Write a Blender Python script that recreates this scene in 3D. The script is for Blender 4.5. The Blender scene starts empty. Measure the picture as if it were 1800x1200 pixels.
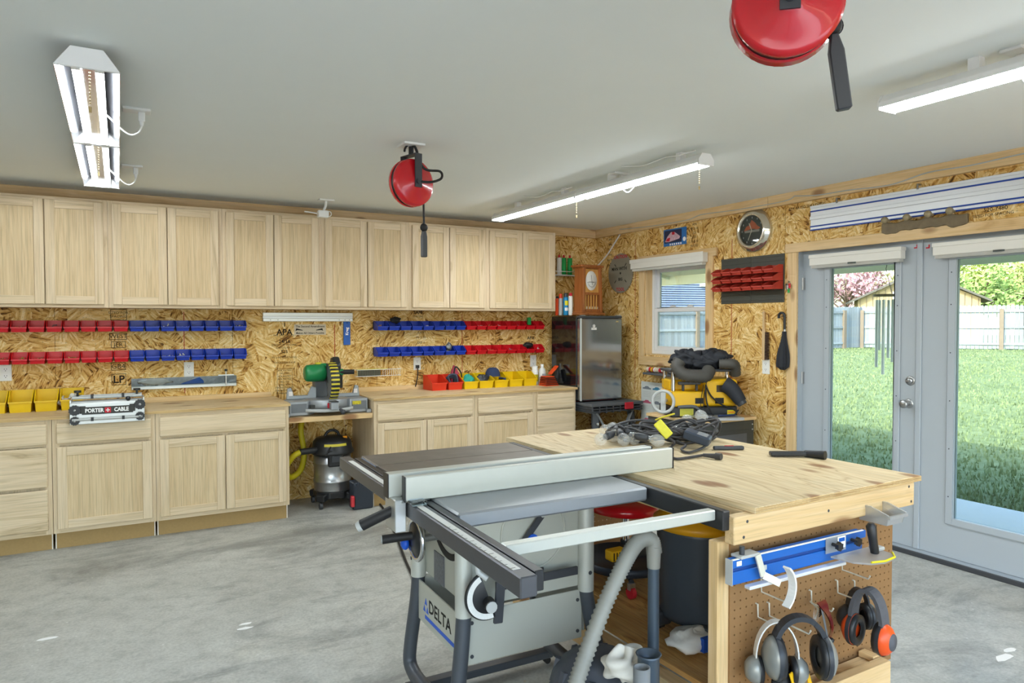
import bpy, bmesh, math, random
from mathutils import Vector, Matrix
from math import sin, cos, pi, radians

# ------------------------------------------------------------------ camera, sky, sun, exposure
scene = bpy.context.scene
COL = scene.collection
rnd = random.Random(11)
CAM = Vector((-4.4673, -6.1230, 1.5125)); YAW, PIT, ROL, FPX = .5108, -.0272, -.0014, 1233.24
_f = Vector((sin(YAW)*cos(PIT), cos(YAW)*cos(PIT), sin(PIT)))
_r = Vector((cos(YAW), -sin(YAW), 0)); _u = _r.cross(_f)
_R = _r*cos(ROL) + _u*sin(ROL); _U = _u*cos(ROL) - _r*sin(ROL)
cd = bpy.data.cameras.new('camera'); cam = bpy.data.objects.new('camera', cd); COL.objects.link(cam)
cd.sensor_width = 36; cd.lens = FPX/1800*36; cd.clip_start = .05; cd.clip_end = 300
cam.matrix_world = Matrix(((_R.x, _U.x, -_f.x, CAM.x), (_R.y, _U.y, -_f.y, CAM.y), (_R.z, _U.z, -_f.z, CAM.z), (0, 0, 0, 1)))
scene.camera = cam
scene.view_settings.view_transform = 'Standard'; scene.view_settings.look = 'None'
scene.view_settings.exposure = 0.5; scene.view_settings.gamma = 1.0
scene.view_settings.use_curve_mapping = False
scene.cycles.use_denoising = True
scene.cycles.max_bounces = 10; scene.cycles.diffuse_bounces = 5; scene.cycles.glossy_bounces = 4
scene.cycles.transmission_bounces = 8; scene.cycles.transparent_max_bounces = 16
scene.cycles.sample_clamp_indirect = 6.0; scene.cycles.caustics_refractive = False; scene.cycles.caustics_reflective = False
world = bpy.data.worlds.new('sky'); scene.world = world; world.use_nodes = True
wn = world.node_tree.nodes; wl = world.node_tree.links
sky = wn.new('ShaderNodeTexSky'); sky.sky_type = 'NISHITA'; sky.sun_disc = False
sky.sun_elevation = radians(42); sky.sun_rotation = radians(-90); sky.altitude = 100; sky.air_density = 1.2; sky.dust_density = 2.5
SKY_STRENGTH = 1.05
wn['Background'].inputs[1].default_value = SKY_STRENGTH
wl.new(sky.outputs[0], wn['Background'].inputs[0])
sd = bpy.data.lights.new('sun', 'SUN'); sd.energy = 7.2; sd.angle = radians(.6); sd.color = (1, .95, .87)
sun = bpy.data.objects.new('sun', sd); COL.objects.link(sun); sun.location = (-20, -4, 25)
sun.rotation_euler = Vector((.80, .10, -.62)).to_track_quat('-Z', 'Y').to_euler()
TUBE_E, LED_E = 48.0, 38.0          # emission of the shop-light tubes and of the LED diffusers

def U(u, v, ax, val):
    """point where the line of sight through picture point (u, v) meets the plane axis = val"""
    d = _f + _R*((u-900)/FPX) + _U*((600-v)/FPX)
    return CAM + d*((val-CAM[ax])/d[ax])

# ------------------------------------------------------------------ mesh building
class MB:
    def __init__(s): s.v = []; s.f = []; s.m = []; s.s = []
    def add(s, vs, fs, mi=0, sm=False, M=None):
        o = len(s.v)
        for p in vs:
            p = Vector(p); s.v.append(M @ p if M else p)
        for f in fs: s.f.append([o+i for i in f]); s.m.append(mi); s.s.append(sm)
        return s
    def box(s, x0, y0, z0, x1, y1, z1, mi=0, M=None):
        x0, x1 = sorted((x0, x1)); y0, y1 = sorted((y0, y1)); z0, z1 = sorted((z0, z1))
        return s.add([(x0,y0,z0),(x1,y0,z0),(x1,y1,z0),(x0,y1,z0),(x0,y0,z1),(x1,y0,z1),(x1,y1,z1),(x0,y1,z1)],
              [(0,3,2,1),(4,5,6,7),(0,1,5,4),(1,2,6,5),(2,3,7,6),(3,0,4,7)], mi, False, M)
    def bc(s, c, d, mi=0, M=None):
        return s.box(c[0]-d[0]/2, c[1]-d[1]/2, c[2]-d[2]/2, c[0]+d[0]/2, c[1]+d[1]/2, c[2]+d[2]/2, mi, M)
    def bar(s, p, q, w, h, mi=0, up=(0,0,1)):
        p = Vector(p); q = Vector(q); d = q-p; L = d.length; d.normalize()
        up = Vector(up); side = d.cross(up)
        if side.length < 1e-4: side = d.cross(Vector((1,0,0)))
        side.normalize(); up = side.cross(d)
        M = Matrix(((d.x,side.x,up.x,p.x),(d.y,side.y,up.y,p.y),(d.z,side.z,up.z,p.z),(0,0,0,1)))
        return s.box(0, -w/2, -h/2, L, w/2, h/2, mi, M)
    def cyl(s, p, q, r, r2=None, n=14, mi=0, caps=True, M=None):
        p = Vector(p); q = Vector(q); r2 = r if r2 is None else r2
        d = (q-p).normalized(); a = d.orthogonal().normalized(); b = d.cross(a)
        ra = [a*cos(2*pi*i/n)+b*sin(2*pi*i/n) for i in range(n)]
        A = [p+x*r for x in ra]; B = [q+x*r2 for x in ra]
        s.add(A+B, [(i, (i+1)%n, n+(i+1)%n, n+i) for i in range(n)], mi, True, M)
        if caps:
            if r > 1e-5: s.add(A, [tuple(reversed(range(n)))], mi, False, M)
            if r2 > 1e-5: s.add(B, [tuple(range(n))], mi, False, M)
        return s
    def tube(s, pts, r, n=8, mi=0, closed=False, M=None, caps=True):
        P = [Vector(p) for p in pts]; N = len(P)
        rr = r if isinstance(r, (list, tuple)) else [r]*N
        T = []
        for i in range(N):
            a = P[(i-1) % N] if (closed or i > 0) else P[i]; b = P[(i+1) % N] if (closed or i < N-1) else P[i]
            t = b-a; T.append(t.normalized() if t.length > 1e-9 else Vector((0,0,1)))
        nrm = T[0].orthogonal().normalized(); vs = []
        for i in range(N):
            nrm = nrm - T[i]*nrm.dot(T[i])
            nrm = nrm.normalized() if nrm.length > 1e-6 else T[i].orthogonal().normalized()
            b = T[i].cross(nrm)
            vs += [P[i]+(nrm*cos(2*pi*k/n)+b*sin(2*pi*k/n))*rr[i] for k in range(n)]
        fs = []
        for i in range(N if closed else N-1):
            j = (i+1) % N
            fs += [(i*n+k, i*n+(k+1)%n, j*n+(k+1)%n, j*n+k) for k in range(n)]
        s.add(vs, fs, mi, True, M)
        if caps and not closed:
            s.add(vs[:n], [tuple(reversed(range(n)))], mi, False, M); s.add(vs[-n:], [tuple(range(n))], mi, False, M)
        return s
    def lathe(s, prof, n=24, mi=0, M=None, sm=True, a0=0, a1=2*pi):
        full = abs(a1-a0-2*pi) < 1e-6; k = n if full else n+1; vs = []; fs = []
        for r, z in prof: vs += [(r*cos(a0+(a1-a0)*i/n), r*sin(a0+(a1-a0)*i/n), z) for i in range(k)]
        for j in range(len(prof)-1):
            for i in range(n):
                i2 = (i+1) % k; fs.append((j*k+i, j*k+i2, (j+1)*k+i2, (j+1)*k+i))
        return s.add(vs, fs, mi, sm, M)
    def prism(s, poly, z0, z1, mi=0, M=None, sm=False):
        n = len(poly); A = [(x, y, z0) for x, y in poly]; B = [(x, y, z1) for x, y in poly]
        if sm:
            s.add(A+B, [(i, (i+1)%n, n+(i+1)%n, n+i) for i in range(n)], mi, True, M)
            s.add(A, [tuple(reversed(range(n)))], mi, False, M); s.add(B, [tuple(range(n))], mi, False, M)
        else:
            s.add(A+B, [(i, (i+1)%n, n+(i+1)%n, n+i) for i in range(n)]+[tuple(reversed(range(n))), tuple(range(n, 2*n))], mi, False, M)
        return s
    def ball(s, c, r, n=12, m=8, mi=0, sc=(1,1,1), M=None):
        c = Vector(c); vs = []
        for j in range(m+1):
            t = pi*j/m
            vs += [(c.x+r*sc[0]*sin(t)*cos(2*pi*i/n), c.y+r*sc[1]*sin(t)*sin(2*pi*i/n), c.z+r*sc[2]*cos(t)) for i in range(n)]
        return s.add(vs, [(j*n+i, (j+1)*n+i, (j+1)*n+(i+1)%n, j*n+(i+1)%n) for j in range(m) for i in range(n)], mi, True, M)
    def quad(s, a, b, c, d, mi=0, M=None): return s.add([a, b, c, d], [(0,1,2,3)], mi, False, M)
    def build(s, name, mats, parent=None, bevel=0, seg=1, world=True, merge=True):
        me = bpy.data.meshes.new(name)
        vs = s.v
        if parent is not None and world and parent.name in TM:
            Mi = TM[parent.name].inverted(); vs = [Mi @ v for v in vs]
        me.from_pydata([tuple(v) for v in vs], [], s.f)
        if not isinstance(mats, (list, tuple)): mats = [mats]
        for m in mats: me.materials.append(MT[m] if isinstance(m, str) else m)
        me.polygons.foreach_set('material_index', s.m); me.polygons.foreach_set('use_smooth', s.s)
        bm = bmesh.new(); bm.from_mesh(me)
        bmesh.ops.remove_doubles(bm, verts=bm.verts, dist=1e-6) if bevel else None
        bmesh.ops.recalc_face_normals(bm, faces=bm.faces) if bevel else None
        if bevel:
            es = [e for e in bm.edges if len(e.link_faces) == 2 and e.calc_face_angle(0) > .6]
            if es: bmesh.ops.bevel(bm, geom=es, offset=bevel, segments=seg, profile=.5, affect='EDGES', clamp_overlap=True)
        bm.to_mesh(me); bm.free(); me.update()
        o = bpy.data.objects.new(name, me); COL.objects.link(o)
        if parent is not None:
            o.parent = parent
            if parent.name in TM: TM[o.name] = TM[parent.name]
        return o
TM = {}; MT = {}
def tag(o, label=None, cat=None, group=None, kind=None):
    if label: o['label'] = label
    if cat: o['category'] = cat
    if group: o['group'] = group
    if kind: o['kind'] = kind
    return o
def thing(name, label, cat, loc=(0,0,0), rz=0, group=None, kind=None):
    o = bpy.data.objects.new(name, None); COL.objects.link(o); o.empty_display_size = .05
    o.location = loc; o.rotation_euler = (0, 0, rz)
    TM[o.name] = Matrix.Translation(loc) @ Matrix.Rotation(rz, 4, 'Z')
    return tag(o, label, cat, group, kind)
def dup(root, loc, rz=0, label=None, group=None):
    r = root.copy(); COL.objects.link(r); r.location = loc; r.rotation_euler = (0, 0, rz)
    if label: r['label'] = label
    if group: r['group'] = group
    for ch in list(root.children):
        c = ch.copy(); COL.objects.link(c); c.parent = r
        for g in ch.children:
            d = g.copy(); COL.objects.link(d); d.parent = c
    return r
def FR(o, x, y=None, z=None):
    """frame matrix from an origin and local axes"""
    x = Vector(x).normalized(); z = Vector(z).normalized() if z is not None else None
    if z is None: y = Vector(y).normalized(); z = x.cross(y).normalized()
    y = z.cross(x).normalized(); x = y.cross(z)
    return Matrix(((x.x,y.x,z.x,o[0]),(x.y,y.y,z.y,o[1]),(x.z,y.z,z.z,o[2]),(0,0,0,1)))
FRONT = lambda o: FR(o, (1,0,0), (0,0,1))                 # print facing the room from the back wall (x right, y up, z towards -y)
RIGHT = lambda o: FR(o, (0,-1,0), (0,0,1))                # print facing the room from the right wall
def text(name, body, size, M, mat, parent, depth=.0008, bold=0, sx=1.0, align='CENTER', shear=0):
    cu = bpy.data.curves.new(name, 'FONT'); cu.body = body; cu.size = size; cu.align_x = align; cu.align_y = 'CENTER'
    cu.extrude = depth; cu.offset = bold; cu.resolution_u = 2; cu.shear = shear
    to = bpy.data.objects.new(name+'_tmp', cu); COL.objects.link(to)
    dg = bpy.context.evaluated_depsgraph_get(); me = bpy.data.meshes.new_from_object(to.evaluated_get(dg))
    bpy.data.objects.remove(to); bpy.data.curves.remove(cu)
    M2 = M @ Matrix.Diagonal((sx, 1, 1, 1))
    if parent is not None and parent.name in TM: M2 = TM[parent.name].inverted() @ M2
    me.transform(M2); me.materials.clear(); me.materials.append(MT[mat]); me.name = name
    o = bpy.data.objects.new(name, me); COL.objects.link(o); o.parent = parent
    return o
def arc(c, r, a0, a1, n, ax=(1,0,0), ay=(0,0,1)):
    ax = Vector(ax); ay = Vector(ay); c = Vector(c)
    return [c+ax*(r*cos(a0+(a1-a0)*i/n))+ay*(r*sin(a0+(a1-a0)*i/n)) for i in range(n+1)]
def spline(pts, k=6, closed=False):
    P = [Vector(p) for p in pts]; n = len(P); out = []
    for i in range(n if closed else n-1):
        g = lambda j: P[j % n] if closed else P[max(0, min(n-1, j))]
        a, b, c, d = g(i-1), g(i), g(i+1), g(i+2)
        for q in range(k):
            t = q/k
            out.append(.5*((2*b)+(c-a)*t+(2*a-5*b+4*c-d)*t*t+(3*b-a-3*c+d)*t*t*t))
    if not closed: out.append(P[-1])
    return out

# ------------------------------------------------------------------ materials
def lin(c):
    if isinstance(c, str): c = [int(c[i:i+2], 16)/255 for i in (0, 2, 4)]
    return tuple((x/12.92 if x <= .04045 else ((x+.055)/1.055)**2.4) for x in c)+(1,)
def new(name):
    m = bpy.data.materials.new(name); m.use_nodes = True; MT[name] = m
    return m, m.node_tree.nodes, m.node_tree.links, m.node_tree.nodes['Principled BSDF']
def plain(name, col, rough=.45, metal=0, spec=.5, var=.06, vs=30, bump=0, trans=0, ior=1.45, alpha=1, coat=0, emit=None, es=0):
    m, n, l, b = new(name); c = lin(col)
    b.inputs['Base Color'].default_value = c; b.inputs['Roughness'].default_value = rough; b.inputs['Metallic'].default_value = metal
    b.inputs['Specular IOR Level'].default_value = spec; b.inputs['Transmission Weight'].default_value = trans; b.inputs['IOR'].default_value = ior
    b.inputs['Alpha'].default_value = alpha; b.inputs['Coat Weight'].default_value = coat
    if emit: b.inputs['Emission Color'].default_value = lin(emit); b.inputs['Emission Strength'].default_value = es
    if var:
        tc = n.new('ShaderNodeTexCoord'); nz = n.new('ShaderNodeTexNoise'); nz.inputs['Scale'].default_value = vs; nz.inputs['Detail'].default_value = 4
        l.new(tc.outputs['Object'], nz.inputs['Vector'])
        mx = n.new('ShaderNodeMix'); mx.data_type = 'RGBA'
        mx.inputs[6].default_value = tuple(x*(1-var) for x in c[:3])+(1,); mx.inputs[7].default_value = tuple(min(1, x*(1+var)) for x in c[:3])+(1,)
        l.new(nz.outputs['Fac'], mx.inputs[0]); l.new(mx.outputs[2], b.inputs['Base Color'])
        if bump:
            bp = n.new('ShaderNodeBump'); bp.inputs['Strength'].default_value = bump; bp.inputs['Distance'].default_value = .003
            l.new(nz.outputs['Fac'], bp.inputs['Height']); l.new(bp.outputs[0], b.inputs['Normal'])
    return m
def _coords(n, l, rand=True, scale=(1,1,1), rot=(0,0,0), kind='Object'):
    tc = n.new('ShaderNodeTexCoord'); src = tc.outputs[kind]
    if rand:
        oi = n.new('ShaderNodeObjectInfo'); ml = n.new('ShaderNodeMath'); ml.operation = 'MULTIPLY'; ml.inputs[1].default_value = 37
        l.new(oi.outputs['Random'], ml.inputs[0])
        ad = n.new('ShaderNodeVectorMath'); ad.operation = 'ADD'; l.new(src, ad.inputs[0]); l.new(ml.outputs[0], ad.inputs[1]); src = ad.outputs[0]
    mp = n.new('ShaderNodeMapping'); mp.inputs['Scale'].default_value = scale; mp.inputs['Rotation'].default_value = rot
    l.new(src, mp.inputs['Vector']); return mp.outputs[0]
def _noise(n, l, vec, scale=1, detail=5, rough=.55, dist=0):
    x = n.new('ShaderNodeTexNoise'); x.inputs['Scale'].default_value = scale; x.inputs['Detail'].default_value = detail
    x.inputs['Roughness'].default_value = rough; x.inputs['Distortion'].default_value = dist; l.new(vec, x.inputs['Vector']); return x.outputs['Fac']
def _ramp(n, l, fac, stops, interp='LINEAR'):
    r = n.new('ShaderNodeValToRGB'); r.color_ramp.interpolation = interp; e = r.color_ramp.elements
    while len(e) < len(stops): e.new(.5)
    for i, (p, c) in enumerate(stops): e[i].position = p; e[i].color = lin(c) if isinstance(c, str) else (c, c, c, 1)
    l.new(fac, r.inputs[0]); return r.outputs[0]
def _mix(n, l, fac, a, b, mode='MIX'):
    m = n.new('ShaderNodeMix'); m.data_type = 'RGBA'; m.blend_type = mode
    for i, x in ((0, fac), (6, a), (7, b)):
        if isinstance(x, (int, float)): m.inputs[i].default_value = x
        elif isinstance(x, (tuple, list)): m.inputs[i].default_value = x
        elif isinstance(x, str): m.inputs[i].default_value = lin(x)
        else: l.new(x, m.inputs[i])
    return m.outputs[2]
def _bump(n, l, b, h, st=.2, d=.002):
    bp = n.new('ShaderNodeBump'); bp.inputs['Strength'].default_value = st; bp.inputs['Distance'].default_value = d
    l.new(h, bp.inputs['Height']); l.new(bp.outputs[0], b.inputs['Normal'])
def wood(name, dark, mid, light, axis=2, rough=.6, wide=1.0, pore=.25, knots=None, bump=.12, rings=.5):
    m, n, l, b = new(name); b.inputs['Roughness'].default_value = rough; b.inputs['Specular IOR Level'].default_value = .3
    sc = [7*wide]*3; sc[axis] = .55
    v = _coords(n, l, True, sc); g = _noise(n, l, v, 1.6, 4, .5, 1.2)
    wv = n.new('ShaderNodeMath'); wv.operation = 'MULTIPLY'; wv.inputs[1].default_value = 9*rings+.001; l.new(g, wv.inputs[0])
    fr = n.new('ShaderNodeMath'); fr.operation = 'PINGPONG'; fr.inputs[1].default_value = 1; l.new(wv.outputs[0], fr.inputs[0])
    sc2 = [150]*3; sc2[axis] = 3.5
    v2 = _coords(n, l, True, sc2); p = _noise(n, l, v2, 1, 3, .6)
    c1 = _ramp(n, l, fr.outputs[0], [(0, mid), (.55, light), (.9, mid), (1, dark)])
    big = _noise(n, l, _coords(n, l, True, (1.3, 1.3, 1.3)), 1, 2)
    c2 = _mix(n, l, .35, c1, _ramp(n, l, big, [(.3, mid), (.7, light)]))
    pr = _ramp(n, l, p, [(.36, 1-pore), (.52, 1.0)])
    c3 = _mix(n, l, 1.0, c2, pr, 'MULTIPLY')
    if knots:
        sk = [5.5]*3; sk[axis] = 2.6
        vk = _coords(n, l, True, sk); vo = n.new('ShaderNodeTexVoronoi'); vo.inputs['Scale'].default_value = knots; vo.inputs['Randomness'].default_value = 1
        l.new(vk, vo.inputs['Vector'])
        kf = _ramp(n, l, vo.outputs['Distance'], [(.0, 1.0), (.15, .8), (.24, 0.0)])
        c3 = _mix(n, l, kf, c3, '8a5f3c')
    l.new(c3, b.inputs['Base Color']); _bump(n, l, b, p, bump, .001)
    return m
def osb(name, ax):
    """flake board: overlapping strands lying in many directions; ax = the two axes of the wall plane"""
    m, n, l, b = new(name); b.inputs['Roughness'].default_value = .7; b.inputs['Specular IOR Level'].default_value = .25
    tc = n.new('ShaderNodeTexCoord'); sx_ = n.new('ShaderNodeSeparateXYZ'); l.new(tc.outputs['Object'], sx_.inputs[0])
    fl = n.new('ShaderNodeCombineXYZ'); l.new(sx_.outputs[0 if ax == 'xz' else 1], fl.inputs[0]); l.new(sx_.outputs[2], fl.inputs[1])
    base_ = fl.outputs[0]
    cells = n.new('ShaderNodeTexVoronoi'); cells.voronoi_dimensions = '2D'; cells.inputs['Scale'].default_value = 11; cells.inputs['Randomness'].default_value = 1
    nz = n.new('ShaderNodeTexNoise'); nz.inputs['Scale'].default_value = 14; nz.inputs['Detail'].default_value = 3; l.new(base_, nz.inputs['Vector'])
    wob = _mix(n, l, .05, base_, nz.outputs['Color'], 'ADD'); l.new(wob, cells.inputs['Vector'])
    val = None
    for i in range(3):                                    # each cell turns its own strands
        if i:
            cells = n.new('ShaderNodeTexVoronoi'); cells.voronoi_dimensions = '2D'; cells.inputs['Scale'].default_value = (11, 7.5, 15)[i]
            of = n.new('ShaderNodeVectorMath'); of.operation = 'ADD'; of.inputs[1].default_value = (i*5.3, i*2.1, 0); l.new(wob, of.inputs[0]); l.new(of.outputs[0], cells.inputs['Vector'])
        sp = n.new('ShaderNodeSeparateColor'); l.new(cells.outputs['Color'], sp.inputs[0])
        an = n.new('ShaderNodeMath'); an.operation = 'MULTIPLY'; an.inputs[1].default_value = 3.1416; l.new(sp.outputs[0], an.inputs[0])
        rt = n.new('ShaderNodeVectorRotate'); rt.rotation_type = 'Z_AXIS'; l.new(base_, rt.inputs['Vector']); l.new(an.outputs[0], rt.inputs['Angle'])
        mp = n.new('ShaderNodeMapping'); mp.inputs['Scale'].default_value = ((62, 10, 1), (46, 7, 1), (80, 13, 1))[i]; l.new(rt.outputs[0], mp.inputs['Vector'])
        g = n.new('ShaderNodeTexNoise'); g.noise_dimensions = '2D'; g.inputs['Scale'].default_value = 1; g.inputs['Detail'].default_value = 2.5; g.inputs['Roughness'].default_value = .6
        l.new(mp.outputs[0], g.inputs['Vector'])
        ad = n.new('ShaderNodeMath'); ad.operation = 'MULTIPLY_ADD'; ad.inputs[1].default_value = .22; l.new(sp.outputs[1], ad.inputs[0]); l.new(g.outputs['Fac'], ad.inputs[2])
        if val is None: val = ad.outputs[0]
        else:
            gt = n.new('ShaderNodeMath'); gt.operation = 'GREATER_THAN'; gt.inputs[1].default_value = (.5, .55, .62)[i]; l.new(sp.outputs[2], gt.inputs[0])
            val = _mix(n, l, gt.outputs[0], val, ad.outputs[0])
    col = _ramp(n, l, val, [(.33, '543614'), (.42, '9a6c30'), (.50, 'c2944c'), (.60, 'd6ae66'), (.74, 'e4c688'), (.86, 'f0daa8')])
    spk = _ramp(n, l, _noise(n, l, base_, 75, 2, .6), [(.33, .45), (.42, 1.0)])
    col = _mix(n, l, .7, col, spk, 'MULTIPLY')
    l.new(col, b.inputs['Base Color']); _bump(n, l, b, val, .3, .002)
    return m
def concrete(name):
    m, n, l, b = new(name); b.inputs['Specular IOR Level'].default_value = .35
    v = _coords(n, l, False)
    a = _noise(n, l, v, .9, 8, .6, .6); c = _noise(n, l, v, 9, 8, .7); d = _noise(n, l, v, 70, 4, .6)
    col = _ramp(n, l, a, [(.3, '94948e'), (.45, 'b0b0a9'), (.62, 'bebeb7'), (.78, 'c8c5b9')])
    col = _mix(n, l, .55, col, _ramp(n, l, c, [(.32, .58), (.5, .96), (.68, 1.16)]), 'MULTIPLY')
    col = _mix(n, l, .35, col, _ramp(n, l, d, [(.36, .6), (.6, 1.15)]), 'MULTIPLY')
    vs = _coords(n, l, False, (.55, 1.3, 1)); st = _noise(n, l, vs, 1.7, 9, .72, .8)
    col = _mix(n, l, _ramp(n, l, st, [(.50, 0.0), (.64, .6)]), col, '6f6f6b')
    vo = n.new('ShaderNodeTexVoronoi'); vo.inputs['Scale'].default_value = 9; l.new(v, vo.inputs['Vector'])
    col = _mix(n, l, _ramp(n, l, vo.outputs['Distance'], [(.0, .9), (.035, .6), (.06, 0.0)]), col, 'd8d8d4')
    l.new(col, b.inputs['Base Color']); l.new(_ramp(n, l, a, [(.3, .42), (.7, .62)]), b.inputs['Roughness'])
    _bump(n, l, b, c, .15, .003); return m
def brushed(name, col, rough=.35, axis=0, metal=.9):
    m, n, l, b = new(name); b.inputs['Metallic'].default_value = metal; b.inputs['Roughness'].default_value = rough
    sc = [220]*3; sc[axis] = 4; p = _noise(n, l, _coords(n, l, True, sc), 1, 3)
    l.new(_mix(n, l, .5, col, _ramp(n, l, p, [(.3, .75), (.7, 1.0)]), 'MULTIPLY'), b.inputs['Base Color']); return m
def lawn(name):
    m, n, l, b = new(name); b.inputs['Roughness'].default_value = .9; b.inputs['Specular IOR Level'].default_value = .1
    v = _coords(n, l, False); a = _noise(n, l, v, .6, 6, .6); c = _noise(n, l, v, 7, 6, .75)
    col = _ramp(n, l, c, [(.3, '3e5030'), (.48, '5e6c48'), (.62, '788664'), (.8, '9ca68c')])
    col = _mix(n, l, .4, col, _ramp(n, l, a, [(.3, '566441'), (.7, '7a8764')])); l.new(col, b.inputs['Base Color'])
    _bump(n, l, b, c, .8, .03); return m
oakv = wood('oak_vertical', 'ab9470', 'ceb793', 'dfcbac', 2, .55, 1.0, .16, None, .1, .35)
wood('oak_horizontal', 'ab9470', 'ceb793', 'dfcbac', 0, .55, 1.0, .16, None, .1, .35)
wood('oak_panel', 'ad9268', 'cab088', 'dcc6a0', 2, .55, 1.4, .2, None, .1, .45)
wood('pine_x', 'b9945f', 'd2b07c', 'e2c69a', 0, .6, .8, .14, 1.1, .1, .4)
wood('pine_y', 'b9945f', 'd2b07c', 'e2c69a', 1, .6, .8, .14, 1.1, .1, .4)
wood('pine_z', 'b9945f', 'd2b07c', 'e2c69a', 2, .6, .8, .14, 1.1, .1, .4)
wood('plywood_x', 'b4935f', 'd2b587', 'e4cea4', 0, .55, .55, .16, 1.0, .1, 1.0)
wood('plywood_y', 'a98b60', 'cfb68c', 'e2cfa8', 1, .55, .55, .18, 1.3, .1, 1.2)
wood('shelf_ply', '8a6028', 'b8884a', 'cfa468', 1, .45, .4, .2, .6, .1, 1.6)
wood('ply_edge', '7d5c34', 'b18e5a', 'd6b884', 0, .7, 3.0, .3, None, .1, .8)
wood('cherry', '6f3a18', '96562a', 'ad6c3a', 2, .4, 1.0, .2)
wood('golden_oak', 'a06a26', 'c48a42', 'd8a45c', 2, .4, 1.2, .2)
plain('toe_kick', 'a98c5c', .8, var=.1, vs=80)
plain('white_edge', 'e4e2dc', .6)
plain('gap', '15120f', .9, var=0)
osb('osb_back', 'xz'); osb('osb_right', 'yz'); concrete('concrete'); lawn('grass')
plain('ceiling_paint', 'ecf0ec', .85, spec=.2, var=.012, vs=4)
plain('drywall', 'e6e4dc', .8, spec=.2, var=.02)
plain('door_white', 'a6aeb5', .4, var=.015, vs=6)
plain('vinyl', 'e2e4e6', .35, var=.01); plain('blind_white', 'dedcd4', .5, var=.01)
plain('black_rubber', '1d1c1c', .6); plain('black_plastic', '232426', .4); plain('grey_plastic', '55585c', .5)
plain('dark_grey', '3a3c40', .45); plain('mid_grey', '7d8082', .5); plain('light_grey', 'b2b4b2', .45)
plain('red_bin', 'c8101e', .35, var=.03); plain('blue_bin', '1236a8', .35, var=.03); plain('yellow_bin', 'e6c010', .4, var=.03); plain('orange_bin', 'd8361a', .4, var=.03)
plain('brick_bin', 'b03a2e', .4, var=.03)
plain('red_paint', 'c41420', .25, coat=.4, var=.02); plain('white_plastic', 'e6e6e2', .4, var=.02)
plain('chrome', 'dcdcdc', .12, 1, var=0); plain('steel', 'a8aaac', .32, .9, var=.05); plain('aluminium', 'c8cac8', .35, .75, var=.03)
brushed('brushed_steel', 'b6b8ba', .3, 2); brushed('brushed_x', 'c2c4c2', .35, 0, .8); brushed('brushed_y', 'c2c4c2', .35, 1, .8)
plain('white_paint', 'e8e8e6', .4, var=.01); plain('print_black', '14110d', .8, var=0); plain('stamp_ink', '241a0c', .85, var=0)
plain('print_white', 'f0f0ee', .6, var=0); plain('print_red', 'c02030', .6, var=0); plain('print_blue', '1c4fae', .6, var=0); plain('red_line', 'a03020', .85, var=0)
def glass(name, col='f4f8f6', ior=1.3):
    m, n, l, b = new(name); tr = n.new('ShaderNodeBsdfTransparent'); tr.inputs[0].default_value = lin(col)
    gl = n.new('ShaderNodeBsdfGlossy'); gl.inputs['Roughness'].default_value = .02
    fr = n.new('ShaderNodeFresnel'); fr.inputs['IOR'].default_value = ior; mx = n.new('ShaderNodeMixShader')
    l.new(fr.outputs[0], mx.inputs[0]); l.new(tr.outputs[0], mx.inputs[1]); l.new(gl.outputs[0], mx.inputs[2])
    l.new(mx.outputs[0], n['Material Output'].inputs['Surface']); return m
glass('pane_glass', 'e4e9e6'); plain('bulb_glass', 'eef0ee', .04, spec=.9, alpha=.25, var=0); glass('clear_plastic', 'd8dee0')
plain('tube_light', 'ffffff', .5, var=0, emit='eef6fa', es=TUBE_E); plain('led_light', 'ffffff', .5, var=0, emit='eef6fa', es=LED_E)
# ------------------------------------------------------------------ the room
HC = 2.49
WIN = (-1.62, -.80, 1.195, 2.075); DOOR = (-4.40, -2.56, 0.0, 2.06)      # openings in the right wall: y0, y1, z0, z1
def minus(rs, h):
    out = []
    for (a, b, c, d) in rs:
        if h[0] >= b or h[1] <= a or h[2] >= d or h[3] <= c: out.append((a, b, c, d)); continue
        if a < h[0]: out.append((a, h[0], c, d))
        if b > h[1]: out.append((h[1], b, c, d))
        x0, x1 = max(a, h[0]), min(b, h[1])
        if c < h[2]: out.append((x0, x1, c, h[2]))
        if d > h[3]: out.append((x0, x1, h[3], d))
    return out
S = lambda o, label=None: tag(o, label, kind='structure')
S(MB().box(-9, -7.9, -.15, .0, 0, 0).build('floor', 'concrete'), 'grey stained concrete garage floor')
S(MB().box(-9, -7.9, HC, .14, .14, HC+.05).build('ceiling', 'ceiling_paint'), 'flat pale grey painted ceiling')
wb = S(MB().box(-9.1, .012, 0, .14, .14, HC).build('wall_back', 'osb_back'), 'back wall clad in oriented strand board'); TM[wb.name] = Matrix()
for i in range(8):
    x1 = -1.2195*i; x0 = max(-9, x1-1.216)
    MB().box(x0, 0, 0, x1, .012, HC).build('osb_sheet', 'osb_back', wb)
m = MB()
for (a, b, c, d) in minus(minus([(-7.9, 0, 0, HC)], WIN), DOOR): m.box(.012, a, c, .14, b, d)
wr = S(m.build('wall_right', ['osb_right']), 'right wall clad in oriented strand board with window and doors'); TM[wr.name] = Matrix()
for i in range(4):
    y1 = -1.2195*i; y0 = y1-1.216; m = MB()
    for (a, b, c, d) in minus(minus([(y0, y1, 0, HC)], WIN), DOOR): m.box(0, a, c, .012, b, d)
    m.build('osb_sheet', 'osb_right', wr)
MB().box(0, -7.9, 0, .012, -4.88, HC).build('osb_sheet', 'osb_right', wr)
S(MB().box(-9.14, -7.9, 0, -9, .14, HC).build('wall_left', 'drywall'), 'plain left garage wall outside the picture')
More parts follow.
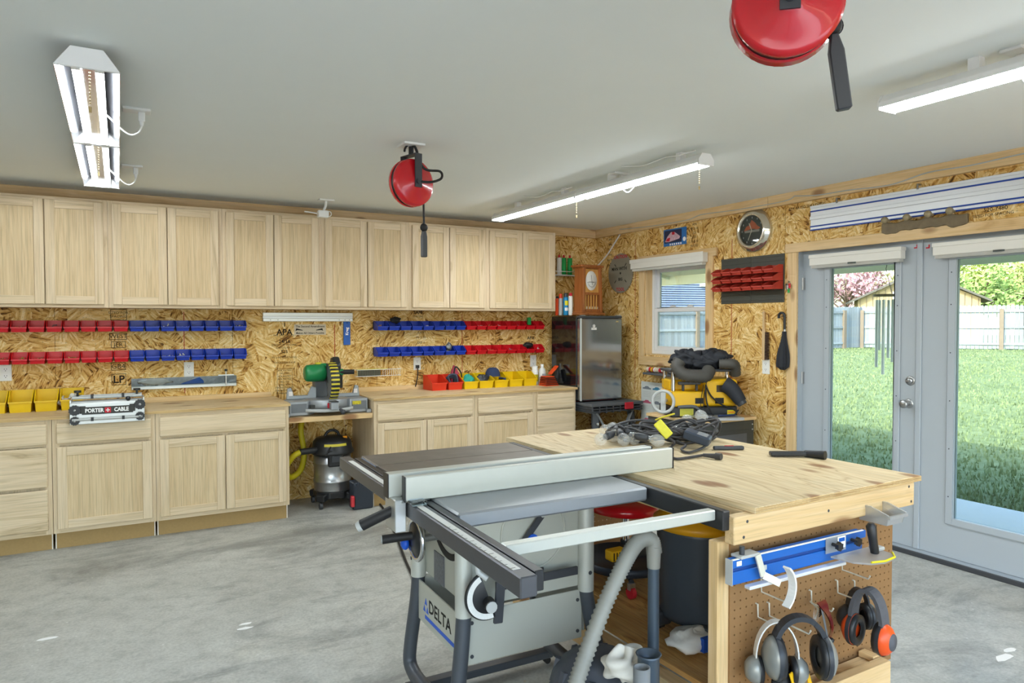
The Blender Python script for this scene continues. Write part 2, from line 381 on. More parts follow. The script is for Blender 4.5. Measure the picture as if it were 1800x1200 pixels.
m = MB().box(-9, -8.04, 0, -8.5, -7.9, HC).box(-.45, -8.04, 0, .14, -7.9, HC).box(-8.5, -8.04, 2.38, -.45, -7.9, HC)
S(m.build('wall_front', 'drywall'), 'front garage wall behind the camera, open overhead doorway widened for daylight')  # unseen opening, widened and brought nearer so more daylight fills the room
# house shell outside
m = MB()
for (a, b, c, d) in minus(minus([(-8.04, .6, -.2, 2.75)], WIN), DOOR): m.box(.141, a, c, .165, b, d)
S(m.build('wall_outside', 'drywall'), 'exterior cladding of the garage side')
m = MB()
m.add([(.45, -10.2, 2.66), (.45, .8, 2.66), (-4.5, .8, 4.6), (-4.5, -10.2, 4.6), (.45, -10.2, 2.80), (.45, .8, 2.80), (-4.5, .8, 4.74), (-4.5, -10.2, 4.74)],
      [(0,1,2,3),(4,7,6,5),(0,4,5,1),(1,5,6,2),(2,6,7,3),(3,7,4,0)])
m.add([(-9.45, -10.2, 2.66), (-9.45, .8, 2.66), (-4.5, .8, 4.6), (-4.5, -10.2, 4.6), (-9.45, -10.2, 2.80), (-9.45, .8, 2.80), (-4.5, .8, 4.74), (-4.5, -10.2, 4.74)],
      [(0,3,2,1),(4,5,6,7),(0,1,5,4),(1,2,6,5),(2,3,7,6),(3,0,4,7)])
plain('shingle', '5a5852', .9, var=.2, vs=25); plain('soffit', 'b9b79a', .6, var=.02); plain('fascia', 'd8dcc0', .5, var=.02)
S(m.build('roof', 'shingle'), 'shingled gable roof over the garage, unseen, added for its shadow')  # out of view; added only for the shadow the house casts
pr = thing('porch_roof', 'low porch roof with beige ribbed soffit outside window and doors', 'porch roof', (1.1, -3, 2.2), kind='structure')
def slab(x0, z0, x1, z1, y0, y1, t):
    return MB().add([(x0,y0,z0),(x0,y1,z0),(x1,y1,z1),(x1,y0,z1),(x0,y0,z0+t),(x0,y1,z0+t),(x1,y1,z1+t),(x1,y0,z1+t)],
        [(0,1,2,3),(4,7,6,5),(0,4,5,1),(1,5,6,2),(2,6,7,3),(3,7,4,0)])
slab(.17, 2.56, 2.12, 2.13, -8, 4.6, .09).build('soffit', 'soffit', pr)
for i in range(9):
    y = -7.5+i*1.45; slab(.17, 2.515, 2.1, 2.09, y, y+.05, .045).build('rafter', 'fascia', pr)
MB().box(2.1, -8, 2.015, 2.14, 4.6, 2.26).build('fascia_board', 'fascia', pr)
S(MB().box(.15, -9, -.16, 1.95, 4.6, -.04).build('patio_slab', plain('patio', 'c4c6c6', .85, var=.06, vs=9)), 'pale broom-finished concrete patio slab')
S(MB().box(-12, -22, -.2, 3, -8.05, -.02).build('driveway', 'patio'), 'concrete driveway outside the open garage doorway')
# ceiling-line boards and casings
T = lambda n, m, mt, lab: S(m.build('trim_%d' % n, mt, bevel=.002), lab)
T(1, MB().box(-9, -.038, HC-.085, -.0385, 0, HC), 'pine_x', 'pine board along the top of the back wall')
T(2, MB().box(-.038, -2.30, HC-.085, 0, 0, HC), 'pine_y', 'pine board along the top of the right wall, far piece')
T(3, MB().box(-.038, -9, HC-.085, 0, -2.303, HC), 'pine_y', 'pine board along the top of the right wall, near piece')
T(4, MB().box(-.02, WIN[1], WIN[2]-.01, 0, WIN[1]+.075, 2.08), 'pine_z', 'left pine casing board of the window')
T(5, MB().box(-.02, WIN[0]-.085, WIN[2]-.01, 0, WIN[0], 2.08), 'pine_z', 'right pine casing board of the window')
T(6, MB().box(-.022, WIN[0]-.125, 2.08, 0, WIN[1]+.09, 2.15), 'pine_y', 'top pine casing board of the window')
T(7, MB().box(-.022, WIN[0]-.085, WIN[2]-.095, 0, WIN[1]+.075, WIN[2]-.011), 'pine_y', 'bottom pine casing board of the window')
T(8, MB().box(-.02, DOOR[1], 0, 0, DOOR[1]+.085, 2.035), 'pine_z', 'left pine casing board of the french doors')
T(9, MB().box(-.022, -4.55, 2.036, 0, DOOR[1]+.105, 2.105), 'pine_y', 'head pine casing board over the french doors')
# window
w = thing('window_1', 'white vinyl double-hung window in the right wall', 'window', (.1, -1.2, WIN[2]), kind='structure')
y0, y1, z0, z1 = WIN
m = MB().box(.0, y0, z0, .14, y0+.012, z1).box(.0, y1-.012, z0, .14, y1, z1).box(.0, y0, z1-.012, .14, y1, z1).box(0, y0, z0, .14, y1, z0+.012)
m.build('jamb', 'pine_z', w)
def frame(m, x0, x1, a, b, c, d, t, mi=0):
    m.box(x0, a, c, x1, a+t, d, mi).box(x0, b-t, c, x1, b, d, mi).box(x0, a+t, c, x1, b-t, c+t, mi).box(x0, a+t, d-t, x1, b-t, d, mi); return m
frame(MB(), .075, .14, y0+.013, y1-.013, z0+.013, z1-.013, .034).build('frame', 'vinyl', w, .003)
zm = 1.63
us = frame(MB(), .108, .135, y0+.048, y1-.048, zm-.02, z1-.048, .035).build('upper_sash', 'vinyl', w, .003)
MB().box(.119, y0+.083, zm+.015, .123, y1-.083, z1-.083).build('pane', 'pane_glass', us)
ls = frame(MB(), .078, .106, y0+.048, y1-.048, z0+.048, zm+.02, .04).build('lower_sash', 'vinyl', w, .003)
MB().box(.090, y0+.088, z0+.088, .094, y1-.088, zm-.02).build('pane', 'pane_glass', ls)
for yy in (-1.10, -1.33):
    MB().prism([(-.045, 0), (.045, 0), (.02, .02), (-.02, .02)], -.012, .012, 0, FR((.085, yy, zm+.02), (0,1,0), (0,0,1))).build('sash_lock', 'vinyl', w, .003)
bl = thing('window_blind', 'white raised blind with valance across the window head', 'blind', (-.05, -1.17, 2.03))
MB().box(-.085, -1.655, 2.03, -.023, -.675, 2.115).build('valance', 'blind_white', bl, .004)
MB().box(-.09, -1.66, 2.085, -.0855, -.67, 2.12).build('valance_lip', 'blind_white', bl)
for k in range(4): MB().box(-.075, -1.64, 2.024-.005*k, -.03, -.69, 2.0275-.005*k).build('slat', 'blind_white', bl)
# french doors
XD = .055
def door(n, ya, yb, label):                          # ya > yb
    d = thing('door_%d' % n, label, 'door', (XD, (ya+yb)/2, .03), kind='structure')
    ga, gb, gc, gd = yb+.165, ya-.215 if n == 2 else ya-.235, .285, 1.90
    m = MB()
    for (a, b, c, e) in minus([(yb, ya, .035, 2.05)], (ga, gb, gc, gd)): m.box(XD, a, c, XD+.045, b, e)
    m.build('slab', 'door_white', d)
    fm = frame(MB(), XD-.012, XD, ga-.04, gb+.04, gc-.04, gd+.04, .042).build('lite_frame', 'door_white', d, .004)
    for z in (.42, .72, 1.02, 1.32, 1.62, 1.82):
        for y in (ga-.02, gb+.02): MB().cyl((XD-.013, y, z), (XD-.0115, y, z), .004, n=8).build('screw', 'dark_grey', fm)
    MB().box(XD+.018, ga, gc, XD+.026, gb, gd).build('pane', 'pane_glass', d)
    return d, ga, gb
DS = -3.455
d1, g1a, g1b = door(1, -2.556, DS+.002, 'white glazed french door with knob, left leaf')
d2, g2a, g2b = door(2, DS-.002, -4.39, 'white glazed french door, right leaf cut by the picture edge')
MB().box(XD-.012, DS-.014, .035, XD, DS+.022, 2.05).build('astragal', 'door_white', d1, .003)
for z in (1.80, 1.09, .3):
    MB().box(XD-.006, -2.580, z-.045, XD+.004, -2.561, z+.045).cyl((XD-.008, -2.562, z-.045), (XD-.008, -2.562, z+.045), .006, n=8).build('hinge', 'steel', d1)
def knobs(y, z, kn):
    M = FR((XD, y, z), (0,-1,0), z=(-1,0,0))
    m = MB().lathe([(0.0, .006), (.022, .006), (.030, .003), (.032, 0)], 20, 0, M)
    if kn: m.lathe([(.012, .004), (.012, .03), (.026, .042), (.028, .058), (.022, .066), (.0, .066)], 20, 0, M)
    else: m.lathe([(.0, .02), (.018, .02), (.022, .006)], 20, 0, M).bc((0,0,.026), (.03,.008,.014), 0, M)
    m.build('knob' if kn else 'deadbolt', 'steel', d1)
p = U(1600, 669, 0, XD); knobs(p.y, p.z, False); p = U(1597, 709, 0, XD); knobs(p.y, p.z, True)
for nm, u in (('sticker', 1608), ('sticker', 1629)):
    p = U(u, 433, 0, XD-.013); d = d1 if u < 1620 else d2
    MB().box(XD-.0016, p.y-.012, p.z-.012, XD-.0002, p.y-.004, p.z+.012).box(XD-.0016, p.y-.004, p.z-.012, XD-.0002, p.y+.012, p.z-.004).build(nm, 'print_red', d)
S(MB().box(-.012, DOOR[0], 0, .14, DOOR[1], .03).build('door_threshold', 'dark_grey', bevel=.004), 'dark threshold strip under the french doors')
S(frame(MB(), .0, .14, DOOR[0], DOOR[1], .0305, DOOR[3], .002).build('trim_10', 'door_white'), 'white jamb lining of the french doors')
def blind(y0, y1, label):
    b = thing('door_blind', label, 'blind', (.02, (y0+y1)/2, 1.925), group=None)
    MB().box(-.015, y0, 1.925, XD-.013, y1, 1.985).build('headrail', 'blind_white', b, .004)
    MB().box(-.019, y0-.004, 1.978, XD-.013, y1+.004, 2.004).build('valance', 'blind_white', b, .003)
    for k in range(5): MB().box(-.008, y0+.01, 1.9215-.0035*k, XD-.018, y1-.01, 1.9235-.0035*k).build('slat', 'blind_white', b)
    MB().box(-.021, (y0+y1)/2-.03, 1.918, -.015, (y0+y1)/2+.03, 1.93).build('clip', 'clear_plastic', b)
blind(-3.36, -2.665, 'white raised blind on the left french door')
blind(-4.33, -3.565, 'white raised blind on the right french door')
# prints on the boards
for k, (u, v0, v1) in enumerate(((323, 548, 690), (588, 570, 640), (812, 552, 660))):
    a = U(u, v0, 1, 0); b = U(u, v1, 1, 0); MB().box(a.x-.003, -.0006, b.z, a.x+.003, 0, a.z).build('chalk_line', 'red_line', wb)
for u in (1117, 1287):
    a = U(u, 420, 0, 0); b = U(u, 690, 0, 0); MB().box(-.0006, a.y-.003, b.z, 0, a.y+.003, a.z).build('chalk_line', 'red_line', wr)
def stampB(body, u, v, hpx, parent=wb, bold=.0, sx=1.0):
    p = U(u, v, 1, 0); text('board_stamp', body, hpx/215, FRONT((p.x, -.0006, p.z)), 'stamp_ink', parent, .0003, bold, sx)
def stampR(body, u, v, hpx, sx=1.0):
    p = U(u, v, 0, 0); text('board_stamp', body, hpx/205, RIGHT((-.0006, p.y, p.z)), 'stamp_ink', wr, .0003, .0, sx)
def ring(u0, v0, u1, v1, t=.004):
    a = U(u0, v0, 1, 0); b = U(u1, v1, 1, 0); m = MB()
    for (x0, z0, x1, z1) in ((a.x, b.z, b.x, b.z+t), (a.x, a.z-t, b.x, a.z), (a.x, b.z, a.x+t, a.z), (b.x-t, b.z, b.x, a.z)): m.box(x0, -.0006, z0, x1, 0, z1)
    m.build('stamp_border', 'stamp_ink', wb)
ring(194, 543, 223, 563); stampB('SIZED FOR\nSPACING', 208, 553, 6); ring(192, 585, 223, 597); stampB('WEST', 208, 591, 10); ring(195, 600, 221, 611); stampB('JER', 208, 606, 10)
ring(195, 637, 221, 650); stampB('GB4', 208, 644, 11); ring(196, 657, 222, 676); stampB('LP', 209, 667, 17, bold=.002)
for bdy, v, h, b in (('EXP\n1', 566, 10, .001), ('APA', 584, 15, .0015), ('THE ENGINEERED\nWOOD', 592, 5, 0), ('24/16', 600, 9, .0008), ('SIZED FOR SPACING', 606, 5, 0), ('EXPOSURE 1', 611, 5, 0), ('525', 618, 8, .0005), ('PS 2-10 SHEATHING', 628, 5, 0), ('THICKNESS 0.418', 637, 5, 0)):
    stampB(bdy, 500, v, h, bold=b)
ring(487, 648, 514, 690, .002)
for k in range(9): stampB(rnd.choice(['WALL SHEATHING', 'STRENGTH AXIS', 'SPAN RATING', 'APA RATED', 'MILL 525']), 500, 651+k*5, 4.5)
ring(503, 740, 515, 752); stampB('LP', 512, 800, 14, bold=.001)
for k in range(12): stampB(rnd.choice(['APA', '24/16', 'WALL-16', '0.418', 'EXP 1', 'PS 2-10']), 740, 584+k*9, 6.5)
stampB('SAFE', 735, 549, 9, bold=.001); stampB('THIS SIDE', 735, 556, 5)
for k, b in enumerate(('APA', 'APA')): stampB(b, (933, 930)[k], (594, 600)[k], (10, 1)[k], bold=.0008)
for k in range(6): stampR(rnd.choice(['APA', 'RATED', '24/16', '525', 'PS 2-10']), 1221, 394+k*7.5, 6)
for k in range(7): stampR(rnd.choice(['APA', 'RATED', '24/16', '525']), 1073, 421+k*9, 6)
stampR('APA RATED SHEATHING', 1418, 363, 6); stampR('520-7480', 1750, 367, 7); stampR('SIZED FOR SPACING', 1745, 377, 5); stampR('520', 1735, 290, 8)
# ------------------------------------------------------------------ outdoors
def tint(name):
    """each board of this wood gets its own shade"""
    m = MT[name]; n = m.node_tree.nodes; l = m.node_tree.links; b = n['Principled BSDF']; src = b.inputs['Base Color'].links[0].from_socket
    oi = n.new('ShaderNodeObjectInfo'); l.new(_mix(n, l, .75, src, _ramp(n, l, oi.outputs['Random'], [(0, .6), (1, 1.15)]), 'MULTIPLY'), b.inputs['Base Color'])
def gz(x, y): return -.08 + .43*max(0, min(1, (math.hypot(x-2, y+2)-2)/27))
N = 40; vs = []; fs = []
for i in range(N+1):
    for j in range(N+1):
        x = 1.95+(j/N)**1.5*60; y = -25+70*i/N; vs.append((x, y, gz(x, y)+.01*rnd.random()))
for i in range(N):
    for j in range(N): a = i*(N+1)+j; fs.append((a, a+1, a+N+2, a+N+1))
lw = S(MB().add(vs, fs, 0, True).build('lawn', 'grass'), 'bright green lawn outside the doors'); 
m = MB(); gb = []; gf = []
plain('grass_blade', '72815c', .8, spec=.15, var=.35, vs=2)
dirs = [(.55, 1.0)]
for k in range(15000):
    t = 5.5+28*rnd.random()**1.7; a = (1430+400*rnd.random()-900)/FPX
    P = CAM + (_f+_R*a)*t; x, y = P.x, P.y
    if x < 2.0: continue
    z = gz(x, y)-.01; h = .035+.05*rnd.random(); w_ = (.006+.004*rnd.random())*(1+t/9); an = rnd.random()*6.28; lx, ly = (rnd.random()-.5)*.05, (rnd.random()-.5)*.05
    o = len(gb); gb += [(x-w_*cos(an), y-w_*sin(an), z), (x+w_*cos(an), y+w_*sin(an), z), (x+lx, y+ly, z+h)]; gf.append((o, o+1, o+2))
tag(MB().add(gb, gf).build('grass_blades', 'grass_blade'), 'short green grass blades covering the lawn', 'grass', kind='stuff')
plain('fence_wood', '8a9299', .85, var=.16, vs=5); tint('fence_wood'); plain('fence_post', '75695c', .85, var=.15, vs=5); plain('tan_wood', 'b9a47c', .85, var=.08, vs=2); tint('tan_wood')
pk = {}
def fence(x0, y0, x1, y1, h, label, wood_, rails=(.25, .95, 1.62), post=2.6, flip=1, pw=.135, posts=True, pmat='fence_post'):
    L = math.hypot(x1-x0, y1-y0); dx, dy = (x1-x0)/L, (y1-y0)/L; f = thing('fence', label, 'fence', (x0, y0, gz(x0, y0)), math.atan2(dy, dx))
    if (h, wood_) not in pk:
        pk[(h, wood_)] = MB().prism([(-pw/2, 0), (pw/2, 0), (pw/2, h-.05), (pw/4, h), (-pw/4, h), (-pw/2, h-.05)], -.01, .01, 0, FR((0, 0, 0), (1,0,0), (0,0,1))).build('picket', wood_).data
        bpy.data.objects.remove([o for o in bpy.data.objects if o.data == pk[(h, wood_)]][0])
    n = int(L/(pw+.018))
    for i in range(n):
        o = bpy.data.objects.new('picket', pk[(h, wood_)]); COL.objects.link(o); o.parent = f
        s = (i+.5)*(pw+.018); o.location = (s, .03*flip, gz(x0+dx*s, y0+dy*s)-gz(x0, y0)+.03+.02*rnd.random())
    np_ = int(L/post)+1
    for i in range(np_):
        s = min(L, i*post); zz = gz(x0+dx*s, y0+dy*s)-gz(x0, y0)
        if posts: MB().box(s-.07, -.09*flip, zz-.2, s+.07, .02*flip, zz+h-.12).build('post', pmat, f, world=False)
        if i < np_-1:
            s2 = s+post
            z2 = gz(x0+dx*s2, y0+dy*s2)-gz(x0, y0)
            for r in rails: MB().bar((s, -.005*flip, zz+r), (s2, -.005*flip, z2+r), .04, .09).build('rail', wood_, f, world=False)
    return f
fence(13.6, 15.6, 25.1, 13.85, 1.83, 'weathered white picket fence panels seen through the window and left door', 'fence_wood', flip=1)
fence(24.75, 13.75, 30.2, 5.6, 1.83, 'weathered white picket fence seen through the right door', 'fence_wood', flip=1)
fence(25.2, 22.2, 33, 23.4, 2.9, 'tan board fence behind the white fence', 'tan_wood', rails=(.4, 1.3, 2.2), posts=False)
# neighbouring buildings
P = CAM+(_f+_R*((1190-900)/FPX))*37
hs = thing('neighbour_house', 'pale blue sided neighbour house seen through the window', 'house', (P.x, P.y, .2), -.25)
plain('siding', '8492b0', .7, var=.03, vs=.6); plain('house_trim', 'eef0f0', .6)
MB().box(-5, .03, 0, 4.5, 7, 5).build('wall', 'siding', hs, world=False)
m = MB()
for k in range(42): m.add([(-5, -.07, .118*k), (4.5, -.07, .118*k), (4.5, .03, .118*k+.118), (-5, .03, .118*k+.118)], [(0,1,2,3)]); m.add([(-5, -.07, .118*k), (4.5, -.07, .118*k), (4.5, .03, .118*k), (-5, .03, .118*k)], [(0,3,2,1)])
tag(m.build('lap_siding', 'siding', hs, world=False), kind='stuff')
MB().box(1.3, -.2, 3.2, 1.8, 0, 3.4).build('vent_hood', 'house_trim', hs, world=False)
MB().box(-5.4, -.5, 4.98, 4.9, 7.4, 5.2).build('roof_edge', 'house_trim', hs, world=False)
P = CAM+(_f+_R*((1612-900)/FPX))*38
sh = thing('garden_shed', 'tan board shed with a gable roof behind the fence', 'shed', (P.x, P.y, .3), -.9)
MB().prism([(-2.0, 0), (2.2, 0), (2.2, 2.1), (.9, 3.3), (-2.0, 2.1)], -.05, 3, 0, FR((0,0,0), (1,0,0), z=(0,1,0))).build('wall', 'tan_wood', sh, world=False) if False else None
MB().prism([(-2.9, 0), (2.9, 0), (2.9, 2.45), (0, 3.85), (-2.9, 2.45)], -3, 0, 0, FR((0,0,0), (1,0,0), (0,0,1))).build('wall', 'tan_wood', sh, world=False)
for k in range(19): MB().box(-2.8+.31*k, -.035, 0, -2.78+.31*k, 0, 2.4+1.3*(1-abs(-2.79+.31*k)/2.9)).build('batten', 'fence_post', sh, world=False)
for s in (-1, 1): MB().bar((s*3.35, 1.4, 2.30), (0, 1.4, 3.95), 3.5, .1, up=(0,0,1)).build('roof_slope', 'shingle', sh, world=False)
MB().box(-1.2, -.05, 2.45, -.7, -.001, 2.85).build('gable_window', 'house_trim', sh, world=False)
P = CAM+(_f+_R*((1672-900)/FPX))*52
h2 = thing('distant_house', 'grey hip-roofed house beyond the fence behind the right door', 'house', (P.x, P.y, .3), -.9)
MB().box(-5, 0, 0, 1.0, 6, 2.3).build('wall', 'tan_wood', h2, world=False)
MB().add([(-5.5, -.5, 2.3), (1.5, -.5, 2.3), (1.5, 6.5, 2.3), (-5.5, 6.5, 2.3), (-3, 3, 4.2), (-1.2, 3, 4.2)], [(0,1,5,4), (1,2,5), (2,3,4,5), (3,0,4), (0,3,2,1)]).build('roof', 'shingle', h2, world=False)
# trees beyond the fence
plain('bark', '6b5a4c', .9, var=.2, vs=9)
def tree(u, dist, label, col, hgt, rad, n, leaf, bare=0, z0=.3, trunk=True):
    P = CAM+(_f+_R*((u-900)/FPX))*dist; t = thing('tree', label, 'tree', (P.x, P.y, z0), rnd.random()*6)
    mt = 'leaf_'+col
    if mt not in MT: plain(mt, col, .8, var=.3, vs=1.5)
    R = random.Random(int(u)); m = MB().tube([(0,0,-.2), (.05,0,hgt*.3), (0,.1,hgt*.55)], [.16, .12, .07], 7)
    tips = []
    for k in range(26):
        a = R.random()*6.28; z = hgt*(.3+.3*R.random()); e = Vector((cos(a)*rad*(.5+.5*R.random()), sin(a)*rad*(.5+.5*R.random()), z+hgt*(.12+.35*R.random())))
        md = Vector((e.x*.45, e.y*.45, z+(e.z-z)*.35+.15)); m.tube([(0,0,z), md, e], [.06, .035, .012], 5); tips += [md.lerp(e, .4), md.lerp(e, .7), e]
        for q in range(bare):
            s = md.lerp(e, R.random()); m.tube([s, s+Vector((R.uniform(-.6,.6), R.uniform(-.6,.6), R.uniform(.1,.9)))], [.018, .006], 4)
    m.build('trunk', 'bark', t, world=False)
    lv = []; lf = []
    for k in range(n):
        c = R.choice(tips)+Vector((R.gauss(0, rad*.17), R.gauss(0, rad*.17), R.gauss(0, rad*.17))); s = leaf*(.6+.8*R.random())
        a = Vector((R.gauss(0,1), R.gauss(0,1), R.gauss(0,1))).normalized(); b = a.orthogonal().normalized()
        o = len(lv); lv += [c-a*s, c+b*s*.55, c+a*s, c-b*s*.55]; lf.append((o, o+1, o+2, o+3))
    tag(MB().add(lv, lf).build('foliage', mt, t, world=False), kind='stuff')
tree(1487, 44, 'pink-leaved tree behind the tan fence', 'b08890', 5.0, 2.6, 1500, .13, 3)
tree(1545, 62, 'pale olive tree behind the shed', 'b4b282', 6.8, 3.6, 1900, .16, 3)
tree(1448, 60, 'pale bare-branched tree left of the pink one', 'b9b29a', 6.4, 3.4, 1200, .13, 4)
tree(1715, 46, 'bushy green tree behind the white fence', '8aa35c', 4.8, 2.6, 2400, .15, 1)
tree(1760, 50, 'tall yellow-green tree at the right picture edge', 'a3b25e', 6.6, 3.0, 2200, .16, 2)
tree(1800, 48, 'light green tree behind the fence at the far right', 'b0bc70', 6.2, 2.8, 2000, .16, 1)
tree(1672, 66, 'thin grey-branched tree behind the distant house', 'b3aa9e', 6.6, 3.4, 900, .12, 5)
tree(1850, 52, 'dense green tree outside the right picture edge', '8ea85c', 6.0, 3.2, 1600, .16, 1)
# ------------------------------------------------------------------ ceiling lights, reels, plugs
def chain(m, p, L):
    for k in range(int(L/.012)): m.ball((p[0], p[1], p[2]-.012*k), .0035, 6, 4)
    return m.cyl((p[0], p[1], p[2]-L-.02), (p[0], p[1], p[2]-L), .005, n=6)
plain('reflector_grey', 'c8c8d0', .14, 1, var=0)
def tube_light(y0, y1, label):
    X = -4.55; t = thing('shop_light', label, 'ceiling light', (X, (y0+y1)/2, 2.40), group='twin-tube shop lights')
    MB().box(X-.05, y0+.01, 2.429, X+.05, y1-.01, 2.468).build('housing', 'white_paint', t, .004); MB().box(X-.049, y0+.015, 2.4265, X+.049, y1-.015, 2.4285).build('inner_reflector', 'reflector_grey', t)
    m = MB()
    for s in (-1, 1):
        m.add([(X+s*.05, y0+.01, 2.466), (X+s*.098, y0+.01, 2.40), (X+s*.098, y1-.01, 2.40), (X+s*.05, y1-.01, 2.466),
               (X+s*.05, y0+.01, 2.470), (X+s*.101, y0+.01, 2.40), (X+s*.101, y1-.01, 2.40), (X+s*.05, y1-.01, 2.470)],
              [(0,1,2,3), (4,7,6,5), (1,5,6,2), (0,4,5,1), (3,2,6,7)] if s > 0 else [(0,3,2,1), (4,5,6,7), (1,2,6,5), (0,1,5,4), (3,7,6,2)])
    m.build('reflector', 'reflector_grey', t)
    for yy in (y0, y1-.012):
        MB().prism([(-.102, 0), (.102, 0), (.05, .072), (-.05, .072)], 0, .012, 0, FR((X, yy+.012, 2.399), (1,0,0), (0,0,1))).build('end_plate', 'white_paint', t, .002)
    for s in (-1, 1): MB().cyl((X+s*.036, y0+.035, 2.412), (X+s*.036, y1-.035, 2.412), .0135, n=12).build('tube', 'tube_light', t)
    for s in (-1, 1):
        for yy in (y0+.022, y1-.022): MB().bc((X+s*.036, yy, 2.413), (.028, .02, .03)).build('lamp_holder', 'white_plastic', t)
    for yy in (y0+.12, y1-.12): MB().box(X-.03, yy-.015, 2.468, X+.03, yy+.015, HC).build('mount', 'white_paint', t)
    chain(MB(), (X+.006, y0+.03, 2.395), .12).build('pull_chain', plain('brass_chain', 'b8a070', .4, .6) if 'brass_chain' not in MT else 'brass_chain', t)
tube_light(-3.245, -2.035, 'bright twin-tube shop light on the left, nearer of the pair')
tube_light(-2.025, -.775, 'bright twin-tube shop light on the left, end by the cabinets')
def led_light(X, y0, y1, label, n=2):
    t = thing('led_shop_light', label, 'ceiling light', (X, (y0+y1)/2, 2.38), group='slim led shop lights')
    MB().prism([(-.055, 0), (.055, 0), (.055, .02), (.03, .052), (-.03, .052), (-.055, .02)], 0, y1-y0, 0, FR((X, y1, 2.392), (1,0,0), (0,0,1))).build('housing', 'white_paint', t, .002)
    MB().prism([(-.05, .004), (-.035, -.008), (.035, -.008), (.05, .004)], 0, y1-y0-.03, 0, FR((X, y1-.015, 2.388), (1,0,0), (0,0,1))).build('diffuser', 'led_light', t)
    for yy in (y0-.004, y1-.006): MB().prism([(-.057, -.01), (.057, -.01), (.057, .022), (.032, .055), (-.032, .055), (-.057, .022)], 0, .01, 0, FR((X, yy+.01, 2.391), (1,0,0), (0,0,1))).build('end_cap', 'white_plastic', t)
    for yy in (y0+.2, y1-.35): MB().box(X-.02, yy-.02, 2.444, X+.02, yy+.02, HC).build('mount', 'white_paint', t)
    chain(MB(), (X, y0+.05, 2.375), .10).build('pull_chain', 'brass_chain', t)
    m = MB().tube(spline([(X-.06, y0+.02, 2.46), (X-.075, y0+.15, 2.455), (X-.065, y0+.26, 2.47), (X-.08, y0+.4, 2.455), (X-.06, y0+.52, 2.47), (X-.1, y0+.62, HC-.004)], 5), .004, 6)
    m.build('power_cord', 'white_plastic', t)
led_light(-1.615, -3.235, -2.035, 'slim led shop light over the fridge corner, nearer of the joined pair')
led_light(-1.615, -2.025, -.785, 'slim led shop light over the fridge corner, end by the cabinets')
led_light(-1.675, -5.53, -4.32, 'slim led shop light at the upper right picture corner')
def ceil_plug(u, v, label, lx=.0):
    p = U(u, v, 2, HC); t = thing('ceiling_outlet', label, 'outlet', (p.x, p.y, HC))
    MB().bc((p.x, p.y, HC-.006), (.115, .075, .012)).build('plate', 'white_plastic', t, .003)
    MB().bc((p.x+.02, p.y, HC-.033), (.028, .026, .042)).cyl((p.x+.02, p.y, HC-.075), (p.x+.02, p.y, HC-.05), .008, .011, n=8).build('plug', 'white_plastic', t, .003)
    if lx:
        q = Vector((p.x+.02, p.y, HC-.075)); e = Vector((p.x+lx, p.y-.1, HC-.045))
        MB().tube(spline([q, q+Vector((lx*.12, -.01, -.035)), q+Vector((lx*.45, -.03, -.045)), e], 6), .004, 6).build('cord', 'white_plastic', t)
ceil_plug(240, 192, 'ceiling outlet with white plug beside the nearer left shop light', -.14)
ceil_plug(232, 291, 'ceiling outlet with white plug beside the far left shop light', -.13)
ceil_plug(1088, 304, 'ceiling outlet with white plug at the joint of the led lights', .1)
ceil_plug(1790, 88, 'ceiling outlet with white plug at the right picture edge', .08)
p = U(573, 351, 2, HC); t = thing('opener_outlet', 'white box hanging on a cord below a ceiling plate before the cabinets', 'outlet', (p.x, p.y, HC))
MB().bc((p.x, p.y, HC-.006), (.12, .08, .012)).build('plate', 'white_plastic', t, .003)
MB().tube([(p.x, p.y, HC-.01), (p.x-.003, p.y, HC-.05), (p.x-.02, p.y, HC-.09)], .01, 8).build('cord', 'white_plastic', t)
MB().bc((p.x-.025, p.y, HC-.115), (.085, .05, .055)).build('socket_box', 'white_plastic', t, .006)
MB().tube(spline([(p.x-.06, p.y, HC-.115), (p.x-.12, p.y+.02, HC-.105), (p.x-.16, p.y+.04, HC-.10)], 4), .005, 6).tube(arc((p.x+.022, p.y, HC-.11), .02, -1.6, 1.6, 8), .004, 6).build('flex', 'white_plastic', t)
